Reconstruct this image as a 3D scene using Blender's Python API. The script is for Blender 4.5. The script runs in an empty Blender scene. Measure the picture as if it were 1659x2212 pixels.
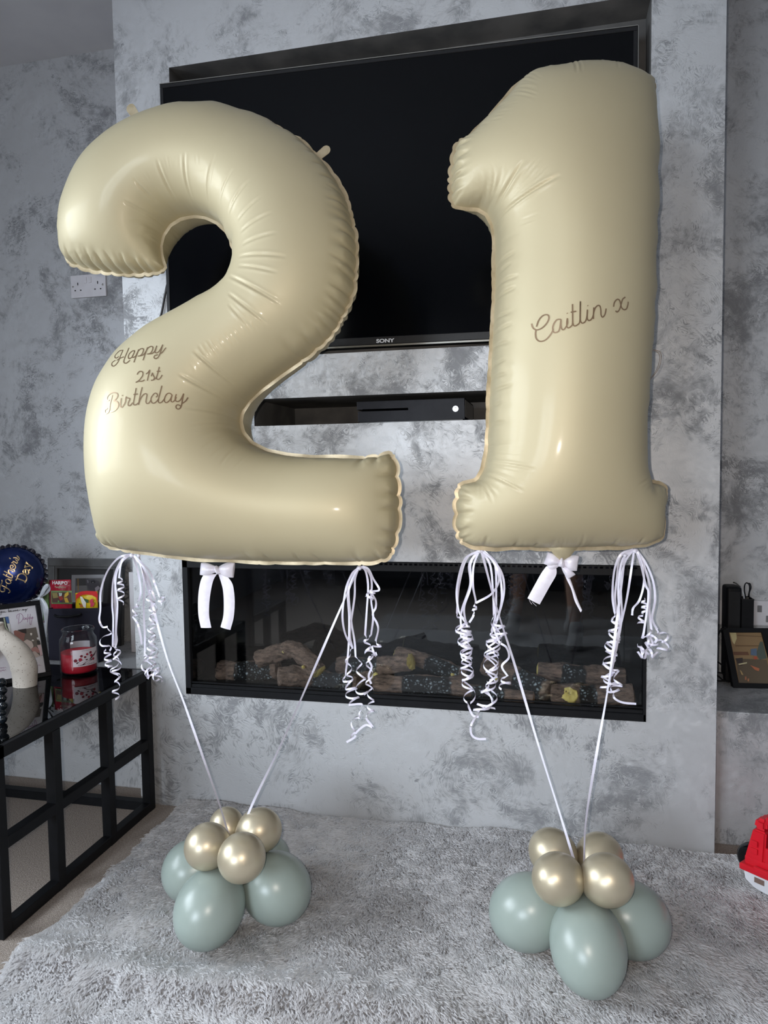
import bpy, bmesh, math, random
import numpy as np
from mathutils import Vector, Matrix
from mathutils.geometry import delaunay_2d_cdt
random.seed(7); RNG = np.random.default_rng(7)
scene = bpy.context.scene
COL = scene.collection
PI = math.pi
# ------------------------------------------------------------------ camera (24 mm phone lens, 1659x2212)
W0, H0, FPX = 1659.0, 2212.0, 1533.0
YAW, PITCH, ROLL = math.radians(-12.846), math.radians(-3.527), math.radians(-.836)
CAM = np.array([1.211, -1.9, 1.0143])
_f = np.array([math.sin(YAW)*math.cos(PITCH), math.cos(YAW)*math.cos(PITCH), math.sin(PITCH)])
_r0 = np.array([math.cos(YAW), -math.sin(YAW), 0.]); _u0 = np.cross(_r0, _f)
_r = _r0*math.cos(ROLL)+_u0*math.sin(ROLL); _u = -_r0*math.sin(ROLL)+_u0*math.cos(ROLL)
cd = bpy.data.cameras.new('camera'); cam = bpy.data.objects.new('camera', cd); COL.objects.link(cam)
M = Matrix.Identity(4)
for i in range(3):
    M[i][0] = _r[i]; M[i][1] = _u[i]; M[i][2] = -_f[i]; M[i][3] = CAM[i]
cam.matrix_world = M
cd.sensor_fit = 'VERTICAL'; cd.sensor_height = 36.0; cd.sensor_width = 27.0
cd.lens = FPX/H0*36.0; cd.clip_start = .02
scene.camera = cam
# ------------------------------------------------------------------ world, lights, exposure
world = bpy.data.worlds.new('sky'); scene.world = world; world.use_nodes = True
wb = world.node_tree.nodes['Background']; wb.inputs[0].default_value = (.62, .74, 1, 1); wb.inputs[1].default_value = 1.2
def area(name, loc, target, sx, sy, power, color, spread=PI):
    l = bpy.data.lights.new(name, 'AREA'); l.shape = 'RECTANGLE'; l.size = sx; l.size_y = sy; l.energy = power; l.color = color; l.spread = spread
    o = bpy.data.objects.new(name, l); COL.objects.link(o); o.location = loc
    o.rotation_euler = (Vector(target)-Vector(loc)).to_track_quat('-Z', 'Y').to_euler(); return o
# daylight coming in through the leaded window in the left wall
area('window_or_fill_light', (-1.30, -1.5, 1.35), (1.2, -1.5, .55), 1.6, 1.05, 35, (.84, .93, 1.0), 2.2)
area('window_or_fill_light', (-.40, -4.44, 1.35), (.9, -1, .3), 1.3, 1.1, 20, (.80, .90, 1.0), 1.7)   # added fill light behind the viewer, lifts the right-hand side
# the phone's own small flash, just left of and above the lens
fl = bpy.data.lights.new('phone_flash', 'SPOT'); fl.energy = 26; fl.color = (1, .90, .80); fl.shadow_soft_size = .005
fl.spot_size = math.radians(125); fl.spot_blend = .9
fo = bpy.data.objects.new('phone_flash', fl); COL.objects.link(fo)
fo.location = CAM-_r*.026+_u*.012-_f*.001; fo.rotation_euler = cam.matrix_world.to_euler()
scene.view_settings.view_transform = 'Standard'; scene.view_settings.look = 'None'
scene.view_settings.exposure = 0.45; scene.view_settings.gamma = 1.0; scene.view_settings.use_curve_mapping = False
scene.cycles.max_bounces = 7; scene.cycles.diffuse_bounces = 3; scene.cycles.glossy_bounces = 4
scene.cycles.transmission_bounces = 7; scene.cycles.transparent_max_bounces = 10
scene.cycles.caustics_reflective = False; scene.cycles.caustics_refractive = False
scene.cycles.sample_clamp_indirect = 4; scene.cycles.use_denoising = True
# ------------------------------------------------------------------ pixel rays -> points in the room
def ray(x, y): return _r*((x-W0/2)/FPX)-_u*((y-H0/2)/FPX)+_f
def PY(x, y, Y=0.): d = ray(x, y); return CAM+d*((Y-CAM[1])/d[1])
def PZ(x, y, Z=0.): d = ray(x, y); return CAM+d*((Z-CAM[2])/d[2])
def PX(x, y, X=0.): d = ray(x, y); return CAM+d*((X-CAM[0])/d[0])
def PT(x, y, t): return CAM+ray(x, y)*t
def proj(p):
    d = np.asarray(p)-CAM; z = d@_f; return (W0/2+FPX*(d@_r)/z, H0/2-FPX*(d@_u)/z)
# ------------------------------------------------------------------ object helpers
def tag(o, label=None, cat=None, group=None, kind=None):
    if label: o['label'] = label
    if cat: o['category'] = cat
    if group: o['group'] = group
    if kind: o['kind'] = kind
    return o
def empty(name, loc=(0, 0, 0), label=None, cat=None, group=None):
    o = bpy.data.objects.new(name, None); COL.objects.link(o); o.location = loc; o.empty_display_size = .05
    tag(o, label, cat, group); return o
def link(name, me, mat=None, parent=None, smooth=False):
    if mat is not None:
        for m_ in (mat if isinstance(mat, (list, tuple)) else [mat]): me.materials.append(m_)
    if smooth: me.polygons.foreach_set('use_smooth', [True]*len(me.polygons))
    o = bpy.data.objects.new(name, me); COL.objects.link(o)
    if parent is not None:
        o.parent = parent
        root = parent                      # geometry is given in world space: bring it into the root's frame
        while root.parent: root = root.parent
        if root.location.length > 0: me.transform(Matrix.Translation(-root.location))
    return o
def mesh(name, verts, faces, mat=None, parent=None, smooth=False, mi=None):
    me = bpy.data.meshes.new(name); me.from_pydata([tuple(map(float, v)) for v in verts], [], faces); me.validate(); me.update()
    if mi is not None: me.polygons.foreach_set('material_index', mi)
    return link(name, me, mat, parent, smooth)
def frombm(name, bm, mat=None, parent=None, smooth=False):
    me = bpy.data.meshes.new(name); bm.to_mesh(me); bm.free(); return link(name, me, mat, parent, smooth)
def bbox(bm, lo, hi, bev=0., seg=2, basis=None, org=None):
    """a box between two corners (optionally in its own axes), edges rounded"""
    b = bmesh.new(); vs = []
    for z in (lo[2], hi[2]):
        for x, y in ((lo[0], lo[1]), (hi[0], lo[1]), (hi[0], hi[1]), (lo[0], hi[1])): vs.append(b.verts.new((x, y, z)))
    for f in ((0, 3, 2, 1), (4, 5, 6, 7), (0, 1, 5, 4), (1, 2, 6, 5), (2, 3, 7, 6), (3, 0, 4, 7)): b.faces.new([vs[i] for i in f])
    if bev > 0: bmesh.ops.bevel(b, geom=b.edges[:], offset=bev, segments=seg, affect='EDGES', profile=.6)
    if basis is not None:
        ex, ey, ez = [np.asarray(v, float) for v in basis]; o = np.asarray(org if org is not None else (0, 0, 0), float)
        for v in b.verts: v.co = Vector(o+ex*v.co.x+ey*v.co.y+ez*v.co.z)
    tmp = bpy.data.meshes.new('t'); b.to_mesh(tmp); b.free(); bm.from_mesh(tmp); bpy.data.meshes.remove(tmp)
def box(name, lo, hi, mat, parent=None, bev=0., seg=2, basis=None, org=None, smooth=False):
    a = np.minimum(lo, hi); c = np.maximum(lo, hi); bm = bmesh.new(); bbox(bm, a, c, bev, seg, basis, org)
    return frombm(name, bm, mat, parent, smooth)
def prism(name, pts, n, mat, parent=None, bev=0., smooth=False):
    """flat outline (3-D points) given thickness along the vector n"""
    bm = bmesh.new(); a = [bm.verts.new(tuple(p)) for p in pts]; b = [bm.verts.new(tuple(np.asarray(p)+n)) for p in pts]
    N = len(pts); bm.faces.new(a[::-1]); bm.faces.new(b)
    for i in range(N): bm.faces.new((a[i], a[(i+1) % N], b[(i+1) % N], b[i]))
    bmesh.ops.recalc_face_normals(bm, faces=bm.faces[:])
    if bev > 0: bmesh.ops.bevel(bm, geom=bm.edges[:], offset=bev, segments=2, affect='EDGES')
    return frombm(name, bm, mat, parent, smooth)
def tube(name, pts, rad, mat, parent=None, n=8, close=False):
    pts = [np.asarray(p, float) for p in pts]; R = rad if hasattr(rad, '__len__') else [rad]*len(pts)
    V = []; F = []; up = np.array([.3, .2, 1.])
    for i, p in enumerate(pts):
        t = (pts[(i+1) % len(pts)]-pts[i-1]) if close else pts[min(i+1, len(pts)-1)]-pts[max(i-1, 0)]
        t = t/(np.linalg.norm(t)+1e-12); a = np.cross(up, t); a /= np.linalg.norm(a)+1e-12; b = np.cross(t, a); up = b
        for k in range(n): an = 2*PI*k/n; V.append(p+R[i]*(math.cos(an)*a+math.sin(an)*b))
    L = len(pts)
    for i in range(L if close else L-1):
        for k in range(n):
            j = (i+1) % L; F.append((i*n+k, i*n+(k+1) % n, j*n+(k+1) % n, j*n+k))
    if not close: F.append(tuple(range(n))[::-1]); F.append(tuple((L-1)*n+k for k in range(n)))
    return mesh(name, V, F, mat, parent, True)
def lathe(name, prof, org, mat, parent=None, n=48, ax=(0, 0, 1), smooth=True, closed=False):
    ax = np.asarray(ax, float); ax /= np.linalg.norm(ax); a = np.cross(ax, (.31, .95, .05)); a /= np.linalg.norm(a); b = np.cross(ax, a)
    V = []; F = []
    for r_, z_ in prof:
        for k in range(n): an = 2*PI*k/n; V.append(np.asarray(org)+ax*z_+r_*(math.cos(an)*a+math.sin(an)*b))
    L = len(prof)
    for i in range(L if closed else L-1):
        j = (i+1) % L
        for k in range(n): F.append((i*n+k, i*n+(k+1) % n, j*n+(k+1) % n, j*n+k))
    return mesh(name, V, F, mat, parent, smooth)
def spline(P, n=6):
    """Catmull-Rom through the points"""
    P = [np.asarray(p, float) for p in P]
    if len(P) < 3: return [P[0]+(P[-1]-P[0])*t for t in np.linspace(0, 1, n+1)]
    Q = [2*P[0]-P[1]]+P+[2*P[-1]-P[-2]]; out = []
    for i in range(1, len(Q)-2):
        for k in range(n):
            t = k/n; a, b, c, d = Q[i-1], Q[i], Q[i+1], Q[i+2]
            out.append(.5*((2*b)+(-a+c)*t+(2*a-5*b+4*c-d)*t*t+(-a+3*b-3*c+d)*t**3))
    out.append(P[-1]); return out
def strip(name, pts, wid, mat, parent=None, extra=None):
    """ribbon: a band of two rails along pts, wid = vector per point (half width)"""
    V = []; F = []
    for p, w in zip(pts, wid): V.append(p-w); V.append(p+w)
    for i in range(len(pts)-1): F.append((2*i, 2*i+1, 2*i+3, 2*i+2))
    return mesh(name, V, F, mat, parent, True)
# ------------------------------------------------------------------ materials
def S(r, g, b):
    f = lambda c: ((c/255+.055)/1.055)**2.4 if c > 10 else c/255/12.92
    return (f(r), f(g), f(b), 1)
def pbr(name, col, rough=.5, metal=0., **kw):
    m = bpy.data.materials.new(name); m.use_nodes = True; b = m.node_tree.nodes['Principled BSDF']
    b.inputs['Base Color'].default_value = col; b.inputs['Roughness'].default_value = rough; b.inputs['Metallic'].default_value = metal
    for k, v in kw.items(): b.inputs[k.replace('_', ' ')].default_value = v
    return m
def N(m, t, **kw):
    n = m.node_tree.nodes.new(t)
    for k, v in kw.items():
        if k.startswith('i_'): n.inputs[int(k[2:]) if k[2:].isdigit() else k[2:].replace('_', ' ')].default_value = v
        else: setattr(n, k, v)
    return n
def L(m, a, b): m.node_tree.links.new(a, b)
def bsdf(m): return m.node_tree.nodes['Principled BSDF']
def noisy(m, c1, c2, scale=20., detail=4., bump=0., bscale=None, rough=None, dist=.002):
    """colour wanders between c1 and c2, with optional relief"""
    tc = N(m, 'ShaderNodeTexCoord'); no = N(m, 'ShaderNodeTexNoise'); no.inputs['Scale'].default_value = scale; no.inputs['Detail'].default_value = detail
    L(m, tc.outputs['Object'], no.inputs['Vector'])
    mx = N(m, 'ShaderNodeMix', data_type='RGBA'); mx.inputs[6].default_value = c1; mx.inputs[7].default_value = c2
    cr = N(m, 'ShaderNodeMapRange', i_1=.35, i_2=.65); L(m, no.outputs[0], cr.inputs[0]); L(m, cr.outputs[0], mx.inputs[0]); L(m, mx.outputs[2], bsdf(m).inputs['Base Color'])
    if bump:
        n2 = N(m, 'ShaderNodeTexNoise'); n2.inputs['Scale'].default_value = bscale or scale*4; n2.inputs['Detail'].default_value = 3; L(m, tc.outputs['Object'], n2.inputs['Vector'])
        b = N(m, 'ShaderNodeBump'); b.inputs['Strength'].default_value = bump; b.inputs['Distance'].default_value = dist
        L(m, n2.outputs[0], b.inputs['Height']); L(m, b.outputs[0], bsdf(m).inputs['Normal'])
    return m
def plaster():
    """pearlescent brushed plaster: silvery strokes over a matt grey ground"""
    m = pbr('silver_plaster', S(150, 152, 155), .5)
    tc = N(m, 'ShaderNodeTexCoord')
    wn = N(m, 'ShaderNodeTexNoise', i_Scale=3.2, i_Detail=4.); L(m, tc.outputs['Object'], wn.inputs['Vector'])
    ws = N(m, 'ShaderNodeVectorMath', operation='MULTIPLY_ADD'); ws.inputs[1].default_value = (.34, .34, .34); L(m, wn.outputs[1], ws.inputs[0]); L(m, tc.outputs['Object'], ws.inputs[2])
    vo = N(m, 'ShaderNodeTexVoronoi', i_Scale=5.5); L(m, ws.outputs[0], vo.inputs['Vector'])
    an = N(m, 'ShaderNodeMath', operation='MULTIPLY', i_1=6.283); sp = N(m, 'ShaderNodeSeparateColor'); L(m, vo.outputs['Color'], sp.inputs[0]); L(m, sp.outputs[0], an.inputs[0])
    sw = N(m, 'ShaderNodeMath', operation='MULTIPLY_ADD', i_1=5.0); L(m, wn.outputs[0], sw.inputs[0]); L(m, an.outputs[0], sw.inputs[2])
    rot = N(m, 'ShaderNodeVectorRotate', rotation_type='Y_AXIS'); L(m, tc.outputs['Object'], rot.inputs['Vector']); L(m, sw.outputs[0], rot.inputs['Angle'])
    mp = N(m, 'ShaderNodeMapping'); mp.inputs['Scale'].default_value = (22, 60, 160); L(m, rot.outputs[0], mp.inputs[0])
    st = N(m, 'ShaderNodeTexNoise', i_Scale=1., i_Detail=4., i_Roughness=.6); L(m, mp.outputs[0], st.inputs['Vector'])
    pn = N(m, 'ShaderNodeTexNoise', i_Scale=5.4, i_Detail=8., i_Roughness=.7, i_Distortion=.5); L(m, tc.outputs['Object'], pn.inputs['Vector'])
    fn = N(m, 'ShaderNodeTexNoise', i_Scale=38., i_Detail=5., i_Roughness=.7); L(m, ws.outputs[0], fn.inputs['Vector'])
    a1 = N(m, 'ShaderNodeMath', operation='MULTIPLY_ADD', i_1=.62); L(m, st.outputs[0], a1.inputs[0]); L(m, pn.outputs[0], a1.inputs[2])
    a2 = N(m, 'ShaderNodeMath', operation='MULTIPLY_ADD', i_1=.30); L(m, fn.outputs[0], a2.inputs[0]); L(m, a1.outputs[0], a2.inputs[2])
    mr = N(m, 'ShaderNodeMapRange', interpolation_type='SMOOTHSTEP', i_1=.80, i_2=.98); L(m, a2.outputs[0], mr.inputs[0])
    mx = N(m, 'ShaderNodeMix', data_type='RGBA'); mx.inputs[6].default_value = S(142, 143, 146); mx.inputs[7].default_value = S(204, 205, 207)
    L(m, mr.outputs[0], mx.inputs[0]); L(m, mx.outputs[2], bsdf(m).inputs['Base Color'])
    me_ = N(m, 'ShaderNodeMapRange', i_3=.12, i_4=.36); L(m, mr.outputs[0], me_.inputs[0]); L(m, me_.outputs[0], bsdf(m).inputs['Metallic'])
    ro = N(m, 'ShaderNodeMapRange', i_3=.62, i_4=.50); L(m, mr.outputs[0], ro.inputs[0]); L(m, ro.outputs[0], bsdf(m).inputs['Roughness'])
    b = N(m, 'ShaderNodeBump', i_Strength=.35, i_Distance=.0012); ad = N(m, 'ShaderNodeMath', operation='ADD'); L(m, st.outputs[0], ad.inputs[0]); L(m, mr.outputs[0], ad.inputs[1])
    L(m, ad.outputs[0], b.inputs['Height']); L(m, b.outputs[0], bsdf(m).inputs['Normal'])
    return m
MAT = {}
MAT['plaster'] = plaster()
MAT['ceiling'] = noisy(pbr('ceiling_paint', S(225, 225, 228), .8), S(222, 222, 226), S(230, 230, 233), 6)
MAT['wallpaint'] = noisy(pbr('grey_wall_paint', S(185, 185, 188), .7), S(180, 180, 183), S(190, 190, 193), 5)
MAT['dark'] = noisy(pbr('shade_toned_recess_plaster', S(98, 97, 96), .75), S(82, 82, 82), S(114, 112, 110), 9)  # same plaster, with the shade inside the recesses put into its colour
MAT['carpet'] = noisy(pbr('beige_carpet', S(168, 156, 146), .95), S(150, 138, 128), S(186, 173, 163), 260, 3, .8, 420, dist=.004)
MAT['blk'] = noisy(pbr('black_metal', S(14, 15, 18), .55, Specular_IOR_Level=.25), S(11, 12, 15), S(17, 18, 22), 40)
MAT['blkplastic'] = noisy(pbr('black_plastic', S(20, 20, 22), .38), S(17, 17, 19), S(24, 24, 26), 60)
MAT['blkgloss'] = pbr('black_gloss', S(6, 7, 10), .06)
MAT['screen'] = pbr('tv_screen', S(1, 2, 5), .16, Specular_IOR_Level=.25)
MAT['steel'] = pbr('brushed_steel', S(190, 188, 180), .28, 1.)
MAT['white'] = noisy(pbr('white_plastic', S(225, 222, 226), .35), S(222, 219, 223), S(228, 226, 230), 30)
MAT['glass'] = pbr('clear_glass', (1, 1, 1, 1), .0, 0., Transmission_Weight=1., IOR=1.45)
def thin_glass(name, tint, refl_ior=1.45, rough=0.0):
    m = bpy.data.materials.new(name); m.use_nodes = True; nt = m.node_tree; nt.nodes.clear()
    o = nt.nodes.new('ShaderNodeOutputMaterial'); t = nt.nodes.new('ShaderNodeBsdfTransparent'); g = nt.nodes.new('ShaderNodeBsdfGlossy')
    t.inputs[0].default_value = tint; g.inputs['Roughness'].default_value = rough
    # Schlick reflectance, the same from both sides of the sheet
    f0 = ((refl_ior-1)/(refl_ior+1))**2; lw = nt.nodes.new('ShaderNodeLayerWeight'); lw.inputs[0].default_value = .5; pw = nt.nodes.new('ShaderNodeMath'); pw.operation = 'POWER'; pw.inputs[1].default_value = 5.
    fr = nt.nodes.new('ShaderNodeMath'); fr.operation = 'MULTIPLY_ADD'; fr.inputs[1].default_value = 1-f0; fr.inputs[2].default_value = f0
    nt.links.new(lw.outputs['Facing'], pw.inputs[0]); nt.links.new(pw.outputs[0], fr.inputs[0]); mx = nt.nodes.new('ShaderNodeMixShader')
    nt.links.new(fr.outputs[0], mx.inputs[0]); nt.links.new(t.outputs[0], mx.inputs[1]); nt.links.new(g.outputs[0], mx.inputs[2]); nt.links.new(mx.outputs[0], o.inputs[0])
    return m
MAT['pane'] = thin_glass('fire_front_glass', (.96, .97, .97, 1))
MAT['jar'] = thin_glass('jar_glass', (.93, .95, .95, 1), 1.35)
MAT['satin_white'] = noisy(pbr('white_curling_ribbon', S(232, 230, 246), .28, 0., Specular_IOR_Level=.9), S(226, 223, 242), S(238, 236, 250), 60)
MAT['satin_bow'] = noisy(pbr('white_satin', S(235, 230, 240), .34, 0., Specular_IOR_Level=.8, Sheen_Weight=.4), S(232, 226, 238), S(240, 236, 246), 90, bump=.15, bscale=400)
MAT['wood_leg'] = noisy(pbr('sofa_wood', S(60, 45, 35), .5), S(50, 38, 30), S(70, 52, 40), 30)
# ------------------------------------------------------------------ the setting
def slab_with_holes(name, x0, x1, z0, z1, holes, depth_back, mat, hmat, yf=0.):
    """plastered box whose front (y=yf) has rectangular recesses of given depth"""
    xs = sorted({x0, x1}|{h[0] for h in holes}|{h[1] for h in holes}); zs = sorted({z0, z1}|{h[2] for h in holes}|{h[3] for h in holes})
    V = []; F = []; MI = []
    def q(a, b, c, d, mi=0): i = len(V); V.extend([a, b, c, d]); F.append((i, i+1, i+2, i+3)); MI.append(mi)
    for i in range(len(xs)-1):
        for j in range(len(zs)-1):
            cx, cz = (xs[i]+xs[i+1])/2, (zs[j]+zs[j+1])/2
            if any(h[0] < cx < h[1] and h[2] < cz < h[3] for h in holes): continue
            q((xs[i], yf, zs[j]), (xs[i+1], yf, zs[j]), (xs[i+1], yf, zs[j+1]), (xs[i], yf, zs[j+1]))
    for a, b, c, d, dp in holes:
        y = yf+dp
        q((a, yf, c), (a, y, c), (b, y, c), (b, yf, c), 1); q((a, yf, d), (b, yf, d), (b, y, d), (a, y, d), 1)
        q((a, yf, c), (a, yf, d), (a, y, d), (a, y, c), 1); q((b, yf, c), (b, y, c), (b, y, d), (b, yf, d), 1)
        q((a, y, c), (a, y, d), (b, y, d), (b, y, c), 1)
    y = depth_back
    q((x0, yf, z0), (x0, yf, z1), (x0, y, z1), (x0, y, z0)); q((x1, yf, z0), (x1, y, z0), (x1, y, z1), (x1, yf, z1))
    q((x0, yf, z1), (x1, yf, z1), (x1, y, z1), (x0, y, z1)); q((x0, yf, z0), (x0, y, z0), (x1, y, z0), (x1, yf, z0)); q((x0, y, z0), (x0, y, z1), (x1, y, z1), (x1, y, z0))
    return tag(mesh(name, V, F, [mat, hmat], mi=MI), kind='structure')
XL, XR, YF, YB, ZC = -1.16, 3.1, -4.3, .45, 2.52
FX0, FX1, FZ0, FZ1 = .163, 1.464, .350, .757
NX0, NX1, NZ0, NZ1 = .403, 1.33, 1.139, 1.215
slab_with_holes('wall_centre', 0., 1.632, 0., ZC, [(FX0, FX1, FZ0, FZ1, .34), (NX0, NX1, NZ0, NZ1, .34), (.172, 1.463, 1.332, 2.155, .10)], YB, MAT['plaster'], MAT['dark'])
tag(box('wall_back', (XL, YB, 0), (XR, YB+.1, ZC), MAT['plaster']), kind='structure')
tag(box('wall_right', (XR, YF, 0), (XR+.1, YB, ZC), MAT['wallpaint']), kind='structure')
VX0, VX1, VZ0, VZ1 = -1.08, .28, .8, 1.92
bm = bmesh.new()
for lo, hi in (((XL, YF-.1, 0), (VX0, YF, ZC)), ((VX1, YF-.1, 0), (XR, YF, ZC)), ((VX0, YF-.1, 0), (VX1, YF, VZ0)), ((VX0, YF-.1, VZ1), (VX1, YF, ZC))): bbox(bm, lo, hi)
tag(frombm('wall_front', bm, MAT['wallpaint']), kind='structure')
w2 = tag(empty('added_fill_window', ((VX0+VX1)/2, YF-.05, (VZ0+VZ1)/2)), kind='structure'); bm = bmesh.new()  # unseen window, added around the fill light behind the viewer
for x in (VX0, (VX0+VX1)/2-.03, VX1-.06): bbox(bm, (x, YF-.08, VZ0), (x+.06, YF-.03, VZ1))
for z in (VZ0, VZ1-.06): bbox(bm, (VX0, YF-.08, z), (VX1, YF-.03, z+.06))
frombm('window_frame', bm, MAT['white'], w2)
tag(box('floor', (XL-.1, YF-.1, -.06), (XR+.1, YB+.1, 0), MAT['carpet']), kind='structure')
tag(box('ceiling', (XL-.1, YF-.1, ZC), (XR+.1, YB+.1, ZC+.08), MAT['ceiling']), kind='structure')
# left wall with the window opening
WY0, WY1, WZ0, WZ1 = -2.3, -.7, .82, 1.9
bm = bmesh.new()
for lo, hi in (((XL-.12, YF, 0), (XL, WY0, ZC)), ((XL-.12, WY1, 0), (XL, YB, ZC)), ((XL-.12, WY0, 0), (XL, WY1, WZ0)), ((XL-.12, WY0, WZ1), (XL, WY1, ZC))): bbox(bm, lo, hi)
tag(frombm('wall_left', bm, MAT['wallpaint']), kind='structure')
win = empty('window_1', (XL-.06, (WY0+WY1)/2, (WZ0+WZ1)/2)); tag(win, kind='structure')
bm = bmesh.new()
for y in (WY0, (WY0+WY1)/2-.03, WY1-.06): bbox(bm, (XL-.09, y, WZ0), (XL-.03, y+.06, WZ1))
for z in (WZ0, WZ1-.06): bbox(bm, (XL-.09, WY0, z), (XL-.03, WY1, z+.06))
frombm('window_frame', bm, MAT['white'], win)
bm = bmesh.new()       # lead strips of the diamond lattice
for s in (-1, 1):
    for k in range(-8, 26):
        y0 = WY0+k*.12
        a = np.array([XL-.055, y0, WZ0 if s > 0 else WZ1]); tt = []
        for t in np.linspace(0, 1.42, 2): tt.append(a+np.array([0, t*.62, s*t]))
        p, q_ = tt
        # clip to the opening
        def clip(p, q_):
            lo, hi = 0., 1.; d = q_-p
            for c, a_, b_ in ((1, WY0, WY1), (2, WZ0, WZ1)):
                if abs(d[c]) < 1e-9: continue
                t0, t1 = sorted(((a_-p[c])/d[c], (b_-p[c])/d[c])); lo = max(lo, t0); hi = min(hi, t1)
            return (p+d*lo, p+d*hi) if hi > lo else None
        r = clip(p, q_)
        if r:
            d = r[1]-r[0]; ln = np.linalg.norm(d)
            if ln > .03: d /= ln; bbox(bm, (0, -.005, -.004), (ln, .005, .004), basis=(d, np.cross((1, 0, 0), d), (1, 0, 0)), org=r[0])
frombm('lattice', bm, MAT['blk'], win)
# plastered ledges in both alcoves
tag(box('trim_1', (XL, .085, 0), (-.001, YB, .382), MAT['plaster'], bev=.004), kind='structure')
tag(box('trim_2', (1.633, .085, 0), (XR, YB, .362), MAT['plaster'], bev=.004), kind='structure')
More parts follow.
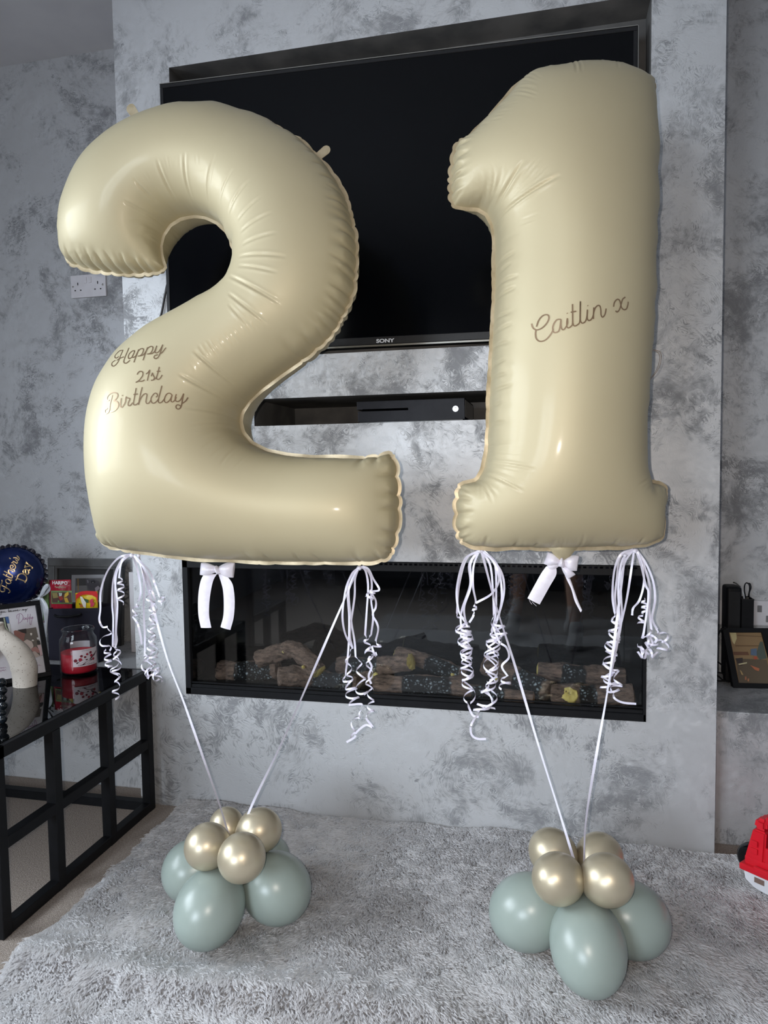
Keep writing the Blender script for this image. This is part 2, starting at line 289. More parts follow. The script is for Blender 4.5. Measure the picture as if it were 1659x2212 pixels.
# seam outlines of the two foil numbers, in tenths of a millimetre in the balloon's own plane
OUT_TWO = '''-1183,1699 -1216,1673 -1244,1643 -1289,1631 -1347,1629 -1408,1624 -1473,1618 -1540,1618 -1608,1618 -1676,1618 -1744,1618 -1813,1620 -1883,1622 -1952,1625 -2022,1627
-2091,1629 -2159,1631 -2226,1634 -2293,1648 -2360,1662 -2430,1676 -2501,1690 -2572,1704 -2643,1718 -2714,1732 -2785,1746 -2857,1760 -2927,1775 -2996,1788 -3064,1802
-3129,1826 -3195,1852 -3263,1880 -3333,1908 -3404,1936 -3473,1959 -3535,1974 -3590,1988 -3618,2035 -3652,2086 -3684,2144 -3704,2208 -3710,2273 -3696,2339 -3679,2405
-3676,2470 -3693,2531 -3723,2585 -3745,2635 -3725,2686 -3689,2737 -3658,2793 -3643,2856 -3639,2917 -3639,2975 -3633,3031 -3618,3086 -3605,3144 -3600,3204 -3598,3260
-3591,3308 -3558,3346 -3509,3380 -3459,3420 -3416,3470 -3384,3525 -3361,3585 -3347,3645 -3337,3700 -3324,3750 -3296,3791 -3258,3829 -3219,3873 -3183,3924 -3153,3979
-3129,4036 -3113,4088 -3100,4133 -3074,4166 -3032,4191 -2986,4221 -2940,4261 -2899,4310 -2868,4361 -2848,4407 -2827,4445 -2788,4462 -2736,4470 -2674,4482 -2609,4502
-2548,4528 -2491,4560 -2439,4598 -2391,4640 -2352,4687 -2324,4733 -2296,4770 -2252,4784 -2197,4788 -2132,4793 -2065,4805 -2001,4823 -1939,4846 -1881,4875 -1831,4908
-1788,4941 -1744,4968 -1692,4977 -1633,4981 -1567,4985 -1501,4996 -1437,5011 -1377,5031 -1323,5051 -1270,5065 -1213,5069 -1152,5072 -1088,5079 -1024,5093 -964,5113
-910,5136 -857,5153 -800,5153 -739,5149 -674,5147 -611,5151 -551,5157 -493,5156 -434,5142 -373,5126 -311,5112 -250,5101 -190,5091 -129,5081 -64,5077 4,5081 73,5094
139,5108 203,5114 262,5098 320,5069 379,5036 441,5003 503,4973 565,4946 625,4920 683,4893 737,4861 794,4829 855,4804 922,4787 990,4774 1056,4758 1117,4735 1174,4701
1230,4666 1289,4633 1350,4604 1412,4575 1470,4543 1524,4501 1573,4454 1621,4405 1672,4360 1728,4322 1789,4294 1852,4272 1910,4246 1962,4213 2004,4168 2047,4122 2092,4076
2138,4028 2183,3980 2229,3933 2274,3885 2320,3838 2366,3791 2412,3744 2457,3697 2501,3653 2544,3609 2580,3561 2613,3510 2648,3457 2683,3404 2718,3351 2753,3299 2787,3247
2817,3193 2846,3139 2875,3083 2904,3028 2933,2972 2962,2919 2990,2867 3010,2813 3026,2757 3042,2699 3058,2640 3074,2581 3091,2522 3107,2464 3123,2405 3139,2348 3151,2289
3163,2231 3176,2171 3188,2112 3200,2054 3212,1997 3221,1941 3223,1884 3225,1827 3227,1768 3229,1709 3231,1650 3233,1591 3235,1534 3233,1477 3229,1420 3224,1362 3219,1304
3214,1246 3210,1187 3205,1129 3199,1071 3194,1013 3189,957 3184,902 3173,849 3155,799 3136,747 3117,694 3095,643 3072,591 3048,539 3025,487 3001,435 2976,384 2950,333
2925,283 2901,233 2873,186 2840,141 2807,95 2774,49 2741,3 2707,-41 2670,-83 2634,-125 2598,-166 2554,-198 2509,-232 2462,-267 2415,-302 2368,-339 2323,-376 2277,-412
2231,-446 2183,-479 2135,-512 2086,-546 2038,-579 1988,-610 1938,-642 1888,-674 1837,-706 1787,-738 1736,-770 1685,-802 1634,-834 1583,-867 1532,-900 1482,-934 1432,-968
1381,-1001 1331,-1035 1279,-1069 1228,-1104 1179,-1143 1132,-1184 1086,-1224 1040,-1264 994,-1304 947,-1345 899,-1387 860,-1436 820,-1486 780,-1537 740,-1589 712,-1650
698,-1718 686,-1787 687,-1854 705,-1920 723,-1987 743,-2055 782,-2112 830,-2164 877,-2214 925,-2265 977,-2311 1040,-2343 1102,-2372 1161,-2401 1219,-2429 1280,-2458
1342,-2485 1409,-2499 1473,-2513 1536,-2527 1598,-2540 1659,-2553 1722,-2567 1785,-2580 1850,-2588 1913,-2595 1976,-2601 2038,-2607 2099,-2614 2161,-2620 2222,-2626
2284,-2632 2346,-2638 2409,-2644 2471,-2645 2534,-2646 2595,-2648 2655,-2649 2716,-2650 2777,-2651 2837,-2652 2897,-2653 2958,-2654 3017,-2655 3077,-2657 3136,-2658
3196,-2660 3255,-2663 3314,-2666 3375,-2669 3436,-2671 3498,-2673 3559,-2667 3620,-2661 3680,-2655 3740,-2649 3800,-2638 3858,-2625 3912,-2613 3958,-2602 3997,-2588
4022,-2611 4049,-2634 4073,-2665 4082,-2711 4094,-2760 4107,-2813 4120,-2867 4130,-2921 4135,-2975 4140,-3031 4145,-3087 4150,-3144 4155,-3201 4161,-3258 4167,-3314
4172,-3371 4178,-3426 4183,-3482 4185,-3537 4187,-3593 4190,-3649 4192,-3705 4194,-3760 4192,-3815 4189,-3870 4186,-3926 4183,-3981 4180,-4035 4174,-4089 4163,-4141
4151,-4195 4139,-4250 4127,-4305 4115,-4359 4103,-4414 4088,-4468 4074,-4520 4061,-4567 4052,-4612 4020,-4641 3983,-4667 3945,-4695 3903,-4718 3854,-4727 3802,-4738
3748,-4750 3692,-4756 3635,-4763 3577,-4770 3520,-4777 3463,-4784 3406,-4788 3349,-4789 3290,-4790 3231,-4792 3172,-4793 3113,-4795 3053,-4796 2993,-4797 2934,-4799
2874,-4800 2814,-4802 2755,-4802 2695,-4803 2635,-4803 2574,-4803 2514,-4803 2453,-4804 2392,-4804 2331,-4804 2270,-4804 2209,-4805 2148,-4805 2087,-4805 2025,-4806
1964,-4806 1902,-4806 1840,-4806 1779,-4807 1717,-4807 1655,-4807 1592,-4807 1530,-4807 1468,-4808 1405,-4808 1343,-4808 1280,-4808 1218,-4808 1155,-4807 1093,-4805
1030,-4803 967,-4801 903,-4799 840,-4797 776,-4795 712,-4793 648,-4791 583,-4789 518,-4789 453,-4789 389,-4790 325,-4789 261,-4787 197,-4785 132,-4783 67,-4781 2,-4779
-62,-4777 -127,-4775 -192,-4771 -256,-4766 -321,-4761 -387,-4756 -453,-4751 -519,-4746 -585,-4741 -651,-4736 -718,-4731 -784,-4726 -850,-4721 -916,-4716 -982,-4711
-1047,-4702 -1113,-4692 -1179,-4683 -1246,-4674 -1315,-4664 -1383,-4655 -1453,-4651 -1522,-4646 -1590,-4642 -1658,-4637 -1725,-4632 -1791,-4627 -1856,-4622 -1919,-4608
-1984,-4592 -2051,-4575 -2121,-4558 -2192,-4547 -2260,-4538 -2323,-4532 -2383,-4529 -2429,-4495 -2475,-4459 -2522,-4420 -2561,-4376 -2585,-4327 -2596,-4276 -2573,-4215
-2548,-4155 -2536,-4093 -2536,-4031 -2541,-3972 -2541,-3912 -2538,-3851 -2536,-3789 -2537,-3726 -2541,-3663 -2547,-3600 -2554,-3538 -2561,-3475 -2569,-3413 -2580,-3351
-2595,-3289 -2612,-3228 -2630,-3169 -2648,-3114 -2659,-3060 -2656,-3005 -2648,-2947 -2643,-2886 -2642,-2823 -2646,-2760 -2654,-2698 -2665,-2637 -2676,-2580 -2681,-2524
-2676,-2468 -2669,-2409 -2665,-2348 -2666,-2284 -2672,-2221 -2682,-2161 -2694,-2106 -2701,-2054 -2690,-2003 -2676,-1949 -2663,-1890 -2658,-1828 -2660,-1768 -2664,-1713
-2664,-1661 -2650,-1610 -2633,-1558 -2617,-1503 -2604,-1446 -2591,-1391 -2576,-1336 -2562,-1278 -2555,-1219 -2554,-1163 -2551,-1111 -2534,-1065 -2509,-1018 -2486,-965
-2472,-908 -2466,-854 -2454,-806 -2419,-770 -2375,-736 -2328,-697 -2285,-654 -2243,-611 -2202,-566 -2163,-519 -2130,-466 -2107,-408 -2096,-349 -2089,-291 -2069,-244
-2033,-208 -1990,-175 -1942,-142 -1889,-113 -1832,-87 -1775,-57 -1720,-25 -1669,10 -1621,44 -1570,75 -1517,105 -1466,140 -1418,181 -1376,227 -1338,273 -1296,313 -1244,340
-1186,362 -1125,382 -1062,403 -1001,425 -939,447 -879,471 -819,495 -760,521 -702,547 -643,573 -584,599 -525,623 -465,646 -405,670 -345,694 -285,722 -227,755 -175,796
-124,836 -72,872 -14,898 54,912 134,921 219,935 293,967 360,1006 430,1041 511,1082 589,1138 628,1224 648,1313 662,1396 673,1473 670,1553 671,1632 680,1711 678,1796
630,1884 549,1960 480,2026 446,2089 438,2157 421,2225 390,2291 351,2354 309,2414 252,2464 196,2512 142,2563 87,2614 21,2649 -45,2683 -111,2717 -178,2750 -248,2771
-321,2787 -393,2802 -466,2817 -538,2816 -609,2812 -680,2808 -753,2804 -823,2791 -887,2762 -949,2733 -1013,2703 -1077,2671 -1120,2619 -1160,2563 -1199,2509 -1238,2454
-1259,2391 -1273,2324 -1286,2258 -1300,2192 -1292,2123 -1284,2055 -1276,1987 -1263,1922 -1243,1857 -1224,1796 -1205,1745'''
OUT_ONE = '''-2110,2392 -2088,2363 -2071,2333 -2034,2327 -1990,2321 -1940,2312 -1888,2303 -1836,2296 -1783,2295 -1725,2293 -1663,2291 -1601,2279 -1544,2246 -1485,2210 -1430,2173
-1401,2114 -1374,2056 -1350,2001 -1325,1946 -1315,1887 -1308,1828 -1301,1772 -1294,1716 -1287,1660 -1282,1603 -1282,1546 -1282,1489 -1282,1434 -1282,1379 -1282,1323
-1282,1268 -1282,1213 -1282,1157 -1283,1102 -1284,1047 -1284,991 -1285,936 -1286,881 -1287,826 -1288,770 -1288,714 -1292,658 -1296,602 -1299,547 -1303,492 -1306,437
-1310,381 -1313,326 -1317,271 -1321,216 -1324,161 -1328,106 -1331,51 -1335,-4 -1338,-60 -1342,-115 -1345,-170 -1349,-225 -1353,-280 -1356,-335 -1360,-390 -1363,-446
-1367,-501 -1370,-556 -1374,-611 -1377,-666 -1381,-721 -1384,-777 -1388,-832 -1391,-887 -1395,-942 -1399,-998 -1402,-1053 -1406,-1108 -1409,-1163 -1413,-1218 -1417,-1274
-1420,-1329 -1424,-1384 -1428,-1439 -1431,-1494 -1435,-1550 -1438,-1605 -1442,-1660 -1446,-1715 -1449,-1770 -1453,-1825 -1456,-1881 -1459,-1936 -1462,-1991 -1465,-2046
-1468,-2102 -1471,-2157 -1474,-2212 -1477,-2267 -1480,-2323 -1483,-2378 -1486,-2434 -1489,-2492 -1492,-2550 -1504,-2607 -1517,-2663 -1529,-2718 -1541,-2772 -1554,-2829
-1568,-2887 -1587,-2944 -1618,-2998 -1652,-3054 -1690,-3111 -1742,-3152 -1809,-3168 -1869,-3181 -1921,-3191 -1970,-3200 -2008,-3221 -2041,-3239 -2068,-3258 -2067,-3299
-2071,-3347 -2076,-3402 -2088,-3458 -2104,-3511 -2119,-3560 -2121,-3610 -2120,-3662 -2119,-3717 -2119,-3773 -2123,-3830 -2127,-3886 -2130,-3940 -2134,-3990 -2135,-4039
-2121,-4086 -2106,-4134 -2091,-4184 -2075,-4234 -2054,-4278 -2036,-4317 -2017,-4352 -1976,-4364 -1932,-4380 -1884,-4399 -1836,-4417 -1787,-4432 -1736,-4436 -1684,-4441
-1629,-4447 -1574,-4452 -1518,-4458 -1463,-4463 -1409,-4468 -1356,-4473 -1302,-4472 -1248,-4472 -1192,-4471 -1137,-4470 -1081,-4470 -1025,-4469 -969,-4468 -912,-4468
-855,-4469 -798,-4472 -742,-4476 -686,-4479 -630,-4482 -574,-4485 -518,-4489 -463,-4492 -408,-4495 -353,-4499 -298,-4500 -243,-4500 -187,-4500 -132,-4500 -76,-4500
-20,-4500 36,-4500 92,-4500 148,-4501 203,-4501 259,-4501 314,-4499 369,-4497 425,-4495 481,-4493 537,-4491 593,-4488 650,-4486 707,-4485 764,-4486 821,-4487 877,-4488
933,-4489 989,-4490 1045,-4491 1101,-4492 1156,-4492 1210,-4493 1264,-4489 1319,-4485 1374,-4480 1430,-4475 1486,-4471 1541,-4466 1594,-4462 1646,-4458 1695,-4443
1744,-4426 1794,-4408 1843,-4391 1889,-4373 1924,-4347 1958,-4325 1976,-4296 1977,-4253 1981,-4204 1986,-4150 1990,-4095 1994,-4039 1995,-3982 1993,-3925 1989,-3867
1987,-3810 1992,-3754 2006,-3700 2026,-3648 2045,-3596 2054,-3544 2055,-3490 2056,-3438 2058,-3392 2063,-3352 2038,-3331 2003,-3312 1965,-3284 1922,-3258 1867,-3240
1788,-3238 1687,-3223 1647,-3142 1636,-3059 1624,-2994 1602,-2935 1587,-2874 1586,-2812 1588,-2753 1591,-2697 1592,-2641 1593,-2586 1593,-2530 1595,-2474 1596,-2417
1599,-2360 1603,-2304 1605,-2247 1607,-2191 1608,-2136 1609,-2080 1610,-2024 1610,-1969 1610,-1912 1613,-1855 1620,-1798 1633,-1742 1646,-1686 1654,-1631 1655,-1576
1650,-1519 1646,-1463 1644,-1408 1648,-1352 1655,-1297 1664,-1242 1672,-1187 1679,-1131 1687,-1076 1696,-1021 1705,-966 1710,-910 1712,-855 1712,-799 1711,-743 1711,-687
1714,-632 1721,-577 1731,-522 1740,-467 1746,-412 1749,-356 1751,-301 1756,-246 1764,-191 1772,-136 1777,-81 1777,-25 1771,31 1763,87 1760,143 1763,198 1773,253 1787,308
1802,362 1816,417 1825,471 1829,525 1827,580 1818,634 1808,688 1801,743 1798,799 1798,854 1799,910 1801,965 1803,1020 1805,1076 1808,1131 1811,1187 1814,1243 1821,1300
1832,1356 1844,1412 1853,1468 1853,1524 1845,1580 1831,1636 1819,1692 1814,1748 1816,1803 1826,1858 1842,1913 1859,1967 1876,2021 1889,2075 1896,2129 1897,2184 1896,2238
1896,2293 1896,2348 1893,2404 1887,2459 1879,2515 1869,2570 1859,2626 1852,2681 1850,2737 1854,2792 1865,2847 1878,2901 1890,2955 1900,3010 1908,3064 1913,3119 1917,3174
1919,3229 1921,3285 1920,3340 1917,3395 1913,3450 1907,3506 1897,3561 1886,3616 1878,3671 1873,3726 1871,3781 1872,3837 1873,3892 1874,3947 1874,4002 1878,4057 1884,4112
1893,4165 1898,4218 1894,4271 1886,4323 1879,4378 1877,4433 1884,4489 1899,4545 1917,4601 1929,4654 1931,4703 1910,4743 1867,4770 1827,4790 1786,4806 1732,4804 1681,4807
1636,4825 1601,4856 1569,4887 1528,4895 1480,4893 1426,4891 1370,4895 1315,4906 1264,4925 1218,4949 1175,4971 1130,4977 1081,4968 1028,4956 972,4949 916,4950 863,4960
815,4979 772,5000 729,5007 684,4998 635,4986 582,4979 525,4979 469,4984 413,4990 358,4992 304,4987 252,4972 200,4952 147,4930 94,4911 40,4896 -15,4884 -70,4878 -126,4880
-179,4893 -228,4911 -274,4919 -314,4903 -358,4883 -408,4867 -462,4860 -516,4856 -565,4842 -610,4817 -656,4788 -701,4756 -744,4722 -785,4686 -825,4653 -862,4618 -893,4576
-925,4534 -959,4490 -993,4444 -1029,4400 -1068,4358 -1108,4317 -1146,4277 -1185,4236 -1224,4197 -1263,4157 -1302,4117 -1340,4078 -1380,4038 -1419,3998 -1459,3959
-1499,3920 -1539,3881 -1579,3843 -1621,3805 -1661,3762 -1699,3713 -1745,3673 -1796,3641 -1849,3622 -1899,3608 -1943,3592 -1969,3558 -1989,3516 -2013,3474 -2037,3431
-2055,3386 -2062,3337 -2069,3286 -2078,3232 -2086,3177 -2095,3123 -2104,3069 -2113,3017 -2121,2965 -2121,2913 -2122,2860 -2123,2806 -2123,2752 -2122,2697 -2121,2643
-2119,2589 -2118,2535 -2114,2483 -2111,2436'''
def dec(t): return np.array([[int(v) for v in w.split(',')] for w in t.split()], float)/10000
def resamp(P, step, closed=True):
    P = np.asarray(P, float); Q = np.vstack([P, P[:1]]) if closed else P
    l = np.hypot(*np.diff(Q, axis=0).T); s = np.r_[0, np.cumsum(l)]; n = max(2, int(s[-1]/step)); t = np.arange(n)*s[-1]/n if closed else np.linspace(0, s[-1], n)
    return np.c_[np.interp(t, s, Q[:, 0]), np.interp(t, s, Q[:, 1])]
def smooth(P, k):
    for _ in range(k): P = (np.roll(P, 1, 0)+2*P+np.roll(P, -1, 0))/4
    return P
def inside(P, xy):
    x, y = xy[:, 0], xy[:, 1]; c = np.zeros(len(x), bool)
    for (x1, y1), (x2, y2) in zip(P, np.roll(P, -1, 0)):
        if y1 != y2: c ^= ((y1 > y) != (y2 > y)) & (x < (x2-x1)*(y-y1)/(y2-y1)+x1)
    return c
def dist(P, xy, closed=True):
    A = P if closed else P[:-1]; B = np.roll(P, -1, 0) if closed else P[1:]; D = B-A; Ls = (D**2).sum(1)+1e-18; best = np.full(len(xy), 1e9)
    for a, d, l in zip(A, D, Ls):
        t = np.clip(((xy-a)@d)/l, 0, 1); e = xy-a-t[:, None]*d; best = np.minimum(best, (e**2).sum(1))
    return np.sqrt(best)
class Foil:
    """an inflated foil shape: a flat outline blown up to the soap-film height over it"""
    def __init__(s, O, yaw, tilt, P, k, cell=.005):
        s.T = np.array([math.cos(yaw), math.sin(yaw), 0]); n0 = np.array([math.sin(yaw), -math.cos(yaw), 0])
        s.U = np.array([0, 0, 1.])*math.cos(tilt)-n0*math.sin(tilt); s.N = n0*math.cos(tilt)+np.array([0, 0, 1.])*math.sin(tilt); s.O = np.array(O, float)
        s.P = P; s.k = k; s.cell = cell
        s.lo = P.min(0)-5*cell; nx, ny = ((P.max(0)+5*cell-s.lo)/cell).astype(int)+1
        X, Y = np.meshgrid(s.lo[0]+cell*np.arange(nx), s.lo[1]+cell*np.arange(ny)); xy = np.c_[X.ravel(), Y.ravel()]
        m = inside(P, xy).reshape(ny, nx); d = dist(P[::2], xy).reshape(ny, nx)
        # solve lap(u) = -1; boundary cells are pulled towards zero by their true distance to the seam
        U = np.zeros((ny, nx)); par = np.add.outer(np.arange(ny), np.arange(nx)) % 2; m[0] = m[-1] = False; m[:, 0] = m[:, -1] = False
        for it in range(420):
            for p in (0, 1):
                kk = m & (par == p); Sm = np.zeros_like(U); Sm[1:-1, 1:-1] = U[:-2, 1:-1]+U[2:, 1:-1]+U[1:-1, :-2]+U[1:-1, 2:]
                U[kk] += 1.96*((Sm[kk]+cell*cell)/4-U[kk])
        good = m & (d > 1.2*cell); v = np.where(good, U/np.maximum(d, 1e-6), 0); w = good.astype(float)
        for _ in range(8):            # extend u/d outwards so it can be sampled right up to the seam
            vs = np.zeros_like(v); ws = np.zeros_like(w)
            for dy in (-1, 0, 1):
                for dx in (-1, 0, 1): vs += np.roll(v*w, (dy, dx), (0, 1)); ws += np.roll(w, (dy, dx), (0, 1))
            new = (w == 0) & (ws > 0); v[new] = vs[new]/ws[new]; w[new] = 1
        s.V = v; s.Ug = U
    def samp(s, G, ab):
        g = (ab-s.lo)/s.cell; i = np.clip(np.floor(g).astype(int), 0, np.array(G.shape[::-1])-2); f = g-i; x, y = i[:, 0], i[:, 1]
        return G[y, x]*(1-f[:, 0])*(1-f[:, 1])+G[y, x+1]*f[:, 0]*(1-f[:, 1])+G[y+1, x]*(1-f[:, 0])*f[:, 1]+G[y+1, x+1]*f[:, 0]*f[:, 1]
    def height(s, ab, d=None):
        if d is None: d = dist(s.P[::2], ab)
        u1 = s.samp(s.Ug, ab); u2 = s.samp(s.V, ab)*d; t = np.clip((d/s.cell-2)/4, 0, 1); u = u1*t+u2*(1-t)
        return s.k*np.sqrt(2*np.maximum(u, 0))
    def w(s, ab, h): return s.O+ab[:, :1]*s.T+ab[:, 1:2]*s.U+np.asarray(h)[:, None]*s.N
    def onsurf(s, px):
        """photo pixels -> place on the front skin"""
        px = np.asarray(px, float); h = np.full(len(px), .05); D = np.array([ray(*p) for p in px])
        for _ in range(12):
            t = ((s.O-CAM)@s.N+h)/(D@s.N); p = CAM+D*t[:, None]-s.O; ab = np.c_[p@s.T, p@s.U]
            ok = inside(s.P, ab); h = .5*h+.5*np.where(ok, s.height(ab), 0)
        return ab
def cross2(a, b): return a[0]*b[1]-a[1]*b[0]
def build_foil(root, F, mat, flmat, creases, scallops, step=.0032, fl=.007):
    P = resamp(F.P, step); n = len(P)
    tg = np.roll(P, -1, 0)-np.roll(P, 1, 0); tg /= np.hypot(*tg.T)[:, None]
    ar = np.sum(P[:, 0]*np.roll(P[:, 1], -1)-np.roll(P[:, 0], -1)*P[:, 1]); out = np.c_[tg[:, 1], -tg[:, 0]]*(1 if ar > 0 else -1)
    off = np.zeros(n); cr = list(creases)
    for (p0, p1, per, amp) in scallops:          # puckered seam: cusps with little tucks running inwards
        ab = F.onsurf([p0, p1]); i0 = int(np.argmin(((P-ab[0])**2).sum(1))); i1 = int(np.argmin(((P-ab[1])**2).sum(1)))
        fwd = (i1-i0) % n; bwd = (i0-i1) % n
        idx = [(i0+k) % n for k in range(fwd+1)] if fwd <= bwd else [(i0-k) % n for k in range(bwd+1)]
        Ln = len(idx)*step; m = max(1, round(Ln/per)); ed = np.cumsum([0]+[random.uniform(.6, 1.4) for _ in range(m)]); ed = ed/ed[-1]*(len(idx)-1)
        for k, j in enumerate(idx):
            c = np.searchsorted(ed, k, side='right')-1; c = min(c, m-1); t = (k-ed[c])/(ed[c+1]-ed[c]); off[j] = amp*(abs(math.sin(PI*t))**.6-.55)
        for e in ed[1:-1]:
            j = idx[int(e)]; ln = random.uniform(.010, .028); a = P[j]-out[j]*.001; b = P[j]-out[j]*ln+tg[j]*random.uniform(-.006, .006)
            cr.append((a, b, .0021, .0026))
    P2 = P+out*off[:, None]
    # interior points
    g = step; xs = np.arange(P[:, 0].min(), P[:, 0].max(), g); ys = np.arange(P[:, 1].min(), P[:, 1].max(), g*.866)
    X, Y = np.meshgrid(xs, ys); X[::2] += g/2; xy = np.c_[X.ravel(), Y.ravel()]
    dd = dist(P2, xy); ok = inside(P2, xy) & (dd > g*.62); xy = xy[ok]
    allp = np.vstack([P2, xy])
    r = delaunay_2d_cdt([Vector(p) for p in allp], [(i, (i+1) % n) for i in range(n)], [], 0, 1e-7)
    V2 = np.array([tuple(v) for v in r[0]]); T = np.array([f for f in r[2] if len(f) == 3]); cen = V2[T].mean(1); T = T[inside(P2, cen)]
    dv = dist(P2, V2); ori = r[3]; isb = np.zeros(len(V2), bool)
    for i, o in enumerate(ori): isb[i] = any(q < n for q in o)
    h = F.height(V2, dv); h[isb] = 0
    # surface direction, to press creases in along it
    eps = .002; hx = F.height(V2+np.array([eps, 0]))-F.height(V2-np.array([eps, 0])); hy = F.height(V2+np.array([0, eps]))-F.height(V2-np.array([0, eps]))
    nr = np.c_[-hx/(2*eps), -hy/(2*eps), np.ones(len(V2))]; nr /= np.linalg.norm(nr, axis=1)[:, None]
    disp = np.zeros(len(V2)); dback = np.zeros(len(V2))
    for (a, b, dep, wd) in cr:
        a = np.asarray(a); b = np.asarray(b); d = b-a; ln = np.hypot(*d); d = d/ln; q = V2-a; t = (q@d)/ln; s_ = q@np.array([-d[1], d[0]])
        m = (t > -.15) & (t < 1.15) & (np.abs(s_) < 5*wd)
        tt = np.clip(t[m], 0, 1); tap = np.sin(PI*np.clip(tt*.96+.02, 0, 1))**.7; tap[(t[m] < 0) | (t[m] > 1)] = 0
        x = s_[m]/wd; v = dep*tap*(-np.exp(-x*x)+.45*np.exp(-((x-1.9)/1.2)**2)+.3*np.exp(-((x+2.1)/1.3)**2)); disp[m] += v
        if dep > .0022: dback[m] += v*.6
    disp *= np.clip(dv/.004, 0, 1)
    nv = len(V2); loc = np.c_[V2, h]+nr*disp[:, None]
    bk = np.c_[V2, -h]+nr*np.array([1, 1, -1])*dback[:, None]*np.clip(dv/.004, 0, 1)[:, None]
    def W(a): return F.O+a[:, :1]*F.T+a[:, 1:2]*F.U+a[:, 2:3]*F.N
    bmap = np.arange(nv)+nv; bmap[isb] = np.arange(nv)[isb]
    wv = np.vstack([W(loc), W(bk)]); Fc = [tuple(t) for t in T.tolist()]+[tuple(int(bmap[i]) for i in t[::-1]) for t in T]
    me = bpy.data.meshes.new('foil_skin'); me.from_pydata(wv.tolist(), [], Fc); me.update()
    bmx = bmesh.new(); bmx.from_mesh(me); bmesh.ops.delete(bmx, geom=[v for v in bmx.verts if not v.link_faces], context='VERTS'); bmx.to_mesh(me); bmx.free()
    link('foil_skin', me, mat, root, True)
    # flat welded seam outside the outline
    Vf = []; Ff = []; per = P2; wv_ = .0009
    for i in range(n):
        j = out[i]; zz = wv_*math.sin(i*.21+1.5*math.sin(i*.047)); ee = fl*(1+.18*math.sin(i*.13)*math.sin(i*.031))
        for e, z in ((-.0015, .0006), (fl*.5, zz*.4), (ee, zz)): a = per[i]+j*e; Vf.append(F.O+a[0]*F.T+a[1]*F.U+z*F.N)
    for i in range(n):
        k = (i+1) % n
        for q in (0, 1): Ff.append((3*i+q, 3*i+q+1, 3*k+q+1, 3*k+q))
    mesh('seam_flange', Vf, Ff, flmat, root, True)
    return P2, out
def lettering(name, F, strokes, wid, mat, root, lift=.0009):
    V = []; Fc = []
    for st in strokes:
        if len(st) == 1:
            x, y = st[0]; st = [(x-.6, y-.6), (x+.6, y+.6)]
        q = spline([np.array(p, float) for p in st], 5); ab = F.onsurf(q); ab = resamp(ab, .0016, False) if len(ab) > 2 else ab
        t = np.gradient(ab, axis=0); t /= np.hypot(*t.T)[:, None]+1e-9; nn = np.c_[-t[:, 1], t[:, 0]]*wid/2; n0 = len(V)
        for s in (-1, 1):
            a = ab+nn*s; V += list(F.w(a, F.height(a)+lift))
        m = len(ab)
        for i in range(m-1): Fc.append((n0+i, n0+i+1, n0+m+i+1, n0+m+i))
    o = mesh(name, V, Fc, mat, root, True); return o
def cl(off, s, pts): return [(off[0]+x/s, off[1]+y/s) for x, y in pts]
# cream satin foil
def foil_mat(name, c1, c2, rough, metal):
    m = pbr(name, c1, rough, metal, Specular_IOR_Level=.4, Coat_Weight=.11, Coat_Roughness=.13)
    noisy(m, c1, c2, 3.0)
    return m
MAT['foil'] = foil_mat('cream_satin_foil', S(188, 176, 144), S(193, 182, 150), .54, .16)
MAT['seam'] = pbr('gold_foil_seam', S(186, 170, 140), .42, .35); noisy(MAT['seam'], S(178, 162, 132), S(196, 181, 151), 60, bump=.2, bscale=70, dist=.001)
MAT['script'] = pbr('rose_gold_script', S(146, 122, 96), .3, .55)
two = empty('number_two_balloon', (.5, -.45, 1.3), 'large cream satin foil balloon shaped as the number 2, left of the other', 'balloon', 'foil number balloons')
one = empty('number_one_balloon', (1.24, -.42, 1.3), 'tall cream satin foil balloon shaped as the number 1, at the right', 'balloon', 'foil number balloons')
F2 = Foil((.5, -.45, 1.3), 0., math.radians(6), dec(OUT_TWO), 1.13)
F1 = Foil((1.24, -.42, 1.3), math.radians(14), math.radians(3), dec(OUT_ONE), 1.0)
def mk(F, lst):
    A = F.onsurf([l[0:2] for l in lst]); B = F.onsurf([l[2:4] for l in lst])
    return [(a, b, l[4]*.00112, l[5]*.00086) for a, b, l in zip(A, B, lst)]
def fan(l0, l1, n, dep, wd, jit=3.):
    """n small creases spread between two lines"""
    o = []
    for i in range(n):
        t = (i+random.uniform(-.25, .25))/(n-1); q = [l0[k]*(1-t)+l1[k]*t for k in range(4)]; s = random.uniform(.75, 1.1)
        mx_, my_ = (q[0]+q[2])/2, (q[1]+q[3])/2; q = [mx_+(q[0]-mx_)*s, my_+(q[1]-my_)*s, mx_+(q[2]-mx_)*s, my_+(q[3]-my_)*s]
        o.append(tuple(v+random.uniform(-jit, jit)*.5 for v in q)+(dep*random.uniform(.6, 1.2), wd))
    return o
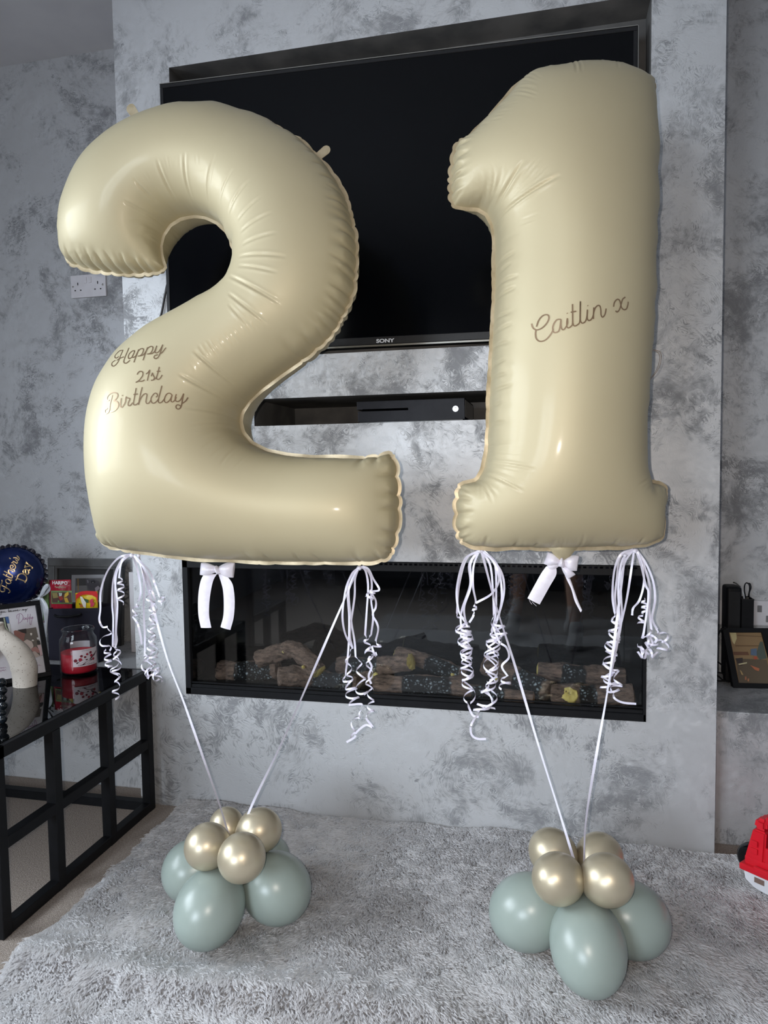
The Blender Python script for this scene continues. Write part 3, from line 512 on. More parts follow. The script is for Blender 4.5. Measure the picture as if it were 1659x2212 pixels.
c2 = [(339, 344, 386, 440, 1.9, 2.6), (288, 387, 362, 458, 2.2, 2.8), (266, 435, 351, 479, 2, 2.6), (281, 478, 346, 493, 1.4, 2.4), (306, 510, 343, 509, 1, 2.2),
      (399.6, 329, 418, 435, 1.9, 2.6), (465, 333, 452, 436, 1.9, 2.4), (504, 365, 474, 442, 1.8, 2.4), (540, 388, 494, 461, 2.1, 2.6), (565, 424, 514, 475, 1.8, 2.4),
      (588, 458, 520, 501, 1.9, 2.6), (597, 502, 523, 529, 1.7, 2.8), (617, 554, 517, 555, 1.9, 2.8), (599, 588, 515, 575, 1.7, 2.6), (607, 657, 498, 598, 2.8, 3.),
      (578, 700, 493, 633, 2.4, 2.8), (545, 712, 493, 656, 1.4, 2.4), (507, 832, 418, 757, 2.8, 2.8), (498, 868, 388, 809, 2.8, 2.8), (490, 895, 399, 880, 1.7, 2.8),
      (486, 913, 412, 918.5, 1.3, 2.6), (483, 928, 425, 943, 1.2, 2.4), (499, 940, 437, 967, 1.5, 2.4), (501, 956, 456, 986, 1.3, 2.2), (516, 965, 476, 1004, 1.3, 2.2), (535, 985, 505, 1012, .8, 2.)]
c2 += fan((540, 690, 555, 716), (428, 745, 452, 778), 17, 1.0, 2.2) + fan((408, 782, 424, 800), (428, 800, 418, 812), 4, .4, 1.8)
c2 += fan((358, 335, 366, 368), (395, 330, 398, 362), 8, .45, 1.8) + fan((316, 365, 330, 395), (300, 385, 318, 410), 5, .4, 1.8) + fan((425, 330, 426, 356), (436, 330, 437, 352), 3, .4, 1.8)
c2 += fan((160, 545, 154, 568), (212, 550, 214, 574), 13, .8, 2.2) + fan((124, 445, 138, 447), (124, 480, 136, 482), 6, .5, 1.8) + fan((265, 850, 262, 880), (215, 960, 214, 990), 2, .3, 3)
c2 += fan((790, 990, 794, 1003), (832, 985, 828, 1000), 4, 1., 2.)
SC2 = [((352, 590), (148, 572), .028, .0045), ((651, 300), (768, 470), .030, .0022), ((768, 490), (745, 690), .030, .0045), ((740, 700), (655, 783), .028, .0040), ((789, 985), (853, 975), .028, .0045), ((857, 985), (856, 1185), .036, .0055),
       ((850, 1203), (780, 1219), .030, .004), ((280, 1193), (205, 1145), .03, .003), ((200, 1120), (181, 900), .05, .0014), ((130, 430), (240, 275), .035, .0012), ((560, 1218), (770, 1219), .05, .0015)]
build_foil(two, F2, MAT['foil'], MAT['seam'], mk(F2, c2), SC2)
c1 = [(1130, 347, 1064, 461, 3.2, 3.), (1210, 378, 1075, 476, 3.4, 3.), (1060, 1000, 1155, 1014, 1.9, 2.4), (1054, 1025, 1130, 1061, 2.2, 2.6), (1044, 1046, 1066, 1089, 1.6, 2.4), (1262, 1153, 1244, 1186, 1.6, 2.6), (1211, 1160, 1198, 1184, 1.3, 2.2),
      (1218, 1160, 1206, 1187, 1.3, 2.2), (1133, 1168, 1120, 1186, 1, 2.), (1226, 134, 1245, 157, 1.6, 2.4), (1238, 134, 1256, 156, 1.2, 2.4), (1330, 133, 1335, 148, 1, 2.2), (1405, 275, 1418, 290, 1, 2.2), (1375, 1050, 1402, 1034, 1.3, 2.2), (1163, 462, 1126, 477, .8, 2.2), (1160, 470, 1124, 485, .7, 2.2)]
c1 += fan((1030, 372, 1048, 452), (1094, 354, 1056, 458), 8, 1.1, 2.0) + fan((1024, 390, 1042, 440), (1034, 372, 1050, 452), 4, .8, 2.0) + fan((1150, 350, 1082, 440), (1200, 368, 1100, 438), 7, 1.0, 2.2) + fan((1160, 340, 1120, 395), (1192, 360, 1150, 400), 5, .8, 2.2)
c1 += fan((1120, 165, 1168, 163), (1100, 205, 1160, 210), 8, 1.0, 2.2) + fan((1085, 228, 1120, 220), (1060, 258, 1085, 255), 5, .8, 2.0) + fan((982, 320, 1004, 312), (975, 390, 995, 372), 7, .9, 2.) + fan((1010, 296, 1030, 290), (1040, 268, 1056, 266), 4, .6, 1.8)
c1 += fan((1070, 960, 1130, 955), (1062, 992, 1142, 998), 6, .8, 2.2) + fan((1060, 1005, 1140, 1022), (1058, 1020, 1132, 1050), 4, .9, 2.2) + fan((1028, 1040, 1020, 1075), (1050, 1045, 1088, 1080), 8, .8, 2.0)
c1 += fan((985, 1112, 1012, 1124), (988, 1150, 1006, 1152), 6, .7, 1.8) + fan((1016, 1183, 1010, 1170), (1062, 1186, 1060, 1172), 8, .7, 1.8) + fan((1375, 1020, 1400, 1012), (1395, 1068, 1410, 1040), 7, .7, 2.0) + fan((1300, 1168, 1292, 1184), (1400, 1160, 1392, 1178), 6, .5, 2.)
SC1 = [((990, 302), (972, 440), .022, .0055), ((985, 1047), (990, 1170), .026, .0055), ((1075, 230), (1000, 294), .05, .0018), ((1000, 1180), (1180, 1189), .045, .0016), ((1260, 1189), (1420, 1174), .045, .0016), ((1443, 1060), (1420, 1038), .02, .002), ((1063, 540), (1046, 960), .03, .0012)]
build_foil(one, F1, MAT['foil'], MAT['seam'], mk(F1, c1), SC1)
# hanging tabs and inflation necks of the foils
def tab(root, F, px, ang, ln, wd, name='hanging_tab'):
    ab = F.onsurf([px])[0]; d = np.array([math.cos(ang), math.sin(ang)]); nn = np.array([-d[1], d[0]]); pts = []
    for k in range(15):
        a = -PI/2+PI*k/14; pts.append(ab+d*(ln-wd+wd*math.cos(a))+nn*wd*math.sin(a))
    pts += [ab+nn*wd*.8-d*.02, ab-nn*wd*.8-d*.02]
    prism(name, [F.O+p[0]*F.T+p[1]*F.U for p in pts], F.N*.0012, MAT['seam'], root)
tab(two, F2, (292, 248), math.radians(125), .030, .011); tab(two, F2, (688, 338), math.radians(35), .030, .010)
# inflation neck of the 1 (a short tapered spout under the foot)
ab = F1.onsurf([(1216, 1188)])[0]; pts = [ab+np.array(p) for p in ((-.036, .012), (-.022, -.004), (-.011, -.018), (0, -.022), (.011, -.016), (.022, -.003), (.036, .012))]
prism('inflation_neck', [F1.O+p[0]*F1.T+p[1]*F1.U-F1.N*.006 for p in pts], F1.N*.012, MAT['foil'], one, bev=.003, smooth=True)
h_ = cl((220, 730), 10.369, [(495, 285), (430, 305), (370, 365), (330, 420), (330, 455), (355, 460), (385, 440), (390, 420)])
happy = [h_] + [cl((220, 730), 10.369, q) for q in (
    [(495, 285), (470, 340), (430, 420), (400, 500), (360, 570), (310, 625), (270, 640), (248, 615), (260, 570), (300, 530), (325, 515)], [(355, 510), (400, 475), (450, 450), (505, 430)],
    [(622, 230), (590, 300), (545, 400), (510, 490), (500, 540), (520, 568), (560, 565), (600, 535), (635, 500)], [(745, 290), (700, 295), (650, 330), (610, 385), (600, 440), (620, 468), (665, 445), (700, 400), (745, 292), (725, 345), (695, 400), (690, 435), (715, 440), (770, 400)],
    [(830, 260), (800, 340), (765, 430), (735, 510), (722, 550)], [(770, 400), (800, 330), (835, 280), (870, 250), (915, 240), (938, 265), (925, 320), (890, 380), (850, 405), (812, 410)],
    [(1030, 210), (1000, 290), (970, 370), (940, 460), (925, 503)], [(812, 410), (900, 395), (960, 350), (1000, 285), (1040, 225), (1090, 195), (1130, 195), (1147, 225), (1130, 290), (1095, 340), (1050, 360), (1018, 362)],
    [(1018, 362), (1110, 355), (1170, 320), (1200, 270), (1235, 175), (1210, 250), (1195, 310), (1212, 337), (1250, 330), (1300, 280), (1340, 210), (1368, 150)],
    [(1368, 150), (1340, 240), (1310, 340), (1280, 410), (1240, 455), (1200, 465), (1172, 440), (1185, 400), (1220, 385), (1255, 378)], [(1312, 355), (1360, 320), (1400, 270), (1440, 220)],
    [(795, 825), (815, 780), (855, 750), (900, 755), (925, 790), (915, 850), (880, 900), (840, 950), (800, 980), (765, 1000)], [(765, 1000), (820, 968), (880, 975), (930, 960), (960, 940)],
    [(990, 810), (1035, 780), (1078, 715)], [(1078, 715), (1060, 800), (1040, 880), (1022, 960)], [(1110, 860), (1140, 780), (1150, 830), (1175, 870), (1180, 910), (1150, 945), (1105, 950)], [(1165, 938), (1215, 900), (1240, 850)],
    [(1290, 650), (1270, 740), (1245, 830), (1230, 890), (1240, 925), (1280, 930), (1320, 890), (1355, 830)], [(1232, 755), (1270, 748), (1315, 748)])]
bday = [cl((210, 820), 7.9, q) for q in (
    [(262, 265), (245, 330), (220, 430), (210, 520), (190, 565), (150, 580), (135, 550), (145, 515), (180, 490)], [(215, 350), (180, 355), (175, 310), (210, 255), (270, 225), (330, 230), (355, 265), (335, 320), (285, 362)],
    [(285, 362), (330, 370), (365, 410), (355, 470), (310, 525), (260, 548), (222, 552)], [(412, 320), (400, 400), (400, 455), (415, 475), (445, 450), (480, 390), (495, 300)], [(432, 272)],
    [(495, 290), (510, 312), (550, 320), (560, 335), (535, 390), (530, 435), (548, 448), (580, 430), (605, 395)], [(668, 145), (650, 240), (632, 340), (620, 400), (632, 432), (665, 430), (700, 400)], [(622, 257), (694, 245)],
    [(772, 130), (745, 230), (722, 340), (705, 430)], [(705, 430), (740, 330), (790, 260), (830, 240), (852, 258), (840, 330), (835, 385), (855, 412), (890, 395), (922, 345)],
    [(1005, 300), (1032, 280), (1020, 240), (985, 235), (945, 275), (920, 330), (930, 385), (965, 405), (1010, 380), (1050, 330)], [(1107, 105), (1080, 210), (1055, 310), (1045, 370), (1065, 400), (1105, 385), (1150, 330)],
    [(1280, 265), (1245, 235), (1195, 245), (1160, 300), (1150, 360), (1175, 395), (1220, 375), (1260, 320), (1282, 262)], [(1282, 262), (1265, 330), (1265, 370), (1290, 385), (1325, 355), (1355, 300)],
    [(1355, 250), (1335, 310), (1345, 365), (1385, 375), (1430, 340), (1480, 240)], [(1480, 240), (1460, 330), (1450, 400), (1430, 470), (1395, 505), (1355, 490), (1350, 450), (1385, 430), (1440, 460)], [(1450, 410), (1510, 370), (1555, 305)])]
cait = [cl((1120, 620), 5.925, q) for q in (
    [(165, 470), (175, 510), (200, 540), (240, 550), (300, 525), (355, 470), (385, 410), (380, 365), (345, 355), (300, 375), (255, 430), (228, 510)], [(222, 550), (215, 600), (225, 660), (265, 695), (320, 690), (370, 655), (420, 590), (445, 535)],
    [(542, 415), (490, 420), (450, 470), (435, 530), (450, 580), (480, 582), (520, 550), (542, 415)], [(542, 415), (540, 480), (548, 530), (572, 550), (600, 520), (625, 470), (624, 400)], [(624, 400), (616, 450), (618, 510), (640, 525), (668, 505), (690, 460), (690, 220)], [(622, 338)],
    [(690, 220), (690, 330), (692, 420), (697, 475), (715, 500), (752, 485), (785, 430), (790, 185)], [(665, 325), (737, 312)], [(790, 185), (789, 280), (787, 380), (792, 440), (820, 465), (860, 430), (880, 340), (880, 290)],
    [(880, 290), (877, 350), (880, 410), (905, 432), (940, 400), (960, 340), (962, 262)], [(885, 240)], [(962, 262), (958, 340), (957, 410)], [(958, 340), (978, 275), (1010, 240), (1040, 245), (1052, 300), (1055, 360), (1075, 388), (1105, 350), (1120, 277)],
    [(1215, 255), (1225, 200), (1260, 160), (1290, 170), (1305, 220), (1320, 270), (1350, 293), (1380, 280), (1398, 230), (1402, 190)], [(1365, 130), (1330, 160), (1312, 220), (1290, 290), (1260, 322), (1240, 305)])]
tag(lettering('birthday_script', F2, happy+bday, .0021, MAT['script'], two), 'rose gold script reading Happy 21st Birthday')
tag(lettering('name_script', F1, cait, .0024, MAT['script'], one), 'rose gold script reading Caitlin x')
# ------------------------------------------------------------------ latex balloons of the two weights
MAT['sage'] = noisy(pbr('sage_latex', S(154, 167, 160), .32, 0., Specular_IOR_Level=.6, Subsurface_Weight=.15, Subsurface_Radius=(.02, .02, .02)), S(153, 166, 159), S(158, 170, 163), 8)
MAT['champ'] = noisy(pbr('chrome_champagne_latex', S(200, 188, 162), .40, .6, Coat_Weight=.12, Coat_Roughness=.12), S(198, 186, 160), S(203, 191, 166), 8)
RUGZ = .03
def latex(px, py, rx, ry, mat, label, group, t=None, rw=None, towards=None):
    d = ray(px, py)
    if t is None: t = (CAM[2]-RUGZ)/(-d[2]+ry/FPX)
    c = CAM+d*t; Rx, Ry = rx*t/FPX, ry*t/FPX; r = (Rx+Ry)/2
    tw = np.asarray(towards, float)-c; tw /= np.linalg.norm(tw)
    # teardrop profile: round body pulled towards the knot
    el = 1+.9*max(0, (Ry/Rx-1)); prof = []
    for k in range(25):
        a = PI*k/24; z = -math.cos(a)*r*el; rr = math.sin(a)*Rx; s = max(0, (z/(r*el)-.55)/.45); rr = rr*(1-.15*s*s); z = z+r*.10*s*s; prof.append((rr+1e-5, z))
    e = empty('sage_balloon' if mat is MAT['sage'] else 'champagne_balloon', c, label, 'balloon', group)
    lathe('balloon_body', prof, c, mat, e, 56, tw)
    zt = prof[-1][1]; lathe('knot', [(.0005, zt-.004), (.005, zt), (.0045, zt+.005), (.0075, zt+.010), (.006, zt+.014), (.0005, zt+.012)], c, mat, e, 16, tw)
    return c
gl, gr = 'balloons of the left weight', 'balloons of the right weight'
kl, kr = np.array([.545, -.50, .165]), np.array([1.278, -.497, .165])
for a in ((414.7, 1880.7, 64, 64, 'sage green balloon low at the left back of the left cluster', None), (453, 1960.6, 74, 81, 'sage green balloon at the very front of the left cluster', None), (596.5, 1917.5, 72, 76, 'sage green balloon low at the right of the left cluster', None), (573, 1858, 54, 54, 'sage green balloon hidden at the right back of the left cluster', None)):
    latex(a[0], a[1], a[2], a[3], MAT['sage'], a[4], gl, a[5], towards=kl)
for a in ((1141, 1969, 77, 84, 'sage green balloon low at the left of the right cluster', None), (1270, 2043, 81, 93, 'largest sage green balloon at the front of the right cluster', None), (1362.8, 1985, 77, 83, 'sage green balloon low at the right of the right cluster', None), (1258, 1925, 58, 58, 'sage green balloon behind, hidden in the middle of the right cluster', 1.56)):
    latex(a[0], a[1], a[2], a[3], MAT['sage'], a[4], gr, a[5], towards=kr)
for x, y, r_, t, lb in ((489.5, 1782, 37, 1.61, 'small champagne gold balloon at the left back top of the left cluster'), (559.7, 1794, 47, 1.565, 'small champagne gold balloon at the right back top of the left cluster'), (448.4, 1828, 48.5, 1.50, 'small champagne gold balloon at the left front top of the left cluster'), (522, 1852.6, 51.5, 1.43, 'small champagne gold balloon at the front centre top of the left cluster')):
    latex(x, y, r_, r_*1.03, MAT['champ'], lb, gl, t, towards=kl+np.array([0, 0, .04]))
for x, y, r_, t, lb in ((1194.4, 1842.5, 50, 1.47, 'champagne gold balloon at the left back top of the right cluster'), (1294.4, 1851.4, 50, 1.47, 'champagne gold balloon at the right back top of the right cluster'), (1205.8, 1898, 54, 1.36, 'champagne gold balloon at the left front top of the right cluster'), (1309.9, 1900.8, 54.5, 1.35, 'champagne gold balloon at the right front top of the right cluster')):
    latex(x, y, r_, r_*1.07, MAT['champ'], lb, gr, t, towards=kr+np.array([0, 0, .04]))
# ------------------------------------------------------------------ television
def text(name, s, org, ex, ey, size, mat, parent, ext=.0002, align='CENTER', sx=1., bold=0.):
    c = bpy.data.curves.new(name, 'FONT'); c.body = s; c.size = size; c.extrude = ext; c.align_x = align; c.align_y = 'CENTER'; c.offset = bold
    o = bpy.data.objects.new(name, c); dg = bpy.context.evaluated_depsgraph_get()
    COL.objects.link(o); bpy.context.view_layer.update(); me = bpy.data.meshes.new_from_object(o.evaluated_get(bpy.context.evaluated_depsgraph_get())); bpy.data.objects.remove(o)
    ex = np.asarray(ex, float); ey = np.asarray(ey, float); ex /= np.linalg.norm(ex); ey /= np.linalg.norm(ey); ez = np.cross(ex, ey)
    m = Matrix.Identity(4)
    for i in range(3): m[i][0] = ex[i]*sx; m[i][1] = ey[i]; m[i][2] = ez[i]; m[i][3] = org[i]
    me.transform(m); me.materials.clear()
    return link(name, me, mat, parent)
def onplane(O, n, px): 
    d = ray(*px); return CAM+d*(((np.asarray(O)-CAM)@n)/(d@n))
def planestroke(name, strokes, O, n, wid, mat, parent, lift=.0004):
    n = np.asarray(n, float); V = []; F = []
    for st in strokes:
        if len(st) == 1: x, y = st[0]; st = [(x-.5, y-.4), (x+.5, y+.4)]
        P = spline([onplane(O, n, p) for p in st], 5); n0 = len(V)
        for i, p in enumerate(P):
            t = P[min(i+1, len(P)-1)]-P[max(i-1, 0)]; w = np.cross(n, t); w /= np.linalg.norm(w)+1e-9; V += [p-w*wid/2+n*lift, p+w*wid/2+n*lift]
        for i in range(len(P)-1): F.append((n0+2*i, n0+2*i+1, n0+2*i+3, n0+2*i+2))
    return mesh(name, V, F, mat, parent)
def layers(name, O, n, polys, parent, lift=.0003):
    """flat printed picture: coloured shapes lying on one another, given by photo pixels on a plane"""
    n = np.asarray(n, float); V = []; F = []; mi = []; mats = []
    for k, (m, pts) in enumerate(polys):
        if m not in mats: mats.append(m)
        i = len(V); V += [onplane(O, n, p)+n*lift*(k+1) for p in pts]; F.append(tuple(range(i, i+len(pts)))); mi.append(mats.index(m))
    return mesh(name, V, F, mats, parent, mi=mi)
def flat(r, g, b, ro=.5): return pbr('print_%d_%d_%d' % (r, g, b), S(r, g, b), ro)
MAT['ink_w'] = flat(215, 215, 218); MAT['glow'] = pbr('lit_power_symbol', (1, 1, 1, 1), .4, Emission_Color=(.85, .93, 1, 1), Emission_Strength=1.6)
a = PY(345, 184, -.032); c = PY(1378, 57, .018); tvW = np.linalg.norm((c-a)[:2]); ex = (c-a)*np.array([1, 1, 0]); ex /= np.linalg.norm(ex); ez = np.array([0, 0, 1.]); ey = np.cross(ez, ex)
ZT, ZB = 2.094, 1.343; O = np.array([a[0], a[1], 0]); bs = (ex, ey, ez)
tv = empty('television', (a[0]+tvW/2, -.01, ZB), 'large black flat television recessed in the plastered wall behind the balloons', 'television')
box('housing', (0, 0.004, ZB), (tvW, .03, ZT), MAT['blkplastic'], tv, bev=.002, basis=bs, org=O)
box('back_bulge', (.2, .03, ZB+.08), (tvW-.2, .055, ZT-.2), MAT['blkplastic'], tv, bev=.006, basis=bs, org=O)
box('screen', (.010, .001, ZB+.026), (tvW-.010, .005, ZT-.010), MAT['screen'], tv, basis=bs, org=O)
bm = bmesh.new()
for lo, hi in (((0, -.001, ZT-.010), (tvW, .006, ZT)), ((0, -.001, ZB+.004), (.010, .006, ZT-.01)), ((tvW-.010, -.001, ZB+.004), (tvW, .006, ZT-.01)), ((.01, -.001, ZB+.006), (tvW-.01, .006, ZB+.026))): bbox(bm, lo, hi, .001, 1, bs, O)
frombm('bezel', bm, MAT['blkplastic'], tv)
bm = bmesh.new()
for lo, hi in (((0, -.0025, ZT), (tvW, .008, ZT+.0018)), ((tvW, -.0025, ZB), (tvW+.0018, .008, ZT)), ((0, -.0035, ZB), (tvW, .006, ZB+.0045))): bbox(bm, lo, hi, 0, 1, bs, O)
tag(frombm('edge_trim', bm, MAT['steel'], tv), 'thin steel edge trim')
px = np.array(onplane(O, -ey, (832, 736.5)))-ey*.0012; text('maker_mark', 'SONY', px, ex, ez, .0135, MAT['ink_w'], tv, sx=1.35, bold=.0004)
cb = empty('cable', (0.13, .01, 1.5), 'thin black cable hanging beside the television, left edge', 'cable')
tube('cable_cord', spline([PY(372, 585, .01), PY(362, 612, -.006), PY(356, 640, -.006), PY(348, 680, -.006), PY(335, 720, -.006), PY(320, 790, -.006)], 8), .0032, MAT['blkplastic'], cb)
# ------------------------------------------------------------------ games console in the niche
kx0, kx1, ky = PY(771, 872, .03)[0], PY(1003.5, 861, .03)[0], .03; kz0, kz1 = NZ0+.0052, NZ0+.0615
con = empty('games_console', ((kx0+kx1)/2, .14, NZ0), 'matt black games console with a lit round power symbol in the wall niche', 'console')
MAT['con'] = noisy(pbr('console_black', S(33, 34, 40), .55, Specular_IOR_Level=.25), S(31, 32, 38), S(36, 37, 43), 50)
zs = (kz0+kz1)/2+.004
box('lower_case', (kx0+.002, ky, kz0), (kx1, .255, zs-.003), MAT['con'], con, bev=.0012)
box('upper_case', (kx0, ky-.0015, zs+.0015), (kx1, .255, kz1), MAT['con'], con, bev=.0012)
box('front_panel', (kx0+(kx1-kx0)*.485, ky-.0016, kz0), (kx1, .1, zs+.004), MAT['con'], con)
box('disc_slot', (kx0+.016, ky-.0022, zs-.0022), (kx0+(kx1-kx0)*.483, ky+.003, zs+.0026), pbr('slot_black', S(3, 3, 4), .9, Specular_IOR_Level=0.), con)
box('base', (kx0+.006, ky+.006, kz0-.004), (kx1-.006, .25, kz0), MAT['blkplastic'], con)
for i in range(2):
    for k in range(2): box('foot', (kx0+.02+i*.22, ky+.02+k*.17, NZ0), (kx0+.05+i*.22, ky+.05+k*.17, kz0-.003), MAT['blkplastic'], con, bev=.001, seg=1)
bm = bmesh.new()
for k in range(34): bbox(bm, (kx1-.0005, ky+.012+k*.0063, kz0+.006), (kx1+.0012, ky+.0152+k*.0063, kz1-.004))
tag(frombm('side_vents', bm, MAT['blkplastic'], con), kind='stuff')
cc = np.array(PY(984, 883, ky-.0018)); lathe('power_button', [(.0001, 0), (.0078, 0), (.0078, .0012), (.0001, .0014)], cc, MAT['glow'], con, 32, (0, -1, 0))
X_ = []
for s in (-1, 1): X_.append([(984-3.2*s, 885.6), (984-1.2*s, 880.6), (984+.6*s, 878)])
planestroke('symbol', [[(981, 878.4), (983.2, 880), (984, 881.6)], [(987, 878.4), (984.8, 880), (984, 881.6)]], cc-np.array([0, .0016, 0]), (0, -1, 0), .0011, flat(30, 50, 90), con)
# ------------------------------------------------------------------ electric fire
fire = empty('electric_fireplace', ((FX0+FX1)/2, .02, FZ0), 'long black built-in electric fire with glass front and imitation logs', 'fireplace')
a0, a1, z0, z1 = FX0+.001, FX1-.001, FZ0+.001, FZ1-.001
bm = bmesh.new()
for lo, hi in (((a0, -.004, z0), (a1, .012, z0+.020)), ((a0, -.004, z1-.026), (a1, .012, z1)), ((a0, -.004, z0), (a0+.018, .012, z1)), ((a1-.007, -.004, z0), (a1, .012, z1))): bbox(bm, lo, hi, .0015, 1)
frombm('outer_frame', bm, MAT['blk'], fire)
bm = bmesh.new()
for lo, hi in (((a0+.02, .012, z0), (a1, .04, z0+.012)), ((a0, .012, z1-.02), (a1, .04, z1))): bbox(bm, lo, hi, .0015, 1)
bbox(bm, (a0+.018, -.001, z0+.020), (a1-.007, .008, z0+.030), .001, 1); bbox(bm, (a0+.018, .0, z0+.034), (a1-.007, .006, z0+.037), 0, 1)
frombm('inner_rails', bm, MAT['blk'], fire)
bm = bmesh.new(); bbox(bm, (a0, .012, z0), (a1, .335, z0+.010)); frombm('hearth_bed', bm, noisy(pbr('hearth_black', S(16, 16, 17), .8), S(12, 12, 13), S(24, 23, 23), 60, bump=.6, bscale=200), fire)
bm = bmesh.new(); bbox(bm, (a0, .012, z0+.01), (a0+.006, .24, z1)); bbox(bm, (a1-.006, .012, z0+.01), (a1, .24, z1)); bbox(bm, (a0, .012, z1-.006), (a1, .24, z1)); frombm('side_panels', bm, MAT['blkgloss'], fire)
MAT['firemirror'] = pbr('black_mirror_glass', S(5, 6, 8), .03, 0., IOR=1.75)
YM = .235; box('back_glass', (a0, YM, z0+.01), (a1, YM+.008, z1), MAT['firemirror'], fire)
box('front_glass', (a0+.018, .009, z0+.02), (a1-.007, .0125, z1-.02), MAT['pane'], fire)
bm = bmesh.new()
for k in range(90): bbox(bm, (a0+.03+k*.0139, -.0052, z1-.008), (a0+.038+k*.0139, -.0038, z1-.003))
tag(frombm('air_grille', bm, MAT['blkgloss'], fire), kind='stuff')
# imitation logs
def logmat():
    m = pbr('bark', S(90, 70, 60), .9); tc = N(m, 'ShaderNodeTexCoord'); mp = N(m, 'ShaderNodeMapping'); mp.inputs['Scale'].default_value = (.45, 1, 1.6); L(m, tc.outputs['Object'], mp.inputs[0])
    no = N(m, 'ShaderNodeTexNoise', i_Scale=62., i_Detail=7., i_Roughness=.75); L(m, mp.outputs[0], no.inputs['Vector'])
    mx = N(m, 'ShaderNodeMix', data_type='RGBA'); mx.inputs[6].default_value = S(48, 38, 34); mx.inputs[7].default_value = S(160, 134, 118)
    mr = N(m, 'ShaderNodeMapRange', i_1=.35, i_2=.68); L(m, no.outputs[0], mr.inputs[0]); L(m, mr.outputs[0], mx.inputs[0])
    # charred belly: black with ashy crackle, where the vertex mask says so
    at = N(m, 'ShaderNodeAttribute', attribute_name='char'); vo = N(m, 'ShaderNodeTexVoronoi', feature='DISTANCE_TO_EDGE', i_Scale=95.); L(m, tc.outputs['Object'], vo.inputs['Vector'])
    vr = N(m, 'ShaderNodeMapRange', i_1=.12, i_2=.42); L(m, vo.outputs[0], vr.inputs[0]); n2 = N(m, 'ShaderNodeTexNoise', i_Scale=60., i_Detail=2.); L(m, tc.outputs['Object'], n2.inputs['Vector'])
    n3 = N(m, 'ShaderNodeMapRange', i_1=.44, i_2=.62); L(m, n2.outputs[0], n3.inputs[0]); mu = N(m, 'ShaderNodeMath', operation='MULTIPLY'); L(m, vr.outputs[0], mu.inputs[0]); L(m, n3.outputs[0], mu.inputs[1])
    ch = N(m, 'ShaderNodeMix', data_type='RGBA'); ch.inputs[6].default_value = S(12, 12, 14); ch.inputs[7].default_value = S(190, 205, 212); L(m, mu.outputs[0], ch.inputs[0])
    fx = N(m, 'ShaderNodeMix', data_type='RGBA'); ar = N(m, 'ShaderNodeMapRange', i_1=.35, i_2=.6); ad = N(m, 'ShaderNodeMath', operation='MULTIPLY_ADD', i_1=.5); L(m, n2.outputs[0], ad.inputs[0]); L(m, at.outputs['Fac'], ad.inputs[2])
    sb = N(m, 'ShaderNodeMath', operation='SUBTRACT', i_1=.25); L(m, ad.outputs[0], sb.inputs[0]); L(m, sb.outputs[0], ar.inputs[0]); L(m, ar.outputs[0], fx.inputs[0]); L(m, mx.outputs[2], fx.inputs[6]); L(m, ch.outputs[2], fx.inputs[7]); L(m, fx.outputs[2], bsdf(m).inputs['Base Color'])
    b = N(m, 'ShaderNodeBump', i_Strength=1., i_Distance=.009); L(m, no.outputs[0], b.inputs['Height']); L(m, b.outputs[0], bsdf(m).inputs['Normal']); return m
MAT['bark'] = logmat(); MAT['cut'] = noisy(pbr('painted_cut_wood', S(200, 180, 100), .8), S(186, 166, 90), S(214, 198, 122), 40, bump=.6, bscale=120, dist=.003)
MAT['cut2'] = noisy(pbr('brown_cut_wood', S(150, 112, 68), .8), S(140, 100, 60), S(160, 124, 80), 40)
def fbm(x, y, z): return math.sin(x*3.1+1.7*math.sin(y*2.3))+.5*math.sin(x*7.3+y*5.1+2*math.sin(z*3))+.25*math.sin(x*15.7-y*11.3+z*9)
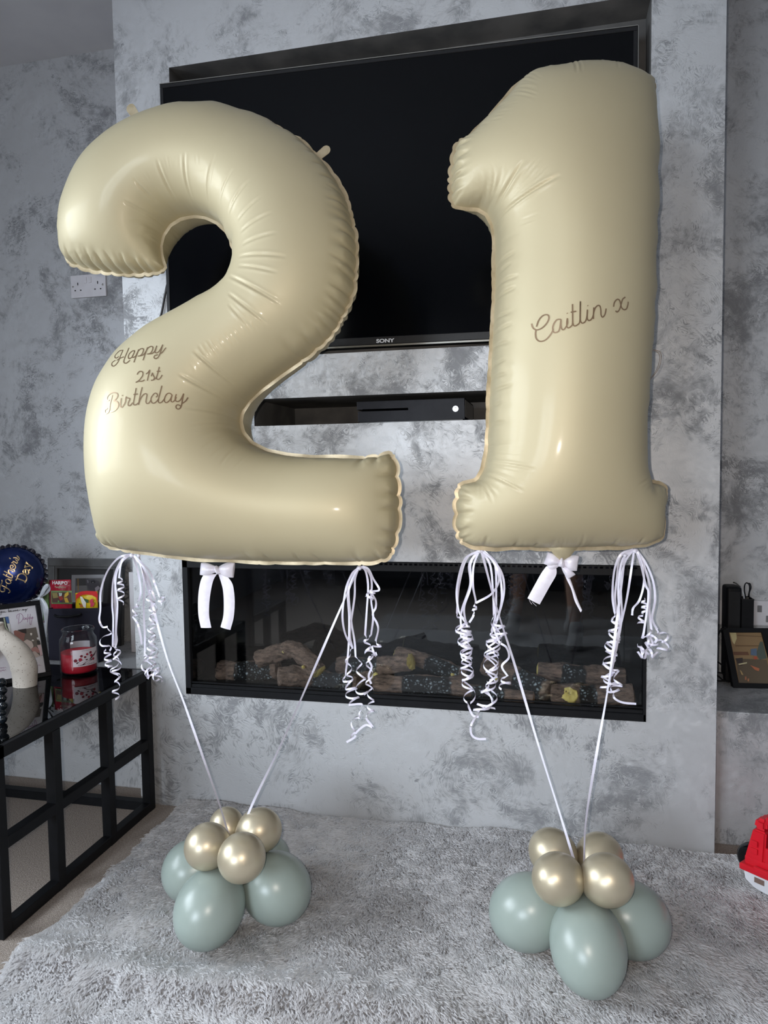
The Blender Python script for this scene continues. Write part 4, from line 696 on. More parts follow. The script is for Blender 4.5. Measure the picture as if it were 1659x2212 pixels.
def log(pix, Y, rpx, label, char=None, cuts=(1, 1), seed=0, knots=(), cm=('cut', 'cut')):
    pts = [PY(x, y, Yk) for (x, y), Yk in zip(pix, Y if hasattr(Y, '__len__') else [Y]*len(pix))]; P = spline(pts, 14) if len(pts) > 2 else [pts[0]+(pts[1]-pts[0])*t for t in np.linspace(0, 1, 34)]
    e = empty('imitation_log', P[len(P)//2], label, 'log', 'imitation logs of the fire')
    P = [np.asarray(p) for p in P]; n = 30; V = []; F = []; chv = []; R0 = [rpx*((p-CAM)@_f)/FPX for p in P]; up = np.array([0, 0, 1.]); m = len(P)
    for i, p in enumerate(P):
        t = P[min(i+1, m-1)]-P[max(i-1, 0)]; t /= np.linalg.norm(t); a = np.cross(up, t); a /= np.linalg.norm(a); b = np.cross(t, a)
        for k in range(n):
            an = 2*PI*k/n; rr = R0[i]*(1+.10*fbm(an*1.0+seed, i*.23, seed)*.5+.07*math.sin(an*9+3*math.sin(i*.4+seed))+.03*random.uniform(-1, 1)+.05*math.sin(i*.5+seed))
            if i in (0, m-1): rr *= .93
            q = p+rr*(math.cos(an)*a+math.sin(an)*b); V.append(q)
            u = i/(m-1); cv = 0
            if char and char[0] < u < char[1]:
                cv = min(1, (u-char[0])/.08, (char[1]-u)/.08)*max(0, min(1, .75-math.sin(an)*.6+(.5 if (math.cos(an)*a+math.sin(an)*b)[1] < 0 else -.2)))
            chv.append(cv)
    for i in range(m-1):
        for k in range(n): F.append((i*n+k, i*n+(k+1) % n, (i+1)*n+(k+1) % n, (i+1)*n+k))
    me = bpy.data.meshes.new('bark'); me.from_pydata([tuple(v) for v in V], [], F); at = me.attributes.new('char', 'FLOAT', 'POINT'); at.data.foreach_set('value', chv)
    link('bark', me, MAT['bark'], e, True)
    for s, i in ((0, 0), (1, m-1)):
        t = (P[1]-P[0]) if i == 0 else (P[-1]-P[-2]); t /= np.linalg.norm(t); t = -t if i == 0 else t; r_ = V[i*n:(i+1)*n]; c = sum(r_)/n
        V2 = list(r_)+[c+(q-c)*.55+t*.003*random.uniform(.3, 1.4) for q in r_]+[c+t*.004]; F2 = [(k, (k+1) % n, n+(k+1) % n, n+k) for k in range(n)]+[(n+k, n+(k+1) % n, 2*n) for k in range(n)]
        mesh('cut_end', V2, F2, MAT[cm[s]] if cuts[s] else MAT['bark'], e, True)
    for (x, y, rk) in knots:
        i = min(range(m), key=lambda j: (proj(P[j])[0]-x)**2); base = PY(x, y, P[i][1]-R0[i]*.93); rr = rk*1.9/FPX
        pr = [(.0001, .006)]+[(rr*(.5+.5*q), .006-.004*q) for q in (0.2, .6, 1)]+[(rr*1.1, -.004)]; ko = lathe('knot', pr, base, MAT['cut'], e, 11, (0, -1, .25))
        for v in ko.data.vertices: v.co += Vector([random.uniform(-1, 1)*rr*.16 for _ in range(3)])
    return e
log([(474, 1450), (540, 1450), (602, 1444)], .14, 21, 'long brown log at the left end of the fire', (.25, .95), (0, 0), 1)
log([(557, 1424), (600, 1410), (634, 1403), (664, 1424), (690, 1452)], [.12, .12, .11, .09, .07], 18.5, 'bent log resting on others at the left, pale cut ends', None, (1, 1), 2, knots=((613, 1408, 5),))
log([(602, 1466), (640, 1462), (672, 1462)], [.045, .07, .10], 23, 'short thick log stub at the front left', None, (0, 0), 3, knots=((655, 1441, 4),))
log([(662, 1464), (720, 1470), (775, 1476)], [.10, .085, .07], 18, 'charred log low at the front, left of centre', (.05, .98), (0, 0), 4)
log([(730, 1437), (810, 1440), (888, 1430)], [.15, .14, .10], 19, 'log with a large pale cut end facing right, centre', (.1, .62), (0, 1), 5)
log([(855, 1412), (930, 1432), (1005, 1462)], [.17, .16, .15], 17, 'sloping log at the centre back with its pale end up left', (.4, .95), (1, 0), 6, knots=((978, 1458, 5),))
log([(808, 1480), (900, 1478), (1008, 1482)], [.04, .05, .05], 19, 'long front log with ashy crackle, centre', (.3, .9), (0, 0), 7)
log([(770, 1466), (800, 1464), (830, 1462)], [.12, .12, .12], 15, 'short dark log tucked behind the centre front log', None, (0, 0), 8, knots=((812, 1462, 9),))
log([(1048, 1436), (1110, 1460), (1185, 1495)], [.16, .12, .07], 22, 'thick log sloping down to the right, half charred', (.5, .98), (0, 0), 9, knots=((1073, 1466, 6),))
log([(1162, 1449), (1250, 1456), (1350, 1462)], [.13, .13, .13], 20, 'straight log lying high at the right with crackled ash', (.25, .62), (1, 0), 10)
log([(960, 1484), (1050, 1498), (1152, 1509)], [.05, .045, .035], 15, 'slim front log with a brown cut end at right of centre', (.3, .75), (0, 1), 11, cm=('cut', 'cut2'))
log([(1192, 1500), (1280, 1502), (1368, 1500)], [.06, .055, .05], 23, 'thick log at the right end with a brown cut face', (.3, .6), (0, 1), 12, knots=((1232, 1502, 16),), cm=('cut', 'cut2'))
# ------------------------------------------------------------------ glass-topped side table
TX0, TX1, TY0, TY1, TZ = -1.05, .062, -.64, -.022, .425; B = .027
tb = empty('side_table', (-.5, -.33, 0), 'low black metal frame table with a dark glass top and grid side', 'table')
def bar(lo, hi, nm='rail', par=None): box(nm, lo, hi, MAT['blk'], par or tb, bev=.0015, seg=1)
py_ = [(TY0, TY0+B), (-.457, -.457+B), (-.245, -.245+B), (TY1-B, TY1)]
for a_, b_ in py_: bar((TX1-B, a_, 0), (TX1, b_, TZ-B), 'post')
for a_, b_ in (py_[0], py_[3]): bar((TX0, a_, 0), (TX0+B, b_, TZ-B), 'post')
for z in (0, .193): bar((TX1-B+.001, TY0+B, z+.0005), (TX1-.0005, TY1-B, z+B), 'side_rail')
bar((TX0, TY0+B, 0), (TX0+B, TY1-B, B), 'side_rail')
for y0_ in (TY0, TY1-B): bar((TX0+B, y0_, 0), (TX1-B, y0_+B, B), 'long_rail')
bm = bmesh.new()
for lo, hi in (((TX0, TY0, TZ-B), (TX1, TY0+B, TZ)), ((TX0, TY1-B, TZ-B), (TX1, TY1, TZ)), ((TX0, TY0, TZ-B), (TX0+B, TY1, TZ)), ((TX1-B, TY0, TZ-B), (TX1, TY1, TZ))): bbox(bm, lo, hi, .001, 1)
frombm('top_frame', bm, MAT['blk'], tb)
MAT['tabglass'] = thin_glass('smoked_glass', (.16, .17, .18, 1), 1.7)
box('glass_top', (TX0+.012, TY0+.012, TZ-.004), (TX1-.014, TY1-.012, TZ+.001), MAT['tabglass'], tb)
TZ += .001
# ------------------------------------------------------------------ things on the table
cj = PZ(172, 1452, TZ); rj = 38*np.linalg.norm((cj-CAM)@_f)/FPX; hj = .105*(1.0)
hj = (1452-1357)*((cj-CAM)@_f)/FPX*1.02
jar = empty('jar_candle', cj, 'glass jar candle with red wax and a cherry vanilla label', 'candle')
R_ = rj; H_ = hj
prof = [(.0001, .0), (R_*.9, .0), (R_*.985, .004), (R_, .010), (R_, H_*.70), (R_*.97, H_*.78), (R_*.84, H_*.86), (R_*.82, H_*.92), (R_*.87, H_*.945), (R_*.88, H_*.985), (R_*.85, H_), (R_*.80, H_*.985), (R_*.78, H_*.9), (R_*.92, H_*.78), (R_*.955, H_*.7), (R_*.955, .012), (R_*.9, .007), (.0001, .0065)]
lathe('glass_jar', prof, cj, MAT['jar'], jar, 64)
MAT['wax'] = noisy(pbr('red_wax', S(176, 18, 40), .45, 0., Subsurface_Weight=.3, Subsurface_Radius=(.03, .006, .006)), S(168, 14, 36), S(190, 26, 48), 30)
wh = H_*.48; lathe('wax', [(.0001, .0075), (R_*.9, .0075), (R_*.948, .013), (R_*.948, wh), (R_*.9, wh-.001), (.0001, wh-.001)], cj, MAT['wax'], jar, 64)
MAT['lab'] = flat(208, 198, 204)
vd = CAM-cj; va = math.atan2(vd[1], vd[0])
def jl(th, z, r=None): return cj+np.array([math.cos(th), math.sin(th), 0])*(R_*1.012 if r is None else r)+np.array([0, 0, z])
def jpatch(name, t0, t1, za, zb, mat, r=None, par=None, n=14):
    V = []; F = []
    for k in range(n+1): th = va+t0+(t1-t0)*k/n; V += [jl(th, za, r), jl(th, zb, r)]
    for k in range(n): F.append((2*k, 2*k+2, 2*k+3, 2*k+1))
    return mesh(name, V, F, mat, par or jar, True)
lb = jpatch('label', -.33, 1.12, H_*.22, H_*.59, MAT['lab'])
jpatch('label', 2.5, 3.6, H_*.22, H_*.62, MAT['lab'])
cher = [flat(150, 30, 55), flat(110, 16, 36), flat(66, 30, 40)]
def jdot(th, z, r0, m, k, sx=1., rot=0.):
    V = []; 
    for q in range(12):
        an = 2*PI*q/12; x = math.cos(an)*r0*sx; y = math.sin(an)*r0; x, y = x*math.cos(rot)-y*math.sin(rot), x*math.sin(rot)+y*math.cos(rot); V.append(jl(va+th+x/R_, z+y, R_*1.012+.0004+k*.00012))
    return V, m
V = []; F = []; mi = []
dots = [(.15, .33, .0055, 2, 5, .25), (.45, .30, .0045, 2, 6, .35), (.75, .40, .004, 2, 5, .6), (.95, .45, .003, 2, 5, .8), (-.18, .36, .008, 1, 1, 0), (.06, .375, .008, 0, 1, 0), (.12, .45, .006, 1, 1, 0), (.42, .475, .0055, 0, 1, 0), (.62, .50, .0065, 1, 1, 0), (.66, .43, .007, 0, 1, 0), (.78, .345, .0065, 0, 1, 0), (.3, .42, .005, 1, 1, 0)]
for k, (th, z, r0, c_, sx, ro) in enumerate(dots):
    vs, m_ = jdot(th, H_*z, r0*.62, c_, k, sx if sx > 1 else 1, ro); i = len(V); V += vs; F.append(tuple(range(i, i+12))); mi.append(m_)
mesh('fruit_print', V, F, cher, lb, mi=mi)
def jtext(name, s, z, size, tc):
    o = text(name, s, (0, 0, 0), (1, 0, 0), (0, 1, 0), size, flat(70, 40, 60), lb, ext=0.); me = o.data; me.transform(Matrix.Translation(Vector(jar.location)))
    for v in me.vertices:
        x, y = v.co.x, v.co.y; p = jl(va+tc+x/R_, z+y, R_*1.012+.0006)-cj; v.co = p
    me.update(); return o
jtext('label_title', 'CHERRY VANILLA', H_*.252, .0062, .40); jtext('label_heading', 'HOTEL COLLECTION', H_*.56, .0030, .42)
# arched stone vase
def shell_along(name, pts, radii, mat, parent, n=28, sy=1.): return tube(name, spline(pts, 8), list(np.interp(np.linspace(0, 1, (len(pts)-1)*8+1), np.linspace(0, 1, len(pts)), radii)), mat, parent, n)
MAT['stone'] = noisy(pbr('speckled_stone', S(190, 180, 168), .85), S(180, 171, 160), S(200, 191, 180), 14, bump=.3, bscale=300, dist=.001)
def speck(m):
    tc = N(m, 'ShaderNodeTexCoord'); vo = N(m, 'ShaderNodeTexVoronoi', i_Scale=330.); L(m, tc.outputs['Object'], vo.inputs['Vector']); sp = N(m, 'ShaderNodeSeparateColor'); L(m, vo.outputs['Color'], sp.inputs[0])
    a_ = N(m, 'ShaderNodeMath', operation='GREATER_THAN', i_1=.90); L(m, sp.outputs[0], a_.inputs[0]); b_ = N(m, 'ShaderNodeMath', operation='LESS_THAN', i_1=.35); L(m, vo.outputs['Distance'], b_.inputs[0]); c_ = N(m, 'ShaderNodeMath', operation='MULTIPLY'); L(m, a_.outputs[0], c_.inputs[0]); L(m, b_.outputs[0], c_.inputs[1])
    src = bsdf(m).inputs['Base Color'].links[0].from_socket; mx = N(m, 'ShaderNodeMix', data_type='RGBA'); mx.inputs[7].default_value = S(110, 96, 82); L(m, src, mx.inputs[6]); L(m, c_.outputs[0], mx.inputs[0]); L(m, mx.outputs[2], bsdf(m).inputs['Base Color'])
speck(MAT['stone'])
cv = PZ(53, 1481, TZ); tv_ = (cv-CAM)@_f
vs = empty('arched_vase', cv, 'speckled cream stone vase shaped as an arch, left end of the table', 'vase')
def VP(x, y, dt=0.): return PT(x, y, tv_+dt)
pl = [VP(54, 1486), VP(54, 1462), VP(52, 1440), VP(40, 1413), VP(16, 1388), VP(-2, 1368), VP(-6, 1350)]; k_ = tv_/FPX
o = shell_along('arch_body', pl, [26*k_, 27*k_, 29*k_, 27*k_, 22*k_, 16*k_, 13*k_], MAT['stone'], vs); o.data.update()
for v in o.data.vertices:
    if v.co.z < .0005: v.co.z = .0005
pl = [VP(-66, 1505), VP(-66, 1470), VP(-62, 1436), VP(-45, 1405), VP(-20, 1386), VP(-6, 1372), VP(-6, 1350)]
o = shell_along('arch_leg', pl, [26*k_, 27*k_, 29*k_, 27*k_, 22*k_, 16*k_, 13*k_], MAT['stone'], vs)
for v in o.data.vertices:
    if v.co.z < .0005: v.co.z = .0005
for o in vs.children:
    for v in o.data.vertices: v.co.y *= .78
lathe('neck_rim', [(9*k_, 0), (13.2*k_, -.001), (13.6*k_, .004), (11.5*k_, .0065), (8.5*k_, .004), (8.5*k_, -.008)], VP(-6, 1350), MAT['stone'], vs, 28)
# strand of black beads
MAT['bead'] = pbr('black_glass_bead', S(14, 18, 24), .12); noisy(MAT['bead'], S(10, 13, 18), S(22, 30, 36), 30)
bd = empty('bead_garland', PZ(5, 1560, TZ), 'string of shiny black beads hanging down at the left end of the table', 'beads', None)
bp = [(4, 1474), (6, 1491), (5, 1508), (7, 1524), (4, 1540), (6, 1555), (-8, 1482), (-10, 1500), (-9, 1520), (-11, 1540), (-10, 1558)]
bpts = []
for i, (x, y) in enumerate(bp):
    p = PZ(x, y+8, TZ); yy = -.44-.006*(i % 6) if i < 6 else -.445-.006*(i % 6); 
    q = PY(x, y, -.50+(1560-y)*.0003); q[2] = max(q[2], TZ+.010); bpts.append(q)
    lathe('bead', [(.0001, -.0105), (.0045, -.0095), (.0085, -.006), (.0105, 0), (.0085, .006), (.0045, .0095), (.0001, .0105)], q, MAT['bead'], bd, 18)
tube('bead_string', [bpts[i] for i in (0, 1, 2, 3, 4, 5)], .0012, MAT['blk'], bd, 6); tube('bead_string', [bpts[i] for i in range(6, 11)], .0012, MAT['blk'], bd, 6)
# black frame with the printed keepsake, leaning back
A = PZ(112, 1459, TZ); ty = A[1]
best = (9,)                                                         # lean and turn that square the frame with its seen corners
for yl in np.arange(1462, 1486, 1.):
    Lb = PZ(0, yl, TZ); er = A-Lb; er[2] = 0; er /= np.linalg.norm(er)
    for dy in np.arange(.02, .09, .002):
        Bt = PY(86, 1296, ty+dy); e_ = Bt-A; c_ = abs(e_@er)/np.linalg.norm(e_)+abs(yl-1467)*.0008+abs(dy-.05)*.2
        if c_ < best[0]: best = (c_, er, Bt)
er, Bt = best[1:]; eu = Bt-A; hgt = np.linalg.norm(eu); eu /= hgt; eu = eu-er*(eu@er); eu /= np.linalg.norm(eu); en = np.cross(er, eu)
fw = .21; kp = empty('keepsake_frame', A-er*fw/2, 'black photo frame printed with you became my Daddy', 'picture frame')
O = A-er*fw; bs = (er, eu, en); fb = .0135
bm = bmesh.new()
for lo, hi in (((0, 0, -.016), (fw, fb, 0)), ((0, hgt-fb, -.016), (fw, hgt, 0)), ((0, fb, -.016), (fb, hgt-fb, 0)), ((fw-fb, fb, -.016), (fw, hgt-fb, 0))): bbox(bm, lo, hi, .001, 1, bs, O)
frombm('frame', bm, MAT['blk'], kp); MAT['print'] = flat(214, 212, 218)
pr_ = box('print', (fb-.001, fb-.001, -.010), (fw-fb+.001, hgt-fb+.001, -.006), MAT['print'], kp, basis=bs, org=O)
box('backboard', (.004, .004, -.0155), (fw-.004, hgt-.004, -.0105), MAT['blk'], kp, basis=bs, org=O)
# strut
prism('strut', [A-er*fw*.5-en*.016+eu*.0, A-er*(fw*.5-.03)-en*.016, A-er*(fw*.5-.02)-en*.016+eu*.11, A-er*(fw*.5-.01)-en*.016+eu*.11], -en*.002, MAT['blk'], kp)
OP = O-en*.006; ink = flat(40, 36, 44); pink = flat(150, 96, 140)
kk = lambda q: cl((0, 1300), 11.06, q)
layers('photo_print', OP, en, [(flat(112, 104, 96), kk([(325, 700), (860, 605), (1015, 1280), (470, 1400)])), (flat(150, 100, 92), kk([(325, 705), (370, 680), (600, 760), (560, 960), (500, 1060), (372, 1000)])), (flat(50, 42, 42), kk([(420, 672), (625, 640), (630, 760), (520, 735)])), (flat(206, 190, 182), kk([(540, 960), (640, 900), (760, 950), (800, 1060), (720, 1200), (500, 1100)])), (flat(176, 128, 122), kk([(740, 1120), (850, 1070), (930, 1140), (940, 1230), (760, 1180)])), (flat(214, 186, 190), kk([(880, 1040), (965, 1030), (1010, 1260), (960, 1310), (940, 1180)])), (flat(190, 176, 168), kk([(730, 1210), (830, 1180), (950, 1290), (860, 1340), (780, 1300)])), (flat(60, 56, 56), kk([(870, 930), (945, 930), (970, 1020), (890, 1020)])), (flat(225, 225, 225), kk([(870, 860), (938, 855), (942, 905), (885, 905)])), (flat(235, 230, 220), kk([(712, 760), (740, 745), (765, 765), (755, 805), (725, 810)])), (flat(220, 214, 206), kk([(745, 925), (780, 905), (808, 925), (800, 945), (760, 945)]))], kp)
layers('photo_print', OP, en, [(flat(40, 42, 48), kk([(-90, 395), (200, 352), (268, 770), (-40, 830)])), (flat(70, 100, 150), kk([(120, 362), (200, 352), (228, 540), (160, 500)])), (flat(160, 168, 140), kk([(75, 385), (110, 380), (150, 600), (250, 770), (215, 775), (120, 600)])), (flat(190, 190, 186), kk([(160, 520), (228, 520), (262, 770), (235, 770)]))], kp)
dd = [[(410, 410), (400, 340), (430, 300), (500, 285), (545, 340), (545, 400), (510, 470), (455, 510)], [(458, 300), (450, 400), (440, 535)], [(600, 385), (570, 385), (560, 420), (585, 430), (605, 390), (612, 425)], [(640, 375), (622, 400), (640, 420), (660, 390), (668, 290), (660, 400), (655, 490)], [(700, 360), (680, 390), (695, 410), (715, 370), (720, 290), (715, 400), (715, 520)], [(735, 365), (735, 400), (760, 385), (775, 350), (760, 440), (740, 545), (720, 540), (715, 500)], [(760, 400), (800, 375)]]
planestroke('daddy_script', [kk(q) for q in dd], OP, en, .0011, pink, kp)
bc = [[(-10, 240), (0, 270), (15, 240), (30, 225), (25, 290), (10, 325)], [(45, 235), (40, 260), (62, 258), (66, 235), (48, 232)], [(82, 225), (85, 255), (105, 245), (112, 222)], [(112, 222), (115, 250), (160, 240)], [(205, 165), (200, 210), (195, 252)], [(198, 240), (215, 215), (232, 228), (218, 250)], [(240, 230), (258, 212), (245, 208), (240, 240), (270, 236)], [(295, 210), (275, 215), (280, 238), (302, 230)], [(325, 205), (308, 220), (318, 232), (332, 208), (338, 228)], [(350, 230), (352, 205), (368, 200), (372, 225), (390, 198), (398, 222)], [(410, 210), (430, 195), (418, 190), (412, 215), (440, 215), (492, 188)], [(525, 215), (528, 188), (545, 182), (550, 208), (565, 180), (575, 205)], [(590, 180), (595, 200), (620, 175), (612, 230), (600, 248)], [(610, 215), (660, 160)]]
planestroke('became_script', [kk(q) for q in bc], OP, en, .0012, ink, kp)
planestroke('small_script', [kk(q) for q in ([(885, 1530), (900, 1520), (905, 1532), (925, 1515), (930, 1490), (935, 1525), (950, 1515), (960, 1525), (990, 1515)], [(0, 1590), (20, 1570), (25, 1600), (45, 1570), (60, 1590), (80, 1565), (90, 1590), (115, 1565), (150, 1580)], [(0, 1670), (15, 1630), (30, 1640), (15, 1665), (40, 1660), (55, 1625), (70, 1650), (80, 1620), (100, 1655), (120, 1615), (145, 1640)])], OP, en, .0006, pink, kp)
# ------------------------------------------------------------------ things on the left ledge
LZ = .3825
# navy gift bag
yb = PZ(160, 1429, LZ)[1]
def BP(x, y, d=0.): return PY(x, y, yb+d)
bag = empty('gift_bag', BP(160, 1429), 'navy paper gift bag full of sweets behind the jar candle', 'bag')
MAT['navy'] = noisy(pbr('navy_paper', S(28, 27, 42), .65, Specular_IOR_Level=.3), S(25, 24, 38), S(32, 31, 46), 10)
f0, f1, f2, f3 = BP(106, 1430), BP(212, 1429), BP(218, 1313), BP(102, 1315)
for q in (f0, f1): q[2] = LZ+.0008
dp = np.array([.012, .085, 0]); V = [f0, f1, f2, f3, f0+dp, f1+dp, f2+dp, f3+dp]
g1 = (f1+dp*.5)+np.array([-.0, 0, 0]); 
mesh('bag_body', V, [(0, 1, 2, 3), (1, 5, 6, 2), (5, 4, 7, 6), (4, 0, 3, 7), (0, 4, 5, 1)], MAT['navy'], bag)
prism('folded_rim', [f3+np.array([0, -.0008, 0]), f2+np.array([0, -.0008, 0]), f2+(f1-f2)*.07+np.array([0, -.0008, 0]), f3+(f0-f3)*.07+np.array([0, -.0008, 0])], np.array([0, -.0004, 0]), MAT['navy'], bag)
hp = [BP(118, 1329, -.002), BP(124, 1332, -.006), BP(140, 1332, -.008), BP(155, 1331, -.008), BP(170, 1328, -.006), BP(175, 1325, -.002)]
tube('rope_handle', spline(hp, 6), .0035, MAT['blk'], bag, 8)
hp = [q+dp+np.array([0, .006, 0]) for q in hp]; tube('rope_handle', spline(hp, 6), .0035, MAT['blk'], bag, 8)
def packet(name, label, px, d, puff, mat, seed=0):
    """soft pillow pack: four pixel corners (bl, br, tr, tl) on a plane inside the bag"""
    q = [BP(x, y, d) for x, y in px]; n = np.cross(q[1]-q[0], q[3]-q[0]); n /= np.linalg.norm(n); n = n if n[1] < 0 else -n; V = []; F = []; m = 14
    for side in (1, -1):
        for j in range(m+1):
            for i in range(m+1):
                u, v = i/m, j/m; p = q[0]*(1-u)*(1-v)+q[1]*u*(1-v)+q[2]*u*v+q[3]*(1-u)*v; b = (math.sin(PI*u)**.6)*(max(0, math.sin(PI*min(max((v-.06)/.88, 0), 1)))**.5)
                V.append(p+n*side*(puff*b+.0006+.0012*math.sin(17*u+seed+5*v)*math.sin(9*v+seed)*b))
    k = (m+1)**2
    for s in (0, 1):
        for j in range(m):
            for i in range(m):
                a = s*k+j*(m+1)+i; f = (a, a+1, a+m+2, a+m+1); F.append(f if s == 0 else f[::-1])
    rim = [j for j in range(m+1)]+[j*(m+1)+m for j in range(1, m+1)]+[m*(m+1)+j for j in range(m-1, -1, -1)]+[j*(m+1) for j in range(m-1, 0, -1)]
    for a, b in zip(rim, rim[1:]+rim[:1]): F.append((a, a+k, b+k, b))
    e = empty(name, sum(q)/4, label, 'sweets'); mesh('wrapper', V, F, mat, e, True)
    return e, q, n
MAT['redfoil'] = noisy(pbr('red_wrapper', S(172, 30, 52), .3), S(160, 26, 46), S(186, 40, 62), 30, bump=.3, bscale=90, dist=.003)
e, q, n = packet('sweet_packet', 'red sweet packet lettered HARIBO, left in the gift bag', [(112, 1335), (157, 1335), (153, 1252), (106, 1253)], .03, .010, MAT['redfoil'], 1)
OH = q[0]+n*.0122
hk = lambda p: cl((90, 1230), 11.85, p)
layers('window_print', OH, n, [(flat(120, 146, 96), hk([(240, 545), (770, 545), (790, 880), (250, 880)])), (flat(90, 60, 50), hk([(260, 590), (760, 590), (775, 850), (270, 850)])), (flat(150, 136, 84), hk([(270, 600), (400, 600), (430, 720), (300, 740)])), (flat(168, 60, 52), hk([(430, 690), (520, 670), (560, 760), (480, 800)])), (flat(206, 170, 60), hk([(600, 620), (690, 560), (700, 640), (640, 700), (580, 720)])), (flat(200, 160, 60), hk([(580, 730), (660, 720), (720, 870), (620, 870)])), (flat(86, 120, 70), hk([(300, 845), (780, 845), (785, 880), (300, 880)])), (flat(80, 50, 110), hk([(480, 800), (520, 800), (520, 838), (485, 838)])), (flat(100, 150, 80), hk([(430, 790), (470, 795), (465, 840), (425, 835)])), (flat(200, 215, 205), hk([(450, 600), (540, 600), (530, 670), (470, 690)]))], e)
up_ = np.array([0, 0, 1.]); exh = q[1]-q[0]; exh[2] = 0; ct = onplane(OH, n, hk([(480, 345)])[0]); text('packet_lettering', 'HARIBO', ct+n*.0030, exh, up_, .0155, flat(225, 215, 215), e, bold=.0006, sx=1.05)
ct = onplane(OH, n, hk([(490, 450)])[0]); text('packet_small_print', 'Tangfastics', ct+n*.0030, exh, up_, .0095, flat(190, 200, 170), e, sx=1.05)
MAT['yel'] = noisy(pbr('yellow_wrapper', S(228, 196, 24), .3), S(224, 190, 20), S(232, 204, 34), 20, bump=.3, bscale=70, dist=.003)
e, q, n = packet('sweet_bag', 'yellow and red sweet bag at the right in the gift bag', [(164, 1340), (212, 1338), (211, 1277), (163, 1281)], .022, .009, MAT['yel'], 4)
OH = q[0]+n*.0112
layers('red_border', OH, n, [(flat(206, 34, 36), hk([(875, 640), (1000, 565), (1150, 550), (1400, 560), (1440, 640), (1430, 900), (1400, 720), (1290, 660), (1150, 640), (1000, 665), (900, 760), (880, 900)]))], e)
layers('pink_blob', OH, n, [(flat(204, 60, 84), hk([(1240, 780), (1300, 745), (1325, 790), (1310, 850), (1345, 840), (1350, 890), (1310, 960), (1240, 960), (1250, 880), (1225, 830)])), (flat(60, 90, 50), hk([(1050, 790), (1100, 745), (1200, 780), (1190, 860), (1090, 830)])), (flat(240, 236, 226), hk([(985, 690), (1040, 700), (1140, 850), (1130, 990), (1070, 960), (1020, 830)])), (flat(200, 110, 40), hk([(975, 880), (1050, 900), (1070, 970), (985, 965)])), (flat(70, 60, 30), hk([(960, 870), (985, 860), (1000, 900), (975, 905)]))], e)
MAT['greenf'] = noisy(pbr('green_wrapper', S(92, 128, 70), .35), S(60, 90, 50), S(120, 150, 90), 40); MAT['pinkf'] = noisy(pbr('plum_wrapper', S(110, 60, 70), .35), S(90, 46, 56), S(130, 76, 84), 50)
packet('sweet_pouch', 'green and plum sweet pouch hidden behind the ribbon loop', [(94, 1345), (120, 1345), (112, 1256), (92, 1256)], .055, .008, MAT['pinkf'], 6)
packet('sweet_pouch', 'small green sweet wrapper peeping out beside the blue balloon', [(93, 1340), (108, 1340), (104, 1253), (92, 1255)], .045, .005, MAT['greenf'], 7)
# grey wooden frame with the dog photograph, against the back wall
yd = .40
def DP(x, y, d=0.): return PY(x, y, yd+d)
dl, dr_, dt_, db = DP(108, 1300)[0], DP(268, 1300)[0], DP(160, 1206)[2], LZ+.001
df = empty('dog_picture_frame', ((dl+dr_)/2, yd, db), 'wide grey wooden frame holding a black and white dog photograph', 'picture frame')
MAT['greywood'] = noisy(pbr('grey_painted_wood', S(92, 92, 92), .5), S(84, 84, 84), S(100, 100, 100), 25)
tn = .075; b1 = .030
eu = np.array([0, math.sin(tn), math.cos(tn)]); en = np.array([0, -math.cos(tn), math.sin(tn)]); er = np.array([1., 0, 0]); O = np.array([dl, yd-.028, db]); bs = (er, eu, en); w = dr_-dl; h = (dt_-db)/math.cos(tn)
bm = bmesh.new()
for lo, hi in (((0, 0, -.02), (w, b1, 0)), ((0, h-b1, -.02), (w, h, 0)), ((0, b1, -.02), (b1, h-b1, 0)), ((w-b1, b1, -.02), (w, h-b1, 0))): bbox(bm, lo, hi, .003, 2, bs, O)
frombm('frame', bm, MAT['greywood'], df)
bm = bmesh.new(); j = b1-.001; c_ = b1+.008
for lo, hi in (((j, j, -.016), (w-j, c_, -.004)), ((j, h-c_, -.016), (w-j, h-j, -.004)), ((j, c_, -.016), (c_, h-c_, -.004)), ((w-c_, c_, -.016), (w-j, h-c_, -.004))): bbox(bm, lo, hi, .001, 1, bs, O)
frombm('inner_moulding', bm, MAT['greywood'], df)
box('mount', (j, j, -.018), (w-j, h-j, -.014), flat(52, 52, 54), df, basis=bs, org=O)
OP = O-en*.014; px0 = [(155, 1242), (225.5, 1241), (222, 1300), (153, 1301)]
layers('photograph', OP, en, [(flat(196, 198, 204), px0), (flat(128, 128, 130), [(163, 1249), (220, 1248.5), (219, 1296), (162, 1297)]), (flat(84, 84, 86), [(165, 1250), (186, 1249), (187, 1264), (166, 1265)]), (flat(156, 156, 158), [(164, 1266), (188, 1265), (190, 1282), (164, 1284)]), (flat(200, 160, 90), [(168, 1250), (170, 1250), (170.6, 1280), (168.6, 1280)]), (flat(92, 90, 98), [(185, 1252), (190, 1249), (194, 1252), (203, 1251), (214, 1256), (218, 1268), (212, 1275), (205, 1283), (196, 1278), (190, 1268), (186, 1262)]), (flat(150, 148, 158), [(188, 1253), (191, 1252.5), (192.5, 1258), (190, 1260)]), (flat(46, 44, 50), [(197, 1255), (204, 1253), (208, 1257), (204, 1260), (198, 1259)]), (flat(206, 200, 214), [(206, 1270), (213, 1265), (217, 1270), (208, 1280)]), (flat(226, 226, 228), [(201, 1257.2), (202.6, 1257), (202.6, 1258.4), (201.2, 1258.6)])], df)
MAT['pane2'] = thin_glass('picture_glass', (.93, .93, .93, 1), 1.5); box('glazing', (j, j, -.0125), (w-j, h-j, -.011), MAT['pane2'], df, basis=bs, org=O)
